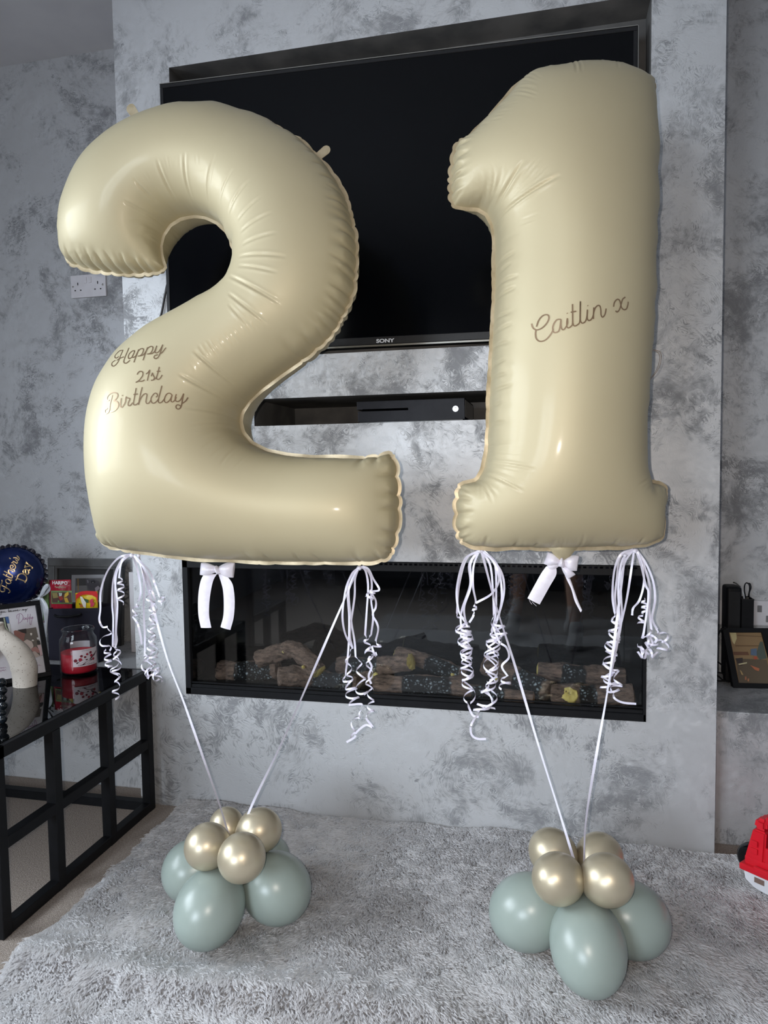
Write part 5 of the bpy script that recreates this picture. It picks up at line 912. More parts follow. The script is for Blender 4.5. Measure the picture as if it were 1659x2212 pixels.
# white canvas leaning at the end of the ledge
cv0, cv1 = PY(281, 1240, .30), PY(281, 1399, .28)
wc = empty('white_canvas', (-.10, .30, LZ), 'plain white board standing edge-on at the end of the left ledge', 'board')
xa = PY(282, 1320, .30)[0]; zt = PY(283, 1236, .30)[2]
box('board_panel', (xa, .30, LZ+.001), (xa+.02, .44, zt), MAT['white'], wc, bev=.001); box('board_edge_band', (xa-.0006, .2985, LZ+.001), (xa+.0206, .3, zt), MAT['white'], wc)
# navy foil balloon
MAT['navyfoil'] = pbr('navy_foil', S(14, 34, 88), .24, .6, Coat_Weight=.3); noisy(MAT['navyfoil'], S(12, 30, 80), S(17, 40, 98), 12)
MAT['navyedge'] = noisy(pbr('navy_foil_edge', S(12, 14, 30), .3, .5), S(8, 10, 24), S(18, 22, 40), 60)
fb_ = empty('fathers_day_balloon', PY(30, 1243, .10), 'round navy foil balloon lettered Father\'s Day in gold', 'balloon')
cB = PY(28, 1244, .10); tB = (cB-CAM)@_f; rB = 62*tB/FPX; nB = CAM-cB; nB[2] *= .3; nB /= np.linalg.norm(nB); eB = np.cross((0, 0, 1.), nB); eB /= np.linalg.norm(eB); uB = np.cross(nB, eB)
def bh(r): return .42*rB*math.sqrt(max(0, 1-(r/rB)**2))**1.15
V = []; F = []; nr_, na = 26, 96
for s in (1, -1):
    for i in range(nr_+1):
        r = rB*math.sin(PI/2*i/nr_)
        for k in range(na):
            an = 2*PI*k/na; hh = bh(r); w_ = .0022*abs(math.sin(an*15+math.sin(an*3)*1.3))*max(0, (r/rB-.62)/.38)**1.5
            V.append(cB+eB*(r*math.cos(an))+uB*(r*math.sin(an))+nB*s*(hh-w_*(1 if i < nr_ else 0)))
for s in (0, 1):
    b0 = s*(nr_+1)*na
    for i in range(nr_):
        for k in range(na): f = (b0+i*na+k, b0+i*na+(k+1) % na, b0+(i+1)*na+(k+1) % na, b0+(i+1)*na+k); F.append(f if s == 0 else f[::-1])
mesh('foil_skin', V, F, MAT['navyfoil'], fb_, True)
V = []; F = []; na = 300
for k in range(na):
    an = 2*PI*k/na; sc = 7.5*tB/FPX*(.35+.65*abs(math.sin(an*15+math.sin(an*3)*1.3))**.7)
    for e_ in (-.002, sc): V.append(cB+(rB+e_)*(math.cos(an)*eB+math.sin(an)*uB)+nB*(.0012*math.sin(k*.8) if e_ > 0 else 0))
for k in range(na): a = 2*k; b = 2*((k+1) % na); F.append((a, a+1, b+1, b))
mesh('scalloped_edge', V, F, MAT['navyedge'], fb_, True)
def onballoon(p):
    d = ray(*p); h = .02
    for _ in range(10):
        t = ((cB-CAM)@nB+h)/(d@nB); q = CAM+d*t-cB; h = .5*h+.5*bh(math.hypot(q@eB, q@uB))
    return CAM+d*t+nB*.0012
bk_ = lambda q: cl((0, 1180), 15.08, q)
fs = [[(55, 1095), (70, 1150), (45, 1220), (15, 1290), (0, 1360), (10, 1430), (50, 1475), (110, 1480), (150, 1450), (150, 1400), (120, 1375)], [(60, 1275), (130, 1310), (200, 1345), (270, 1390), (315, 1440), (320, 1490), (265, 1525)], [(215, 1240), (190, 1380)],
      [(255, 1060), (205, 1080), (185, 1130), (215, 1190), (280, 1215), (335, 1205), (355, 1170), (320, 1110), (255, 1060), (330, 1092), (378, 1110), (385, 1075)], [(100, 905), (200, 960), (300, 1010), (370, 1035), (405, 1010), (395, 965)], [(225, 905), (195, 990)],
      [(135, 805), (230, 860), (320, 905), (415, 955)], [(330, 905), (280, 840), (275, 790), (310, 765), (380, 795), (440, 830), (470, 815), (465, 780), (435, 735)], [(390, 700), (430, 660), (405, 618), (350, 628), (335, 680), (365, 732), (430, 750), (490, 720), (505, 665), (480, 610), (430, 560)],
      [(370, 545), (420, 522), (430, 492), (490, 520), (540, 552), (567, 530), (555, 480), (500, 425)], [(430, 375), (500, 375), (560, 395), (598, 452), (625, 400), (600, 350), (550, 305)], [(300, 375), (345, 410)]]
ds = [[(540, 1040), (690, 1092), (830, 1150)], [(512, 1112), (560, 1035)], [(810, 1190), (848, 1110)], [(555, 1040), (590, 950), (660, 900), (740, 895), (820, 940), (862, 1000), (868, 1070), (838, 1148)], [(500, 985), (512, 995)], [(775, 880), (750, 820), (780, 768), (840, 750), (900, 762), (955, 795), (965, 745)], [(832, 760), (830, 850), (860, 905), (910, 905), (935, 850), (915, 775)], [(852, 520), (900, 575), (1000, 645), (1050, 692), (1040, 740)], [(805, 690), (870, 662), (985, 640)], [(825, 610), (805, 700)], [(862, 500), (832, 570)]]
GOLD = pbr('gold_print', S(196, 172, 128), .3, .7)
def bstroke(name, sts, wid):
    V = []; F = []
    for st in sts:
        P = [onballoon(p) for p in spline([np.array(p_, float) for p_ in bk_(st)], 5)]; n0 = len(V)
        for i, p in enumerate(P):
            t = P[min(i+1, len(P)-1)]-P[max(i-1, 0)]; w = np.cross(nB, t); w /= np.linalg.norm(w)+1e-9; V += [p-w*wid/2, p+w*wid/2]
        for i in range(len(P)-1): F.append((n0+2*i, n0+2*i+1, n0+2*i+3, n0+2*i+2))
    return mesh(name, V, F, GOLD, fb_)
bstroke('fathers_script', fs, .0030); bstroke('day_lettering', ds, .0034)
# its satin tie: a loop and a tail hanging in front of the bag
MAT['silv'] = noisy(pbr('silver_satin', S(196, 200, 206), .3, 0., Specular_IOR_Level=.9), S(186, 190, 198), S(208, 212, 218), 60)
tie = empty('satin_tie', PY(86, 1293, .09), 'silver grey satin ribbon loop tied under the navy balloon', 'ribbon')
def band(name, L_, R2, Y, mat, parent, n=8):
    """satin band between two pixel edges"""
    Ys = Y if hasattr(Y, '__len__') else [Y]*len(L_); A_ = spline([PY(x, y, k) for (x, y), k in zip(L_, Ys)], n); B_ = spline([PY(x, y, k) for (x, y), k in zip(R2, Ys)], n)
    V = []; F = []; m = 4
    for a, b in zip(A_, B_):
        for k in range(m+1): t = k/m; V.append(a*(1-t)+b*t+np.array([0, -.0025*math.sin(PI*t), 0]))
    for i in range(len(A_)-1):
        for k in range(m): F.append((i*(m+1)+k, i*(m+1)+k+1, (i+1)*(m+1)+k+1, (i+1)*(m+1)+k))
    return mesh(name, V, F, mat, parent, True)
tp = lambda q: cl((0, 1180), 15.08, q)
band('loop_front', tp([(1270, 1650), (1330, 1480), (1400, 1330), (1480, 1240), (1560, 1220)]), tp([(1300, 1660), (1420, 1560), (1480, 1450), (1560, 1350), (1600, 1290)]), [.085, .082, .08, .078, .078], MAT['silv'], tie)
band('loop_back', tp([(1560, 1220), (1610, 1260), (1560, 1350), (1480, 1480), (1320, 1640)]), tp([(1600, 1240), (1645, 1370), (1620, 1470), (1500, 1580), (1350, 1660)]), [.078, .082, .088, .09, .09], MAT['silv'], tie)
lathe('knot', [(.0001, -.006), (.006, -.004), (.007, 0), (.006, .004), (.0001, .006)], PY(86, 1293, .082), MAT['silv'], tie, 14, (.3, 0, 1))
kq = lambda q: cl((0, 1160), 5.823, q)
band('tail', kq([(500, 770), (530, 850), (545, 960), (560, 1080), (575, 1230)]), kq([(540, 770), (590, 840), (610, 920), (600, 1050), (582, 1235)]), [.08, .075, .07, .068, .066], MAT['silv'], tie)
band('wrap', tp([(860, 1790), (1050, 1740), (1180, 1690), (1280, 1640)]), tp([(860, 1800), (1050, 1755), (1190, 1730), (1290, 1700)]), [.05, .07, .08, .083], MAT['silv'], tie)
# ------------------------------------------------------------------ left socket
def plate(name, label, x0, x1, z0, z1, y, nk='double'):
    e = empty(name, ((x0+x1)/2, y, (z0+z1)/2), label, 'socket'); box('faceplate', (x0, y-.009, z0), (x1, y, z1), MAT['white'], e, bev=.0025); return e
s0, s1 = PY(155, 597, .45), PY(232, 640, .45); sx0, sx1 = s0[0], s1[0]; sz1 = PY(193, 594, .45)[2]; sz0 = PY(193, 643, .45)[2]
so = plate('wall_socket', 'white double power socket on the left alcove wall', sx0, sx1, sz0, sz1, YB); w = sx1-sx0; h = sz1-sz0; yf = YB-.009
for k in (0, 1): box('rocker_switch', (sx0+w*(.40+.13*k), yf-.003, sz0+h*.62), (sx0+w*(.47+.13*k), yf+.001, sz0+h*.88), MAT['white'], so, bev=.0008)
for u in (.21, .78):
    box('earth_slot', (sx0+w*(u-.012), yf-.0006, sz0+h*.55), (sx0+w*(u+.012), yf+.001, sz0+h*.67), MAT['blkgloss'], so)
    for s in (-1, 1): box('pin_slot', (sx0+w*(u+s*.08-.018), yf-.0006, sz0+h*.30), (sx0+w*(u+s*.08+.018), yf+.001, sz0+h*.35), MAT['blkgloss'], so)
for u in (.075, .925): lathe('screw', [(.0001, 0), (.003, 0), (.003, .0015), (.0001, .0018)], (sx0+w*u, yf, (sz0+sz1)/2), MAT['steel'], so, 14, (0, -1, 0))
# ------------------------------------------------------------------ right ledge
RZ = .3625; yw = .45
q0, q1 = PY(1556, 1298, yw), PY(1700, 1352, yw)
sp = plate('media_plate', 'pale grey media socket plate low on the right alcove wall', q0[0]-.02, q1[0], PY(1640, 1350, yw)[2], PY(1640, 1297, yw)[2], YB)
bb = PY(1641, 1308, yw-.01); box('socket_insert', (bb[0]-.006, yw-.012, PY(1641, 1321, yw)[2]), (bb[0]+.006, yw-.008, bb[2]), flat(120, 118, 120), sp, bev=.001)
bb = PY(1655, 1330, yw-.01); box('socket_insert', (bb[0], yw-.012, bb[2]-.02), (bb[0]+.03, yw-.008, bb[2]), flat(130, 128, 130), sp, bev=.001)
def standing(name, label, cat, x0, x1, ytop, Y, dep, mat, rnd):
    a = PY(x0, 1330, Y)[0]; b = PY(x1, 1330, Y)[0]; z = PY((x0+x1)/2, ytop, Y)[2]; e = empty(name, ((a+b)/2, Y+dep/2, RZ), label, cat); return e, a, b, z
e, a, b, z = standing('speaker', 'tall black rounded speaker standing on the right ledge', 'speaker', 1569, 1603, 1268, .375, .065, None, 0)
box('speaker_body', (a, .375, RZ+.001), (b, .44, z), MAT['blk'], e, bev=.012, seg=4, smooth=True); box('speaker_grille', (a+.006, .3735, RZ+.012), (b-.006, .3755, z-.014), MAT['blkplastic'], e, bev=.0008); box('base_ring', (a+.008, .383, RZ), (b-.008, .437, RZ+.002), MAT['blkplastic'], e)
e, a, b, z = standing('pen_holder', 'black holder of glasses and scissors beside the speaker', 'holder', 1602, 1628, 1294, .375, .05, None, 0)
lo, hi = (a, .375, RZ+.001), (b, .425, z); bm = bmesh.new(); bbox(bm, lo, (b, .3775, z)); bbox(bm, (a, .4225, RZ+.001), hi); bbox(bm, (a, .3775, RZ+.001), (a+.0025, .4225, z)); bbox(bm, (b-.0025, .3775, RZ+.001), (b, .4225, z)); bbox(bm, (a+.0025, .3775, RZ+.001), (b-.0025, .4225, RZ+.004)); frombm('holder_cup', bm, MAT['blk'], e); box('holder_lip', (a-.0008, .3742, z-.003), (b+.0008, .3755, z), MAT['blkplastic'], e)
sc = empty('scissors', PY(1616, 1280, .40), 'scissors with loop handles upside in the black holder', 'scissors'); lp = [PY(x, y, .40) for x, y in ((1611, 1292), (1608, 1275), (1609, 1263), (1613, 1259), (1618, 1263), (1619, 1274), (1616, 1290))]
tube('handle_loop', spline(lp, 5), .0018, MAT['blkgloss'], sc, 8); lp = [PY(x, y, .405) for x, y in ((1618, 1292), (1619, 1280), (1622, 1270), (1620, 1261), (1614, 1260))]; tube('handle_loop', spline(lp, 5), .0018, MAT['blkgloss'], sc, 8)
prism('blade', [PY(1611, 1290, .40), PY(1618, 1290, .40), PY(1616, 1330, .40)], np.array([0, .0015, 0]), MAT['steel'], sc)
pn = empty('pen', PY(1600, 1285, .41), 'pale pen leaning left out of the black holder', 'pen'); tube('barrel', [PY(1612, 1320, .40), PY(1606, 1284, .40), PY(1599, 1268, .40)], .0028, MAT['silv'], pn, 10); tube('cap', [PY(1599, 1268, .40), PY(1590, 1260, .40), PY(1584, 1258, .40)], .0022, MAT['greywood'], pn, 8)
# digital photo frame leaning on the ledge, lit picture
bl = PZ(1585, 1486, RZ); Yp = bl[1]; tl = PY(1561, 1356, Yp+.055); er = PZ(1655, 1487.5, RZ)-bl; er[2] = 0; er /= np.linalg.norm(er); eu = tl-bl; eu -= er*(eu@er)*1.; hh = np.linalg.norm(eu); eu /= hh; en = np.cross(er, eu)
ff = empty('photo_frame', bl+er*.07, 'black framed photo of a log cabin interior leaning on the right ledge', 'picture frame')
def FP(x, y): return onplane(bl, en, (x, y))
oc = [FP(1585, 1486), FP(1712, 1489), FP(1672, 1357), FP(1561, 1356)]; ic = [FP(1596, 1475), FP(1676, 1477), FP(1646, 1366), FP(1575, 1366)]
V = oc+ic; V += [v-en*.02 for v in V]; F = []
for k in range(4):
    j_ = (k+1) % 4; F += [(k, j_, 4+j_, 4+k), (8+k, 12+k, 12+j_, 8+j_), (k, 8+k, 8+j_, j_), (4+k, 4+j_, 12+j_, 12+k)]
mesh('frame', V, F, MAT['blk'], ff); prism('backing', [v-en*.012 for v in oc], -en*.004, MAT['blk'], ff)
rk = lambda q: cl((1540, 1220), 6.916, q)
layers('photograph', bl-en*.0085, en, [(flat(150, 122, 86), [(1573, 1364), (1648, 1364), (1678, 1479), (1595, 1477)]), (flat(214, 200, 150), rk([(250, 1015), (345, 1015), (355, 1100), (320, 1190), (290, 1150)])), (flat(120, 92, 62), rk([(360, 1050), (745, 1065), (745, 1080), (362, 1065)])), (flat(120, 92, 62), rk([(330, 1200), (700, 1205), (700, 1220), (335, 1220)])), (flat(112, 76, 54), rk([(300, 1300), (520, 1300), (540, 1350), (310, 1350)])), (flat(98, 84, 66), rk([(340, 1400), (800, 1420), (880, 1790), (390, 1780)])), (flat(84, 92, 82), rk([(640, 1330), (700, 1150), (740, 1150), (800, 1400), (690, 1420)])), (flat(92, 110, 132), rk([(560, 1260), (650, 1250), (650, 1360), (560, 1350)])), (flat(60, 48, 44), rk([(330, 1400), (440, 1390), (440, 1500), (380, 1510)])), (flat(176, 84, 60), rk([(600, 1370), (650, 1370), (660, 1410), (610, 1415)])), (flat(186, 110, 76), rk([(550, 1500), (690, 1550), (680, 1590), (620, 1570)])), (flat(190, 160, 110), rk([(395, 1570), (420, 1590), (450, 1650), (420, 1640)])), (flat(170, 110, 80), rk([(470, 1670), (495, 1670), (495, 1720), (470, 1720)])), (flat(176, 120, 86), rk([(510, 1700), (535, 1700), (530, 1745), (508, 1740)])), (flat(200, 190, 150), rk([(370, 1480), (500, 1455), (500, 1475), (380, 1500)]))], ff)
dv = empty('small_device', PZ(1572, 1470, RZ), 'small black device with cables behind the right photo frame', 'device'); a = PY(1561, 1450, .37)[0]; b = PY(1588, 1450, .37)[0]; box('device_body', (a, .345, RZ+.001), (b, .372, PY(1575, 1424, .37)[2]), MAT['blk'], dv, bev=.008, seg=3, smooth=True)
for k, pts in enumerate(([(1560, 1437), (1552, 1431), (1540, 1425)], [(1562, 1455), (1554, 1453), (1540, 1453)], [(1575, 1473), (1560, 1468), (1552, 1461), (1540, 1455)], [(1580, 1472), (1562, 1471), (1540, 1471)])): tube('device_cable', spline([PY(x, y, .345) for x, y in pts], 6), .0022, MAT['blk'], dv, 7)
cb2 = empty('frame_cable', PY(1562, 1362, .33), 'thin black lead running left behind the right photo frame', 'cable'); tube('lead_cord', spline([PY(x, y, .35) for x, y in ((1566, 1357), (1558, 1360), (1552, 1369), (1545, 1385))], 6), .0022, MAT['blk'], cb2, 7); tube('lead_plug', [PY(1563, 1355, .35), PY(1568, 1357, .35)], .004, MAT['blk'], cb2, 8)
# ------------------------------------------------------------------ red and white ride-on toy, only its corner shows
toy = empty('ride_on_toy', PZ(1640, 1905, .03)+np.array([.12, .05, 0]), 'red and white plastic ride-on toy vehicle at the right edge', 'toy')
MAT['red'] = noisy(pbr('red_plastic', S(214, 22, 40), .3, 0., Specular_IOR_Level=.6), S(208, 20, 38), S(220, 26, 44), 12); MAT['wh2'] = noisy(pbr('white_toy_plastic', S(222, 224, 230), .35), S(218, 220, 226), S(228, 230, 235), 12)
O = PZ(1602, 1868, .075); e1 = PZ(1659, 1893, .075)-O; e1[2] = 0; e1 /= np.linalg.norm(e1); e2 = np.cross((0, 0, 1.), e1); bs = (e1, e2, (0, 0, 1.)); O[2] = 0; LN, DW = .42, .21
def TB(name, lo, hi, mat, bev, par=None, seg=3): return box(name, lo, hi, mat, par or toy, bev=bev, seg=seg, basis=bs, org=O, smooth=False)
V = [];  # white hull with a rising front corner
prof = [(0.004, .070), (.008, .045), (.030, .033), (.055, .030), (.30, .030), (.40, .045), (LN, .07)]
P3 = [O+e1*x+np.array([0, 0, z]) for x, z in prof]; prism('hull', P3, e2*DW, MAT['wh2'], toy, bev=.002)
TB('bumper_trim', (-.004, -.006, .066), (LN+.004, DW+.006, .082), MAT['red'], .005); TB('deck', (.004, .004, .08), (LN-.004, DW-.004, .10), MAT['red'], .004)
TB('trim_step', (.03, -.009, .074), (LN-.02, 0, .088), MAT['red'], .003)
bm = bmesh.new()          # tapered corner pillar and its cap
def taper(x0a, x1a, z0a, x0b, x1b, z1a, y0, y1, bev):
    b_ = bmesh.new(); vs_ = [b_.verts.new(v) for v in ((x0a, y0, z0a), (x1a, y0, z0a), (x1a, y1, z0a), (x0a, y1, z0a), (x0b, y0+.004, z1a), (x1b, y0+.004, z1a), (x1b, y1, z1a), (x0b, y1, z1a))]
    for f in ((0, 3, 2, 1), (4, 5, 6, 7), (0, 1, 5, 4), (1, 2, 6, 5), (2, 3, 7, 6), (3, 0, 4, 7)): b_.faces.new([vs_[i] for i in f])
    bmesh.ops.bevel(b_, geom=b_.edges[:], offset=bev, segments=3, affect='EDGES')
    for v in b_.verts: v.co = Vector(O+e1*v.co.x+e2*v.co.y+np.array([0, 0, 1.])*v.co.z)
    t = bpy.data.meshes.new('t'); b_.to_mesh(t); b_.free(); bm.from_mesh(t); bpy.data.meshes.remove(t)
taper(.004, .048, .095, .020, .050, .168, .004, .05, .004); taper(.0205, .051, .169, .024, .049, .195, .006, .05, .007)
frombm('corner_pillar', bm, MAT['red'], toy, smooth=False); bm = bmesh.new(); taper(.004, .048, .095, .020, .050, .168, DW-.05, DW-.004, .004); taper(.0205, .051, .169, .024, .049, .195, DW-.05, DW-.006, .007); frombm('corner_pillar', bm, MAT['red'], toy)
TB('top_bar', (.026, .04, .170), (.048, DW-.04, .190), MAT['red'], .006); TB('side_panel', (.05, .003, .10), (LN-.06, .012, .135), MAT['red'], .003)
TB('top_rail', (.045, .010, .185), (.30, .030, .205), MAT['red'], .007); TB('seat', (.10, .03, .10), (.26, DW-.03, .15), MAT['red'], .012)
for z_ in (.112, .130): TB('pillar_badge', (.018, .001, z_), (.034, .005, z_+.013), MAT['red'], .0015)
TB('hull_slot', (.030, -.001, .048), (.052, .004, .060), flat(120, 100, 90), 0)
for x_, y_ in ((.045, .02), (.045, DW-.045), (.35, .02), (.35, DW-.045)):
    lathe('wheel', [(.012, -.012), (.046, -.012), (.050, -.006), (.050, .018), (.046, .025), (.012, .025)], O+e1*x_+e2*y_+np.array([0, 0, .078]), MAT['blkgloss'], toy, 32, e2, closed=True) if False else None
lathe('wheel', [(.010, -.012), (.042, -.012), (.048, -.006), (.048, .02), (.042, .026), (.010, .026)], O+e1*.042+e2*(DW+.004)+np.array([0, 0, .078]), MAT['blkgloss'], toy, 32, e2, closed=True)
lathe('wheel', [(.010, -.012), (.042, -.012), (.048, -.006), (.048, .02), (.042, .026), (.010, .026)], O+e1*.34+e2*(DW+.004)+np.array([0, 0, .078]), MAT['blkgloss'], toy, 32, e2, closed=True)
fw_ = lathe('wheel', [(.010, -.010), (.034, -.010), (.040, -.005), (.040, .012), (.034, .016), (.010, .016)], O+e1*.006+e2*.05+np.array([0, 0, .072]), MAT['blkgloss'], toy, 32, e2, closed=True)
planestroke('moulded_writing', [[(1650, 1889.5), (1654, 1890.5), (1659, 1892)], [(1649, 1893.5), (1655, 1895), (1659, 1896)]], O+e1*.1+np.array([0, 0, .05]), -e2, .0016, flat(150, 155, 170), toy)
# ------------------------------------------------------------------ ribbons
def cv_(off, s): return lambda q: cl(off, s, q)
class Bunch:
    """curling ribbons tied at one seam knot; every strand is a part"""
    def __init__(s, name, label, px, Y): 
        s.Y = Y; s.e = empty('ribbon_bunch', PY(px[0], px[1], Y), label, 'ribbon', 'curling ribbon bunches under the numbers'); s.k = 0; s.px = px
        c = PY(px[0], px[1]+1, Y); lathe('knot', [(.0001, -.006), (.004, -.004), (.0055, 0), (.004, .004), (.0001, .006)], c, MAT['satin_white'], s.e, 12, (1, .2, .3))
    def strand(s, path, curl=None, d=0., w=.0022, tail=None, tw=0., fresh=True):
        """path: pixels from the knot; curl = (axis pixels, radius px, turns)"""
        s.k += 1; Y = s.Y+d; P = spline([PY(x, y, s.Y+(d*min(1, i*.7))) for i, (x, y) in enumerate(path)], 9) if path else []
        Wd = []; view = (P[0] if P else PY(*s.px, Y))-CAM; view /= np.linalg.norm(view)
        ph = random.uniform(0, 6)
        for i, p in enumerate(P):
            t = P[min(i+1, len(P)-1)]-P[max(i-1, 0)]; t /= np.linalg.norm(t)+1e-9; a = np.cross(t, view); a /= np.linalg.norm(a)+1e-9; b = np.cross(t, a)
            an = .55*math.sin(ph+i*.16+tw*i*.1); Wd.append((a*math.cos(an)+b*math.sin(an))*w)
        if curl:
            ax, rp, turns = curl; turns = max(1.5, turns*.72); rp = tuple(q*1.1 for q in rp) if hasattr(rp, '__len__') else rp*1.1; A = spline([PY(x, y, Y) for x, y in ax], 10); n = int(turns*22); m = len(A)
            th0 = random.uniform(0, 6.28); sg = random.choice((-1, 1)); Q = []; QW = []; rj = [random.uniform(.75, 1.25) for _ in range(int(turns)+3)]
            for i in range(n+1):
                u = i/n; x = u*(m-1); j = min(int(x), m-2); c = A[j]*(1-(x-j))+A[j+1]*(x-j); t = A[j+1]-A[j]; t /= np.linalg.norm(t); a = np.cross(t, view); a /= np.linalg.norm(a); b = np.cross(t, a)
                tq = u*turns; f = tq-int(tq); r0 = (rp[0]*(1-u)+rp[1]*u if hasattr(rp, '__len__') else rp); r = r0*((rj[int(tq)]*(1-f)+rj[int(tq)+1]*f))*1.45/FPX; r *= min(1, u*turns*2.2+.15)
                th = th0+sg*(u*turns*2*PI+.5*math.sin(u*turns*2.1+ph)); Q.append(c+r*(math.cos(th)*a+math.sin(th)*b)); wv = t*w+(math.cos(th)*a+math.sin(th)*b)*w*.22; QW.append(wv*w/np.linalg.norm(wv))
            if P:   # ease the join
                last, lw = P[-1], Wd[-1]; first, fw = Q[0], QW[0]
                if lw@fw < 0: QW = [-q for q in QW]; fw = QW[0]
                for k in range(1, 5): P.append(last+(first-last)*k/5); ww = lw*(1-k/5)+fw*k/5; Wd.append(ww/np.linalg.norm(ww)*w)
            P = list(P)+Q; Wd += QW
        if tail:
            T = spline([P[-1]]+[PY(x, y, Y) for x, y in tail], 8)[1:]; wl = Wd[-1]
            for i, p in enumerate(T):
                t = (T[min(i+1, len(T)-1)]-T[max(i-1, 0)]); t /= np.linalg.norm(t)+1e-9; a = np.cross(t, view); a /= np.linalg.norm(a)+1e-9
                if a@wl < 0: a = -a
                k = min(1, i/6); q = wl*(1-k)+a*w*k; Wd.append(q/np.linalg.norm(q)*w)
            P += T
        strip('ribbon_strand', P, Wd, MAT['satin_white'], s.e)
b = Bunch('a', 'curling white ribbons under the left corner of the 2, above the candle', (285, 1199), -.452); c = cv_((190, 1160), 4.484)
b.strand(c([(410, 170), (300, 200), (190, 330), (125, 520), (120, 700), (110, 800), (140, 870), (190, 870)]), (c([(190, 880), (190, 960), (160, 1040), (190, 1110)]), 10, 2.2), -.01, tail=None)
b.strand([], (c([(175, 1090), (195, 1180), (200, 1270)]), 7.5, 4.2), -.01)
b.strand(c([(410, 170), (310, 250), (245, 420), (235, 650), (245, 800), (240, 1060)]), (c([(262, 1080), (290, 1180), (270, 1300), (290, 1400), (265, 1480), (270, 1560)]), 9, 6.5), 0)
b.strand(c([(410, 170), (330, 240), (275, 360), (262, 600), (270, 850), (262, 1050)]), (c([(262, 1060), (280, 1170), (250, 1290), (260, 1380)]), 8, 3), .008)
b.strand(c([(410, 175), (320, 230), (262, 400), (285, 640), (272, 900), (280, 1000), (262, 1075)]), None, -.006)
b.strand(c([(410, 170), (360, 190), (320, 260), (300, 400)]), (c([(315, 400), (320, 520), (317, 650)]), 6.5, 4.6), -.014)
b.strand(c([(430, 175), (470, 280), (500, 420), (510, 540), (490, 620)]), (c([(470, 640), (460, 700), (445, 780)]), 7, 2.2), .01, tail=c([(480, 840), (510, 960), (520, 1040)]))
b.strand(c([(430, 170), (500, 250), (540, 400), (540, 700), (550, 950), (550, 1160)]), (c([(560, 1120), (560, 1220), (540, 1300), (600, 1340), (640, 1300)]), 9, 4), 0)
b.strand(c([(430, 170), (520, 250), (600, 340), (650, 460), (690, 570)]), (c([(700, 575), (715, 610), (690, 650)]), 6, 1.8), -.012)
b.strand(c([(440, 175), (540, 300), (600, 440), (610, 510)]), (c([(590, 520), (610, 640), (630, 760), (610, 880), (620, 1000), (610, 1100), (640, 1180)]), 8.5, 10), -.008)
b.strand(c([(440, 175), (520, 290), (580, 420), (650, 600)]), (c([(640, 640), (640, 800), (625, 950), (640, 1100), (620, 1230), (670, 1300), (690, 1400)]), 8, 9), .008)
b.strand([], (c([(580, 1150), (570, 1260), (620, 1330), (680, 1360)]), 10, 3.2), -.012)
b = Bunch('b', 'curling white ribbons under the right end of the foot of the 2, reaching lowest', (776, 1226), -.452); c = cv_((640, 1180), 4.607)
b.strand(c([(620, 215), (560, 270), (500, 400), (470, 560), (460, 720), (490, 880), (560, 1010)]), (c([(530, 1040), (520, 1180), (530, 1290), (545, 1350)]), 8, 3.2), -.008)
b.strand(c([(620, 215), (550, 280), (510, 420), (525, 700), (520, 1000), (500, 1200)]), (c([(490, 1300), (510, 1360), (545, 1420), (560, 1500), (580, 1560)]), 12, 4.4), 0, tail=c([(640, 1570), (655, 1590)]))
b.strand(c([(610, 220), (545, 350), (520, 480), (550, 760), (580, 950), (590, 1100)]), (c([(620, 1140), (650, 1240), (640, 1330), (650, 1440), (670, 1490)]), 12.5, 3.4), -.012)
b.strand(c([(620, 215), (585, 330), (580, 500), (545, 760), (535, 900), (560, 1020)]), None, .008)
b.strand(c([(640, 200), (690, 250), (715, 400), (700, 650), (685, 880)]), (c([(700, 920), (710, 1000), (730, 1060), (730, 1200), (725, 1320), (730, 1440)]), (6, 10), 5.2), 0)
b.strand(c([(650, 200), (720, 260), (750, 360), (745, 540), (765, 700), (745, 880)]), (c([(720, 900), (700, 970), (720, 1060)]), 7, 1.6), .01)
b.strand(c([(660, 200), (720, 230), (770, 330), (825, 430), (760, 450)]), (c([(740, 440), (740, 480), (720, 520)]), 9, 2.6), -.008)
b.strand(c([(750, 470), (790, 540), (790, 610), (760, 680), (800, 760), (815, 830), (790, 940)]), (c([(800, 960), (800, 1020), (760, 1050)]), 10, 2), -.006, tail=c([(720, 1120), (750, 1200), (720, 1290), (745, 1370)]))
b.strand([], (c([(740, 1400), (745, 1500), (740, 1600), (745, 1680)]), 9, 3.4), -.004, tail=c([(700, 1720), (760, 1800), (690, 1780), (600, 1850), (580, 1900), (500, 1950)]))
b.strand([], (c([(690, 1620), (620, 1680), (580, 1760), (560, 1860), (575, 1910)]), 7, 3), .006)
b = Bunch('c', 'curling white ribbons under the left foot of the 1, thick double bunch', (1036, 1189), -.47); c = cv_((940, 1160), 3.19)
for i, (q, d) in enumerate((([(300, 95), (200, 160), (150, 350), (160, 500), (190, 560)], 0), ([(300, 95), (215, 150), (165, 330), (150, 520)], .008), ([(300, 95), (245, 180), (245, 340), (200, 480), (210, 590)], -.008), ([(300, 95), (235, 190), (240, 330), (180, 520), (180, 640)], .004))):
    b.strand(c(q), (c([(q[-1][0]+5, q[-1][1]+20), (200+i*8, 700), (215, 850), (220+i*5, 980), (235, 1130)][:5 - (i % 3)]), (15-i, 9+i), 8-i), d, tail=c([(235, 1180), (260, 1230), (300, 1240)]) if i == 0 else None)
b.strand(c([(300, 100), (265, 200), (260, 330), (280, 440)]), (c([(275, 470), (270, 510)]), 5, 1.6), -.012, tail=c([(262, 545), (235, 590)]))
b.strand(c([(320, 95), (400, 170), (440, 290), (390, 390), (280, 455)]), None, -.016)
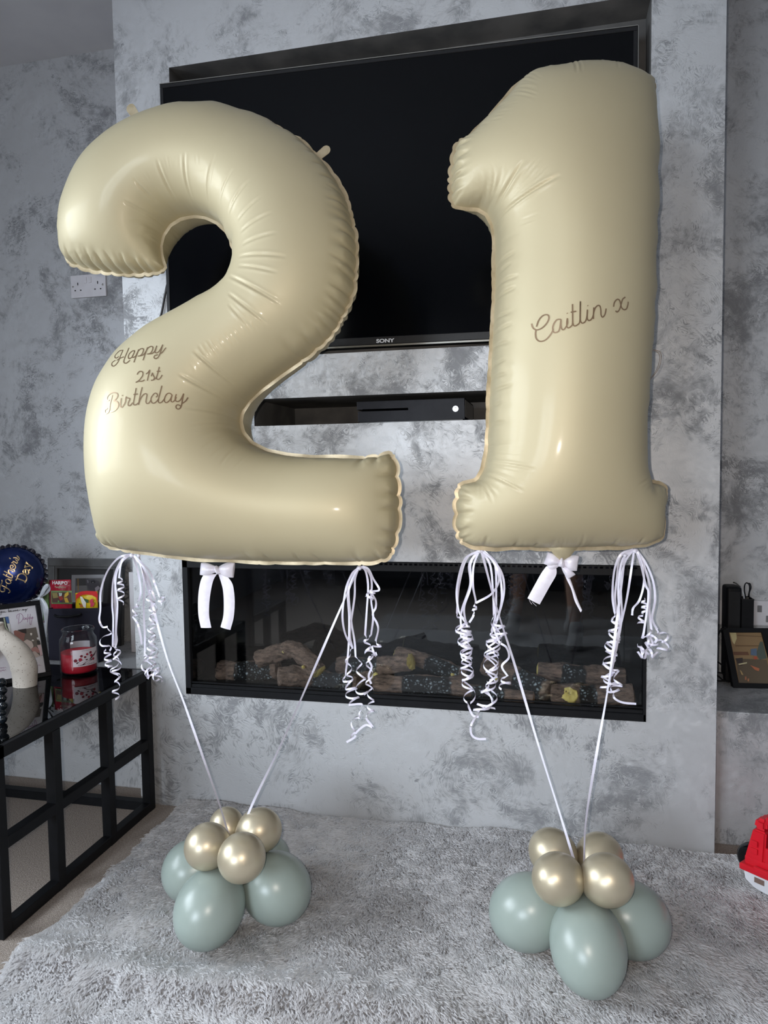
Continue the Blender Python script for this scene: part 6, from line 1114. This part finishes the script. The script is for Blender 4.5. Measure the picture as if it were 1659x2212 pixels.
for i, (q, d) in enumerate((([(320, 95), (380, 200), (400, 400), (405, 520)], 0), ([(330, 95), (410, 180), (420, 380), (415, 540), (390, 640)], .01), ([(335, 95), (430, 200), (460, 400), (440, 540)], -.01), ([(335, 95), (450, 230), (475, 380), (430, 560), (400, 640)], .004))):
    b.strand(c(q), (c([(q[-1][0], q[-1][1]+25), (400, 740), (400-i*6, 880), (385, 1000), (360+i*12, 1110), (330+i*35, 1200)][:6-(i % 2)*2]), (10+i, 14), 6-i*.7), d)
b.strand(c([(400, 620), (440, 720), (490, 760), (508, 830), (460, 890), (500, 960)]), (c([(480, 970), (480, 1040)]), 11, 1.8), -.012)
b.strand([], (c([(430, 560), (450, 640), (470, 700)]), 9, 3.2), -.006)
b.strand([], (c([(350, 1000), (370, 1080), (320, 1160), (310, 1220)]), 14, 2.6), -.01, tail=c([(250, 1290), (250, 1360), (290, 1390), (350, 1392)]))
b = Bunch('d', 'curling white ribbons under the right foot of the 1, one tail ending in a tangle', (1371, 1189), -.40)
for i, (q, d) in enumerate((([(1370-940, 28), (1, 1)], 0),)): pass
b.strand(c([(1365, 85), (1280, 120), (1235, 230), (1222, 400), (1235, 515)]), (c([(1240, 540), (1240, 640), (1215, 760), (1200, 900), (1210, 1010), (1240, 1080)]), (10, 12), 8.5), -.006, tail=c([(1235, 1110), (1290, 1140), (1385, 1150)]))
b.strand(c([(1365, 90), (1290, 160), (1262, 350), (1270, 560), (1270, 660)]), (c([(1250, 700), (1210, 800), (1190, 920), (1170, 1040)]), 11, 6), .006)
b.strand(c([(1365, 90), (1305, 180), (1280, 330), (1285, 560), (1250, 760), (1200, 1000)]), None, .0)
b.strand(c([(1370, 95), (1355, 200), (1325, 400), (1290, 560), (1240, 740), (1210, 880)]), (c([(1220, 900), (1260, 980), (1245, 1060)]), 10, 3), -.01)
b.strand(c([(1365, 85), (1275, 140), (1250, 300), (1240, 420), (1250, 510)]), (c([(1230, 560), (1235, 680), (1200, 800)]), 10, 4), .01)
b.strand(c([(1385, 85), (1420, 180), (1440, 300), (1410, 430), (1365, 490), (1357, 540)]), None, -.008, tw=2)
b.strand(c([(1385, 85), (1450, 180), (1500, 300), (1515, 430), (1495, 560), (1530, 640)]), (c([(1540, 640), (1590, 720), (1560, 780)]), 9, 2.8), -.004)
b.strand(c([(1385, 85), (1440, 200), (1480, 350), (1475, 500), (1490, 640)]), (c([(1480, 640), (1500, 720), (1450, 780), (1400, 800)]), 10, 4.5), .004)
b.strand(c([(1385, 90), (1420, 200), (1450, 330), (1470, 400), (1440, 640), (1425, 700)]), (c([(1440, 690), (1480, 720), (1520, 700), (1560, 740)]), 9, 3), -.012)
b.strand([], (c([(1440, 425), (1440, 530)]), 5, 3.8), -.006); b.strand([], (c([(1430, 540), (1415, 600)]), 7, 2), -.006)
b.strand([], (c([(1400, 740), (1420, 800), (1480, 800), (1540, 820)]), 9, 3.4), -.01)
# flat tethers down to the weights
def tether(label, a, Ya, mid, end, w=.0026):
    pa = PY(a[0], a[1], Ya); e = empty('tether_ribbon', pa, label, 'ribbon', 'flat ribbons tying the numbers down'); P = [pa]
    for k, (x, y) in enumerate(mid): 
        u = (y-a[1])/(proj(end)[1]-a[1]); P.append(PY(x, y, Ya*(1-u)+end[1]*u))
    P.append(np.asarray(end)); P = spline(P, 10); V = []
    for i, p in enumerate(P):
        t = P[min(i+1, len(P)-1)]-P[max(i-1, 0)]; t /= np.linalg.norm(t); v = p-CAM; v /= np.linalg.norm(v); q = np.cross(t, v); q /= np.linalg.norm(q); r = np.cross(t, q); an = .9*math.sin(i*.13+a[0]); V.append((q*math.cos(an)+r*math.sin(an))*w)
    strip('flat_ribbon', P, V, MAT['satin_white'], e)
    lathe('tie_knot', [(.0001, -.004), (.0035, -.002), (.004, 0), (.0035, .002), (.0001, .004)], P[0], MAT['satin_white'], e, 10, (1, 0, 0))
kL = kl+np.array([0, 0, .035]); kR = kr+np.array([0, 0, .05])
tether('flat white ribbon slanting from the left foot of the 2 to its weight', (300, 1200), -.452, [(325, 1290), (360, 1420), (398, 1520), (440, 1640), (478, 1750)], kL-np.array([.012, 0, 0]))
tether('flat white ribbon slanting from the right foot of the 2 to its weight', (774, 1227), -.452, [(722, 1345), (672, 1460), (606, 1610), (546, 1735)], kL+np.array([.006, 0, 0]))
tether('flat white ribbon from the left foot of the 1 to its weight', (1040, 1190), -.47, [(1072, 1310), (1110, 1430), (1160, 1600), (1210, 1760)], kR-np.array([.006, 0, 0]))
tether('flat white ribbon from the right foot of the 1 to its weight', (1350, 1200), -.40, [(1325, 1400), (1311, 1500), (1290, 1620), (1266, 1770)], kR+np.array([.006, 0, 0]))
# satin bows
def lobe(name, e, mat, ctr, tip, wid, Y, puff=.012, n=16, seed=0):
    """puffed bow loop from the knot pixel to the tip pixel"""
    a = PY(*ctr, Y); b = PY(*tip, Y); d = b-a; ln = np.linalg.norm(d); d /= ln; up = np.cross((0, -1., 0), d); up /= np.linalg.norm(up); V = []; F = []; w = wid*1.45/FPX
    m = 20
    for i in range(n+1):
        u = i/n; ww = w*(.28+.72*math.sin(PI*min(1, u*.62))**1.0); p = puff*math.sin(PI*u)**.7+.0015
        for k in range(m):
            an = 2*PI*k/m; cy = math.cos(an); sy = math.sin(an); fold = 1+.13*math.sin(an*5+seed)*(1-u)
            V.append(a+d*(ln*u*(1+.04*cy))+up*(ww*cy*fold)+np.array([0, -1., 0])*(p*sy*fold))
    for i in range(n):
        for k in range(m): F.append((i*m+k, i*m+(k+1) % m, (i+1)*m+(k+1) % m, (i+1)*m+k))
    F.append(tuple(range(m))[::-1])
    V.append(b+d*-.004); c_ = len(V)-1
    for k in range(m): F.append((n*m+k, n*m+(k+1) % m, c_))
    return mesh(name, V, F, mat, e, True)
Yb = -.452; bow = empty('satin_bow', PY(472, 1230, Yb), 'white satin bow with two long hanging tails under the 2', 'bow', 'satin bows under the numbers'); c = cv_((410, 1200), 13.01)
lobe('loop', bow, MAT['satin_bow'], (471, 1230), (433, 1229), 15, Yb-.012); lobe('loop', bow, MAT['satin_bow'], (471, 1230), (506, 1232), 18, Yb-.012, seed=2)
lobe('knot', bow, MAT['satin_bow'], (466, 1222), (473, 1240), 5.5, Yb-.02, .008)
band('tail', c([(400, 520), (310, 700), (250, 1000), (230, 1350), (245, 1700), (310, 2030)]), c([(760, 520), (660, 700), (590, 1000), (548, 1350), (545, 1700), (605, 2030)]), Yb-.004, MAT['satin_bow'], bow)
band('tail', c([(800, 520), (880, 760), (935, 1000), (955, 1350), (940, 1700), (862, 2010)]), c([(1000, 520), (1180, 760), (1240, 1000), (1262, 1350), (1230, 1750), (1140, 2090)]), Yb-.004, MAT['satin_bow'], bow)
Yb = -.43; bow = empty('satin_bow', PY(1214, 1213, Yb), 'white satin bow with one broad slanting tail under the 1', 'bow', 'satin bows under the numbers'); c = cv_((1120, 1180), 10.37)
lobe('loop', bow, MAT['satin_bow'], (1212, 1214), (1178, 1205), 14, Yb-.012, seed=1); lobe('loop', bow, MAT['satin_bow'], (1214, 1214), (1249, 1217), 17, Yb-.012, seed=3)
lobe('loop', bow, MAT['satin_bow'], (1214, 1222), (1236, 1246), 9, Yb-.004, .008, seed=5); lobe('loop', bow, MAT['satin_bow'], (1211, 1218), (1182, 1224), 9, Yb-.004, .008, seed=6)
lobe('knot', bow, MAT['satin_bow'], (1214, 1205), (1212, 1225), 6, Yb-.02, .008)
band('tail', c([(620, 450), (500, 620), (350, 890), (200, 1165)]), c([(845, 460), (845, 640), (700, 900), (475, 1305)]), Yb-.006, MAT['satin_bow'], bow)
band('tail', c([(975, 490), (1080, 750), (1180, 960), (1260, 1230), (1390, 1480)]), c([(1060, 520), (1165, 750), (1240, 960), (1340, 1240), (1425, 1430)]), [Yb, Yb, Yb-.002, Yb-.004, Yb-.006], MAT['satin_bow'], bow)
tube('loose_thread', spline([PY(x, y, Yb-.006) for x, y in c([(240, 1200), (270, 1260), (300, 1300)])], 4), .0004, MAT['satin_bow'], bow, 5); tube('loose_thread', spline([PY(x, y, Yb-.006) for x, y in c([(300, 1240), (350, 1290), (405, 1340)])], 4), .0004, MAT['satin_bow'], bow, 5)
# thin dark wire loop behind the right of the 1
wl = empty('thread_loop', PY(1427, 790, -.2), 'fine dark thread loop sticking out right of the 1', 'thread'); c = cv_((1400, 600), 3.158)
tube('thread_strand', spline([PY(x, y, -.36) for x, y in c([(5, 480), (40, 490), (85, 510), (85, 580), (60, 640), (10, 700)])], 6), .0005, MAT['script'], wl, 5); tube('thread_strand', spline([PY(x, y, -.355) for x, y in c([(5, 500), (50, 500), (78, 530), (72, 590), (45, 650), (10, 690)])], 6), .0005, MAT['script'], wl, 5)
# ------------------------------------------------------------------ shaggy rug
RX0, RX1, RY0, RY1 = .150, 2.35, -2.3, -.004
def wob(x, s): return .010*math.sin(x*9+s)+.006*math.sin(x*23+s*2)+.003*math.sin(x*61+s)
def rh(x, y):
    """rug height: soft lumps and one long fold across the front"""
    h = .020+.0035*np.sin(x*7.3+2*np.sin(y*5.1))+.003*np.sin(y*13+3*np.sin(x*6))+.0018*np.sin(x*31+y*17)
    yf_ = -.735+.03*np.clip((x-.15)/.9, 0, 1)+.008*np.sin(x*9); am = np.clip((1.25-x)/.5, 0, 1)
    d = y-yf_; h = h+am*.034*np.exp(-(np.clip(d, 0, None)/.070)**2)*np.exp(-(np.clip(-d, 0, None)/.020)**2)
    return h
nx, ny = 300, 312; xs = np.linspace(RX0, RX1, nx); ys = np.linspace(RY0, RY1, ny); X, Y = np.meshgrid(xs, ys)
ex_ = np.array([wob(y, 1) for y in ys]); Xw = X+ex_[:, None]*np.clip(1-(X-RX0)/.2, 0, 1); ed = np.minimum.reduce([X-RX0, RX1-X, Y-RY0, np.maximum(RY1-Y, 0)*6+.01]); H = rh(Xw, Y)*np.clip(ed/.02, 0, 1)**.5
V = np.c_[Xw.ravel(), Y.ravel(), H.ravel()+.001].tolist(); F = [(j*nx+i, j*nx+i+1, (j+1)*nx+i+1, (j+1)*nx+i) for j in range(ny-1) for i in range(nx-1)]
rug = empty('shag_rug', (1.2, -1.1, 0), 'large pale grey faux fur rug on the beige carpet', 'rug')
def hairmat(name, c1, c2, sc):
    m = pbr(name, c1, .95, 0., Specular_IOR_Level=.1); gm = N(m, 'ShaderNodeNewGeometry'); n1 = N(m, 'ShaderNodeTexNoise', i_Scale=sc, i_Detail=3.); L(m, gm.outputs['Position'], n1.inputs['Vector'])
    mx = N(m, 'ShaderNodeMix', data_type='RGBA'); mx.inputs[6].default_value = c1; mx.inputs[7].default_value = c2; mr = N(m, 'ShaderNodeMapRange', i_1=.35, i_2=.65); L(m, n1.outputs[0], mr.inputs[0]); L(m, mr.outputs[0], mx.inputs[0]); L(m, mx.outputs[2], bsdf(m).inputs['Base Color'])
    tr = N(m, 'ShaderNodeBsdfTranslucent'); L(m, mx.outputs[2], tr.inputs[0]); ms = N(m, 'ShaderNodeMixShader'); ms.inputs[0].default_value = .45; out = m.node_tree.nodes['Material Output']   # fine fibres let light through
    L(m, bsdf(m).outputs[0], ms.inputs[1]); L(m, tr.outputs[0], ms.inputs[2]); L(m, ms.outputs[0], out.inputs[0]); return m
MAT['rugbase'] = hairmat('rug_backing', S(215, 214, 217), S(222, 221, 224), 9.); MAT['pile'] = hairmat('rug_pile', S(232, 231, 232), S(240, 239, 240), 14.)
mesh('rug_backing', V, F, MAT['rugbase'], rug, True)
def vnoise(x, y, seed, sc):
    g = np.random.default_rng(seed).uniform(-1, 1, (128, 128)); u, v = (x*sc) % 127, (y*sc) % 127; i, j = u.astype(int), v.astype(int); a, b = u-i, v-j; a = a*a*(3-2*a); b = b*b*(3-2*b); i2, j2 = (i+1) % 128, (j+1) % 128
    return g[j, i]*(1-a)*(1-b)+g[j, i2]*a*(1-b)+g[j2, i]*(1-a)*b+g[j2, i2]*a*b
def pile(name, n, x0, x1, y0, y1, seed, ln=.019, r0=.0017):
    r = np.random.default_rng(seed); x = r.uniform(x0, x1, n); y = r.uniform(y0, y1, n)
    yy = y; x = x+np.interp(yy, ys, ex_)*np.clip(1-(x-RX0)/.2, 0, 1)
    edge = np.clip(np.minimum(x-RX0, RX1-x)/.02, 0.05, 1); z = rh(x, y)*edge**.5
    # combing direction drifts and swirls; neighbouring hairs lean into clumps
    a = .7*vnoise(x+9, y+9, 3, 2.1)+0.3*vnoise(x+9, y+9, 4, 9.)+.4*vnoise(x+9, y+9, 5, 40.)-1.5; lean = .74+.04*vnoise(x+9, y+9, 6, 12.)+.10*vnoise(x+9, y+9, 8, 50.)
    cxn = vnoise(x+9, y+9, 11, 62.); cyn = vnoise(x+9, y+9, 12, 62.); L_ = ln*(1+.25*vnoise(x+9, y+9, 7, 20.)+r.uniform(-.2, .2, n))
    a = a+r.normal(0, .32, n); dx, dy = np.cos(a), np.sin(a); k = 4; pos = np.zeros((n, k, 3)); lean = np.clip(lean, .15, 1.05)
    for i, t in enumerate((0, .35, .7, 1)):
        s = L_*t; b = lean*(.35+.9*t); pos[:, i, 0] = x+s*np.sin(b)*dx+cxn*.0055*t*t+r.normal(0, .0009, n)*t; pos[:, i, 1] = y+s*np.sin(b)*dy+cyn*.0055*t*t+r.normal(0, .0009, n)*t; pos[:, i, 2] = z+s*np.cos(b)*(1-.18*t)-.001
    pos[:, :, 1] = np.minimum(pos[:, :, 1], -.0015)
    hc = bpy.data.hair_curves.new(name); hc.add_curves([k]*n); hc.attributes['position'].data.foreach_set('vector', (pos-np.array(rug.location)).astype(np.float32).ravel())
    ra = hc.attributes.get('radius') or hc.attributes.new('radius', 'FLOAT', 'POINT'); ra.data.foreach_set('value', np.tile(np.array([r0, r0*1.0, r0*.75, r0*.2], np.float32), n))
    hc.materials.append(MAT['pile']); o = bpy.data.objects.new(name, hc); COL.objects.link(o); o.parent = rug; o['kind'] = 'stuff'; return o
pile('rug_pile', 330000, RX0-.004, RX1, -.95, -.004, 21); pile('rug_pile', 120000, RX0-.004, RX1, RY0, -.95, 22, r0=.0016)
# ------------------------------------------------------------------ the rest of the room, behind the phone
MAT['sofa'] = noisy(pbr('charcoal_fabric', S(58, 60, 66), .9), S(50, 52, 58), S(66, 68, 74), 60, bump=.3, bscale=500)
sofa = empty('sofa', (.6, -3.75, 0), 'charcoal fabric sofa against the wall behind the viewer', 'sofa')
box('base', (-.4, -4.2, .1), (1.7, -3.35, .38), MAT['sofa'], sofa, bev=.03, seg=3); box('back', (-.4, -4.25, .38), (1.7, -4.0, .85), MAT['sofa'], sofa, bev=.05, seg=3)
for k in range(2): box('seat_cushion', (-.2+k*.85, -4.0, .385), (.64+k*.85, -3.33, .50), MAT['sofa'], sofa, bev=.04, seg=3)
for x in (-.4, 1.5): box('arm', (x, -4.2, .385), (x+.2, -3.35, .62), MAT['sofa'], sofa, bev=.04, seg=3)
for x in (-.34, 1.58):
    for y in (-4.15, -3.42): box('leg', (x, y, 0), (x+.06, y+.06, .1), MAT['wood_leg'], sofa)
# ------------------------------------------------------------------ the photographer, seen only as a reflection in the black glass of the fire
def skin(name, nodes, edges, mat, parent, sub=2, root=0, sm=True):
    me = bpy.data.meshes.new(name); me.from_pydata([tuple(n[0]) for n in nodes], edges, []); o = bpy.data.objects.new(name, me); COL.objects.link(o)
    md = o.modifiers.new('skin', 'SKIN'); md.use_smooth_shade = True; md.branch_smoothing = .6
    sl = me.skin_vertices[0].data if len(me.skin_vertices) else None
    if sl is None:
        bm_ = bmesh.new(); bm_.from_mesh(me); bm_.verts.layers.skin.verify(); bm_.to_mesh(me); bm_.free(); sl = me.skin_vertices[0].data
    for i, n in enumerate(nodes): r_ = n[1]; sl[i].radius = r_ if hasattr(r_, '__len__') else (r_, r_); sl[i].use_root = (i == root)
    if sub: s_ = o.modifiers.new('sub', 'SUBSURF'); s_.levels = sub; s_.render_levels = sub
    dg = bpy.context.evaluated_depsgraph_get(); m2 = bpy.data.meshes.new_from_object(o.evaluated_get(dg)); bpy.data.objects.remove(o)
    m2.name = name; m2.materials.clear(); return link(name, m2, mat, parent, sm)
rr = np.array([math.cos(YAW), -math.sin(YAW), 0]); ff_ = np.array([math.sin(YAW), math.cos(YAW), 0]); UP = np.array([0, 0, 1.])
MAT['skin'] = noisy(pbr('skin', S(205, 160, 135), .5, 0., Subsurface_Weight=.1, Subsurface_Radius=(.02, .01, .006)), S(198, 152, 128), S(212, 168, 144), 20)
MAT['tee'] = noisy(pbr('grey_tee', S(92, 94, 100), .85), S(86, 88, 94), S(98, 100, 106), 30); MAT['shorts'] = noisy(pbr('dark_shorts', S(30, 32, 40), .85), S(27, 29, 36), S(34, 36, 45), 30)
MAT['sock'] = noisy(pbr('white_sock', S(226, 226, 228), .9), S(220, 220, 222), S(232, 232, 234), 60, bump=.3, bscale=600); MAT['hair'] = noisy(pbr('brown_hair', S(58, 42, 32), .55), S(48, 34, 26), S(70, 52, 40), 90, bump=.5, bscale=240)
man = empty('person', (1.22, -2.12, 0), 'person in grey tee, dark shorts and white socks, standing to take the photo', 'person')
pel = np.array([1.23, -2.34, .93]); ch = np.array([1.255, -2.33, 1.28]); nk = ch+UP*.17+ff_*.02; hd = nk+UP*.15+ff_*.045
sR, sL = ch+rr*.175+UP*.06, ch-rr*.175+UP*.06; eR, eL = sR-UP*.25+ff_*.10+rr*.06, sL-UP*.25+ff_*.10-rr*.06
PH = CAM-_f*.012-_u*.05                                      # middle of the phone
wR, wL = PH+_r*.088-_u*.045-_f*.045, PH-_r*.090-_u*.045-_f*.045
kR, kL2 = np.array([1.36, -2.13, .50]), np.array([1.06, -2.30, .50]); aR, aL = np.array([1.375, -2.06, .10]), np.array([1.035, -2.29, .10])
nodes = [(pel, (.14, .10)), ((pel+ch)/2, (.125, .09)), (ch, (.15, .10)), (nk, .052), (nk+UP*.05+ff_*.01, .05), (sR, .055), ((sR+eR)/2, .045), (eR, .038), ((eR+wR)/2, .034), (wR, .024), (sL, .055), ((sL+eL)/2, .045), (eL, .038), ((eL+wL)/2, .034), (wL, .024),
         (pel+rr*.10-UP*.08, .09), ((pel+kR)/2+rr*.03, .078), (kR, .052), ((kR+aR)/2-ff_*.015, .05), (aR, .034), (pel-rr*.10-UP*.08, .09), ((pel+kL2)/2-rr*.03, .078), (kL2, .052), ((kL2+aL)/2-ff_*.015, .05), (aL, .034),
         (aR-UP*.045+ff_*.05, .036), (aR-UP*.055+ff_*.13, .028), (aL-UP*.045+ff_*.05-rr*.01, .036), (aL-UP*.055+ff_*.13-rr*.02, .028)]
edges = [(0, 1), (1, 2), (2, 3), (3, 4), (2, 5), (5, 6), (6, 7), (7, 8), (8, 9), (2, 10), (10, 11), (11, 12), (12, 13), (13, 14), (0, 15), (15, 16), (16, 17), (17, 18), (18, 19), (0, 20), (20, 21), (21, 22), (22, 23), (23, 24), (19, 25), (25, 26), (24, 27), (27, 28)]
# hands: a palm each, four unequal curled fingers round the phone's back and a thumb on its face
for s, w_, pr in ((1, wR, 9), (-1, wL, 14)):
    pc = PH+_r*s*.062-_u*.035-_f*.032; nodes.append((pc, (.026, .013))); ip = len(nodes)-1; edges.append((pr, ip))
    for k, (du, ln) in enumerate(((.030, 1.), (.010, 1.08), (-.010, 1.), (-.028, .82))):
        b_ = pc+_u*du+_r*s*.004; q = [b_+_f*.014*ln-_r*s*.001, b_+_f*.030*ln-_r*s*.012]
        q = [pc+_u*du+_f*.010*1, pc+_u*du*1.1+_f*.024*ln-_r*s*.004, PH+_r*s*(.047)+_u*(du-.033)-_f*.004, PH+_r*s*(.047-.018*ln)+_u*(du-.030)-_f*.024*0+_f*.0-_f*.0]
        q[3] = PH+_r*s*(.052-.012*ln)+_u*(du-.030)-_f*.012; pi_ = ip
        for t_, rad in zip(q[:3], (.0095, .0085, .0072)): nodes.append((t_, rad)); edges.append((pi_, len(nodes)-1)); pi_ = len(nodes)-1
    th = [pc-_f*.012+_u*.012, PH+_r*s*.044-_u*.0-_f*.020, PH+_r*s*.026+_u*.012-_f*.020]; pi_ = ip
    for t_, rad in zip(th, (.012, .010, .008)): nodes.append((t_, rad)); edges.append((pi_, len(nodes)-1)); pi_ = len(nodes)-1
skin('body', nodes, edges, MAT['skin'], man)
# head: a shaped lathe-like ovoid with brow, nose, lips and chin pressed into it, tipped towards the phone
look = PH-hd; look /= np.linalg.norm(look); look = ff_*.8+look*.5; look /= np.linalg.norm(look); hr = np.cross(look, UP); hr /= np.linalg.norm(hr); hu = np.cross(hr, look)
def headpt(th, ph, grow=0.):
    x, y, z = math.sin(ph)*math.sin(th), math.sin(ph)*math.cos(th), math.cos(ph)           # y = forward
    sx, sy, sz = .076, .095, .118
    if z < 0: sx *= 1-.30*(-z)**1.3; sy *= 1-.10*(-z)
    p = np.array([x*sx, y*sy, z*sz]); g = lambda cx, cz, s, a: a*math.exp(-((x*sx-cx)**2+(z*sz-cz)**2)/(2*s*s))
    if y > 0: p[1] += g(0, -.020, .010, .020)+g(0, -.006, .008, .008)+g(0, -.055, .010, .006)+g(0, -.048, .012, .003)-g(.031, .004, .012, .011)-g(-.031, .004, .012, .011)+g(.031, .026, .016, .005)+g(-.031, .026, .016, .005)+g(0, -.085, .016, .008)-g(0, -.068, .009, .004)
    p *= 1+grow; return hd+hr*p[0]+look*p[1]+hu*p[2]
def ball(name, grow, mat, keep=None, m=64, n=48):
    V = [headpt(2*PI*i/m, PI*j/n, grow) for j in range(n+1) for i in range(m)]; F = []
    for j in range(n):
        for i in range(m):
            a_, ph = 2*PI*(i+.5)/m, PI*(j+.5)/n
            if keep and not keep(a_, ph): continue
            F.append((j*m+i, (j+1)*m+i, (j+1)*m+(i+1) % m, j*m+(i+1) % m))
    return mesh(name, V, F, mat, man, True)
ball('head', 0, MAT['skin']); ball('hair', .055, MAT['hair'], lambda a, p: (p < .95) or (math.cos(a) < .25 and p < 1.75) or (math.cos(a) < -.35 and p < 2.2))
for s in (-1, 1):
    lathe('eye', [(.0001, -.011)]+[(.011*math.sin(PI*k/8), -.011*math.cos(PI*k/8)) for k in range(1, 8)]+[(.0001, .011)], hd+hr*s*.031+look*.079+hu*.004, MAT['white'], man, 16, look)
    lathe('ear', [(.0001, -.004), (.014, -.003), (.019, .0), (.014, .005), (.0001, .003)], hd+hr*s*.077-look*.004, MAT['skin'], man, 16, hr*s)
# clothes follow the body
skin('tee_shirt', [(pel+UP*.02, (.158, .118)), ((pel+ch)/2, (.142, .105)), (ch, (.165, .115)), (nk-UP*.045, .075), (sR, .068), (sR*.45+eR*.55, .062), (sL, .068), (sL*.45+eL*.55, .062)], [(0, 1), (1, 2), (2, 3), (2, 4), (4, 5), (2, 6), (6, 7)], MAT['tee'], man)
skin('shorts', [(pel+UP*.03, (.150, .115)), (pel, (.155, .12)), (pel+rr*.10-UP*.09, .105), ((pel+kR)/2+rr*.03-UP*.06, .098), (pel-rr*.10-UP*.09, .105), ((pel+kL2)/2-rr*.03-UP*.06, .098)], [(0, 1), (1, 2), (2, 3), (1, 4), (4, 5)], MAT['shorts'], man)
for a_, nm in ((aR, -.0), (aL, -.02)): skin('sock', [(a_+UP*.075-ff_*.004, .043), (a_, .041), (a_-UP*.045+ff_*.045+rr*nm*.4, (.044, .040)), (a_-UP*.053+ff_*.10+rr*nm*.7, (.042, .034)), (a_-UP*.058+ff_*.150+rr*nm, (.034, .027))], [(0, 1), (1, 2), (2, 3), (3, 4)], MAT['sock'], man)
ph_ = empty('phone', PH, 'black phone held up in both hands of the person', 'phone'); O = CAM
def PB(name, lo, hi, mat, bev): return box(name, lo, hi, mat, ph_, bev=bev, seg=3, basis=(_r, _u, _f), org=O)
PB('phone_body', (-.037, -.125, -.016), (.037, .026, -.008), MAT['blkgloss'], .003); PB('camera_bump', (-.034, -.010, -.0082), (.006, .022, -.0065), MAT['blk'], .0008); PB('display', (-.034, -.121, -.0165), (.034, .022, -.0158), flat(20, 24, 30), .0002)
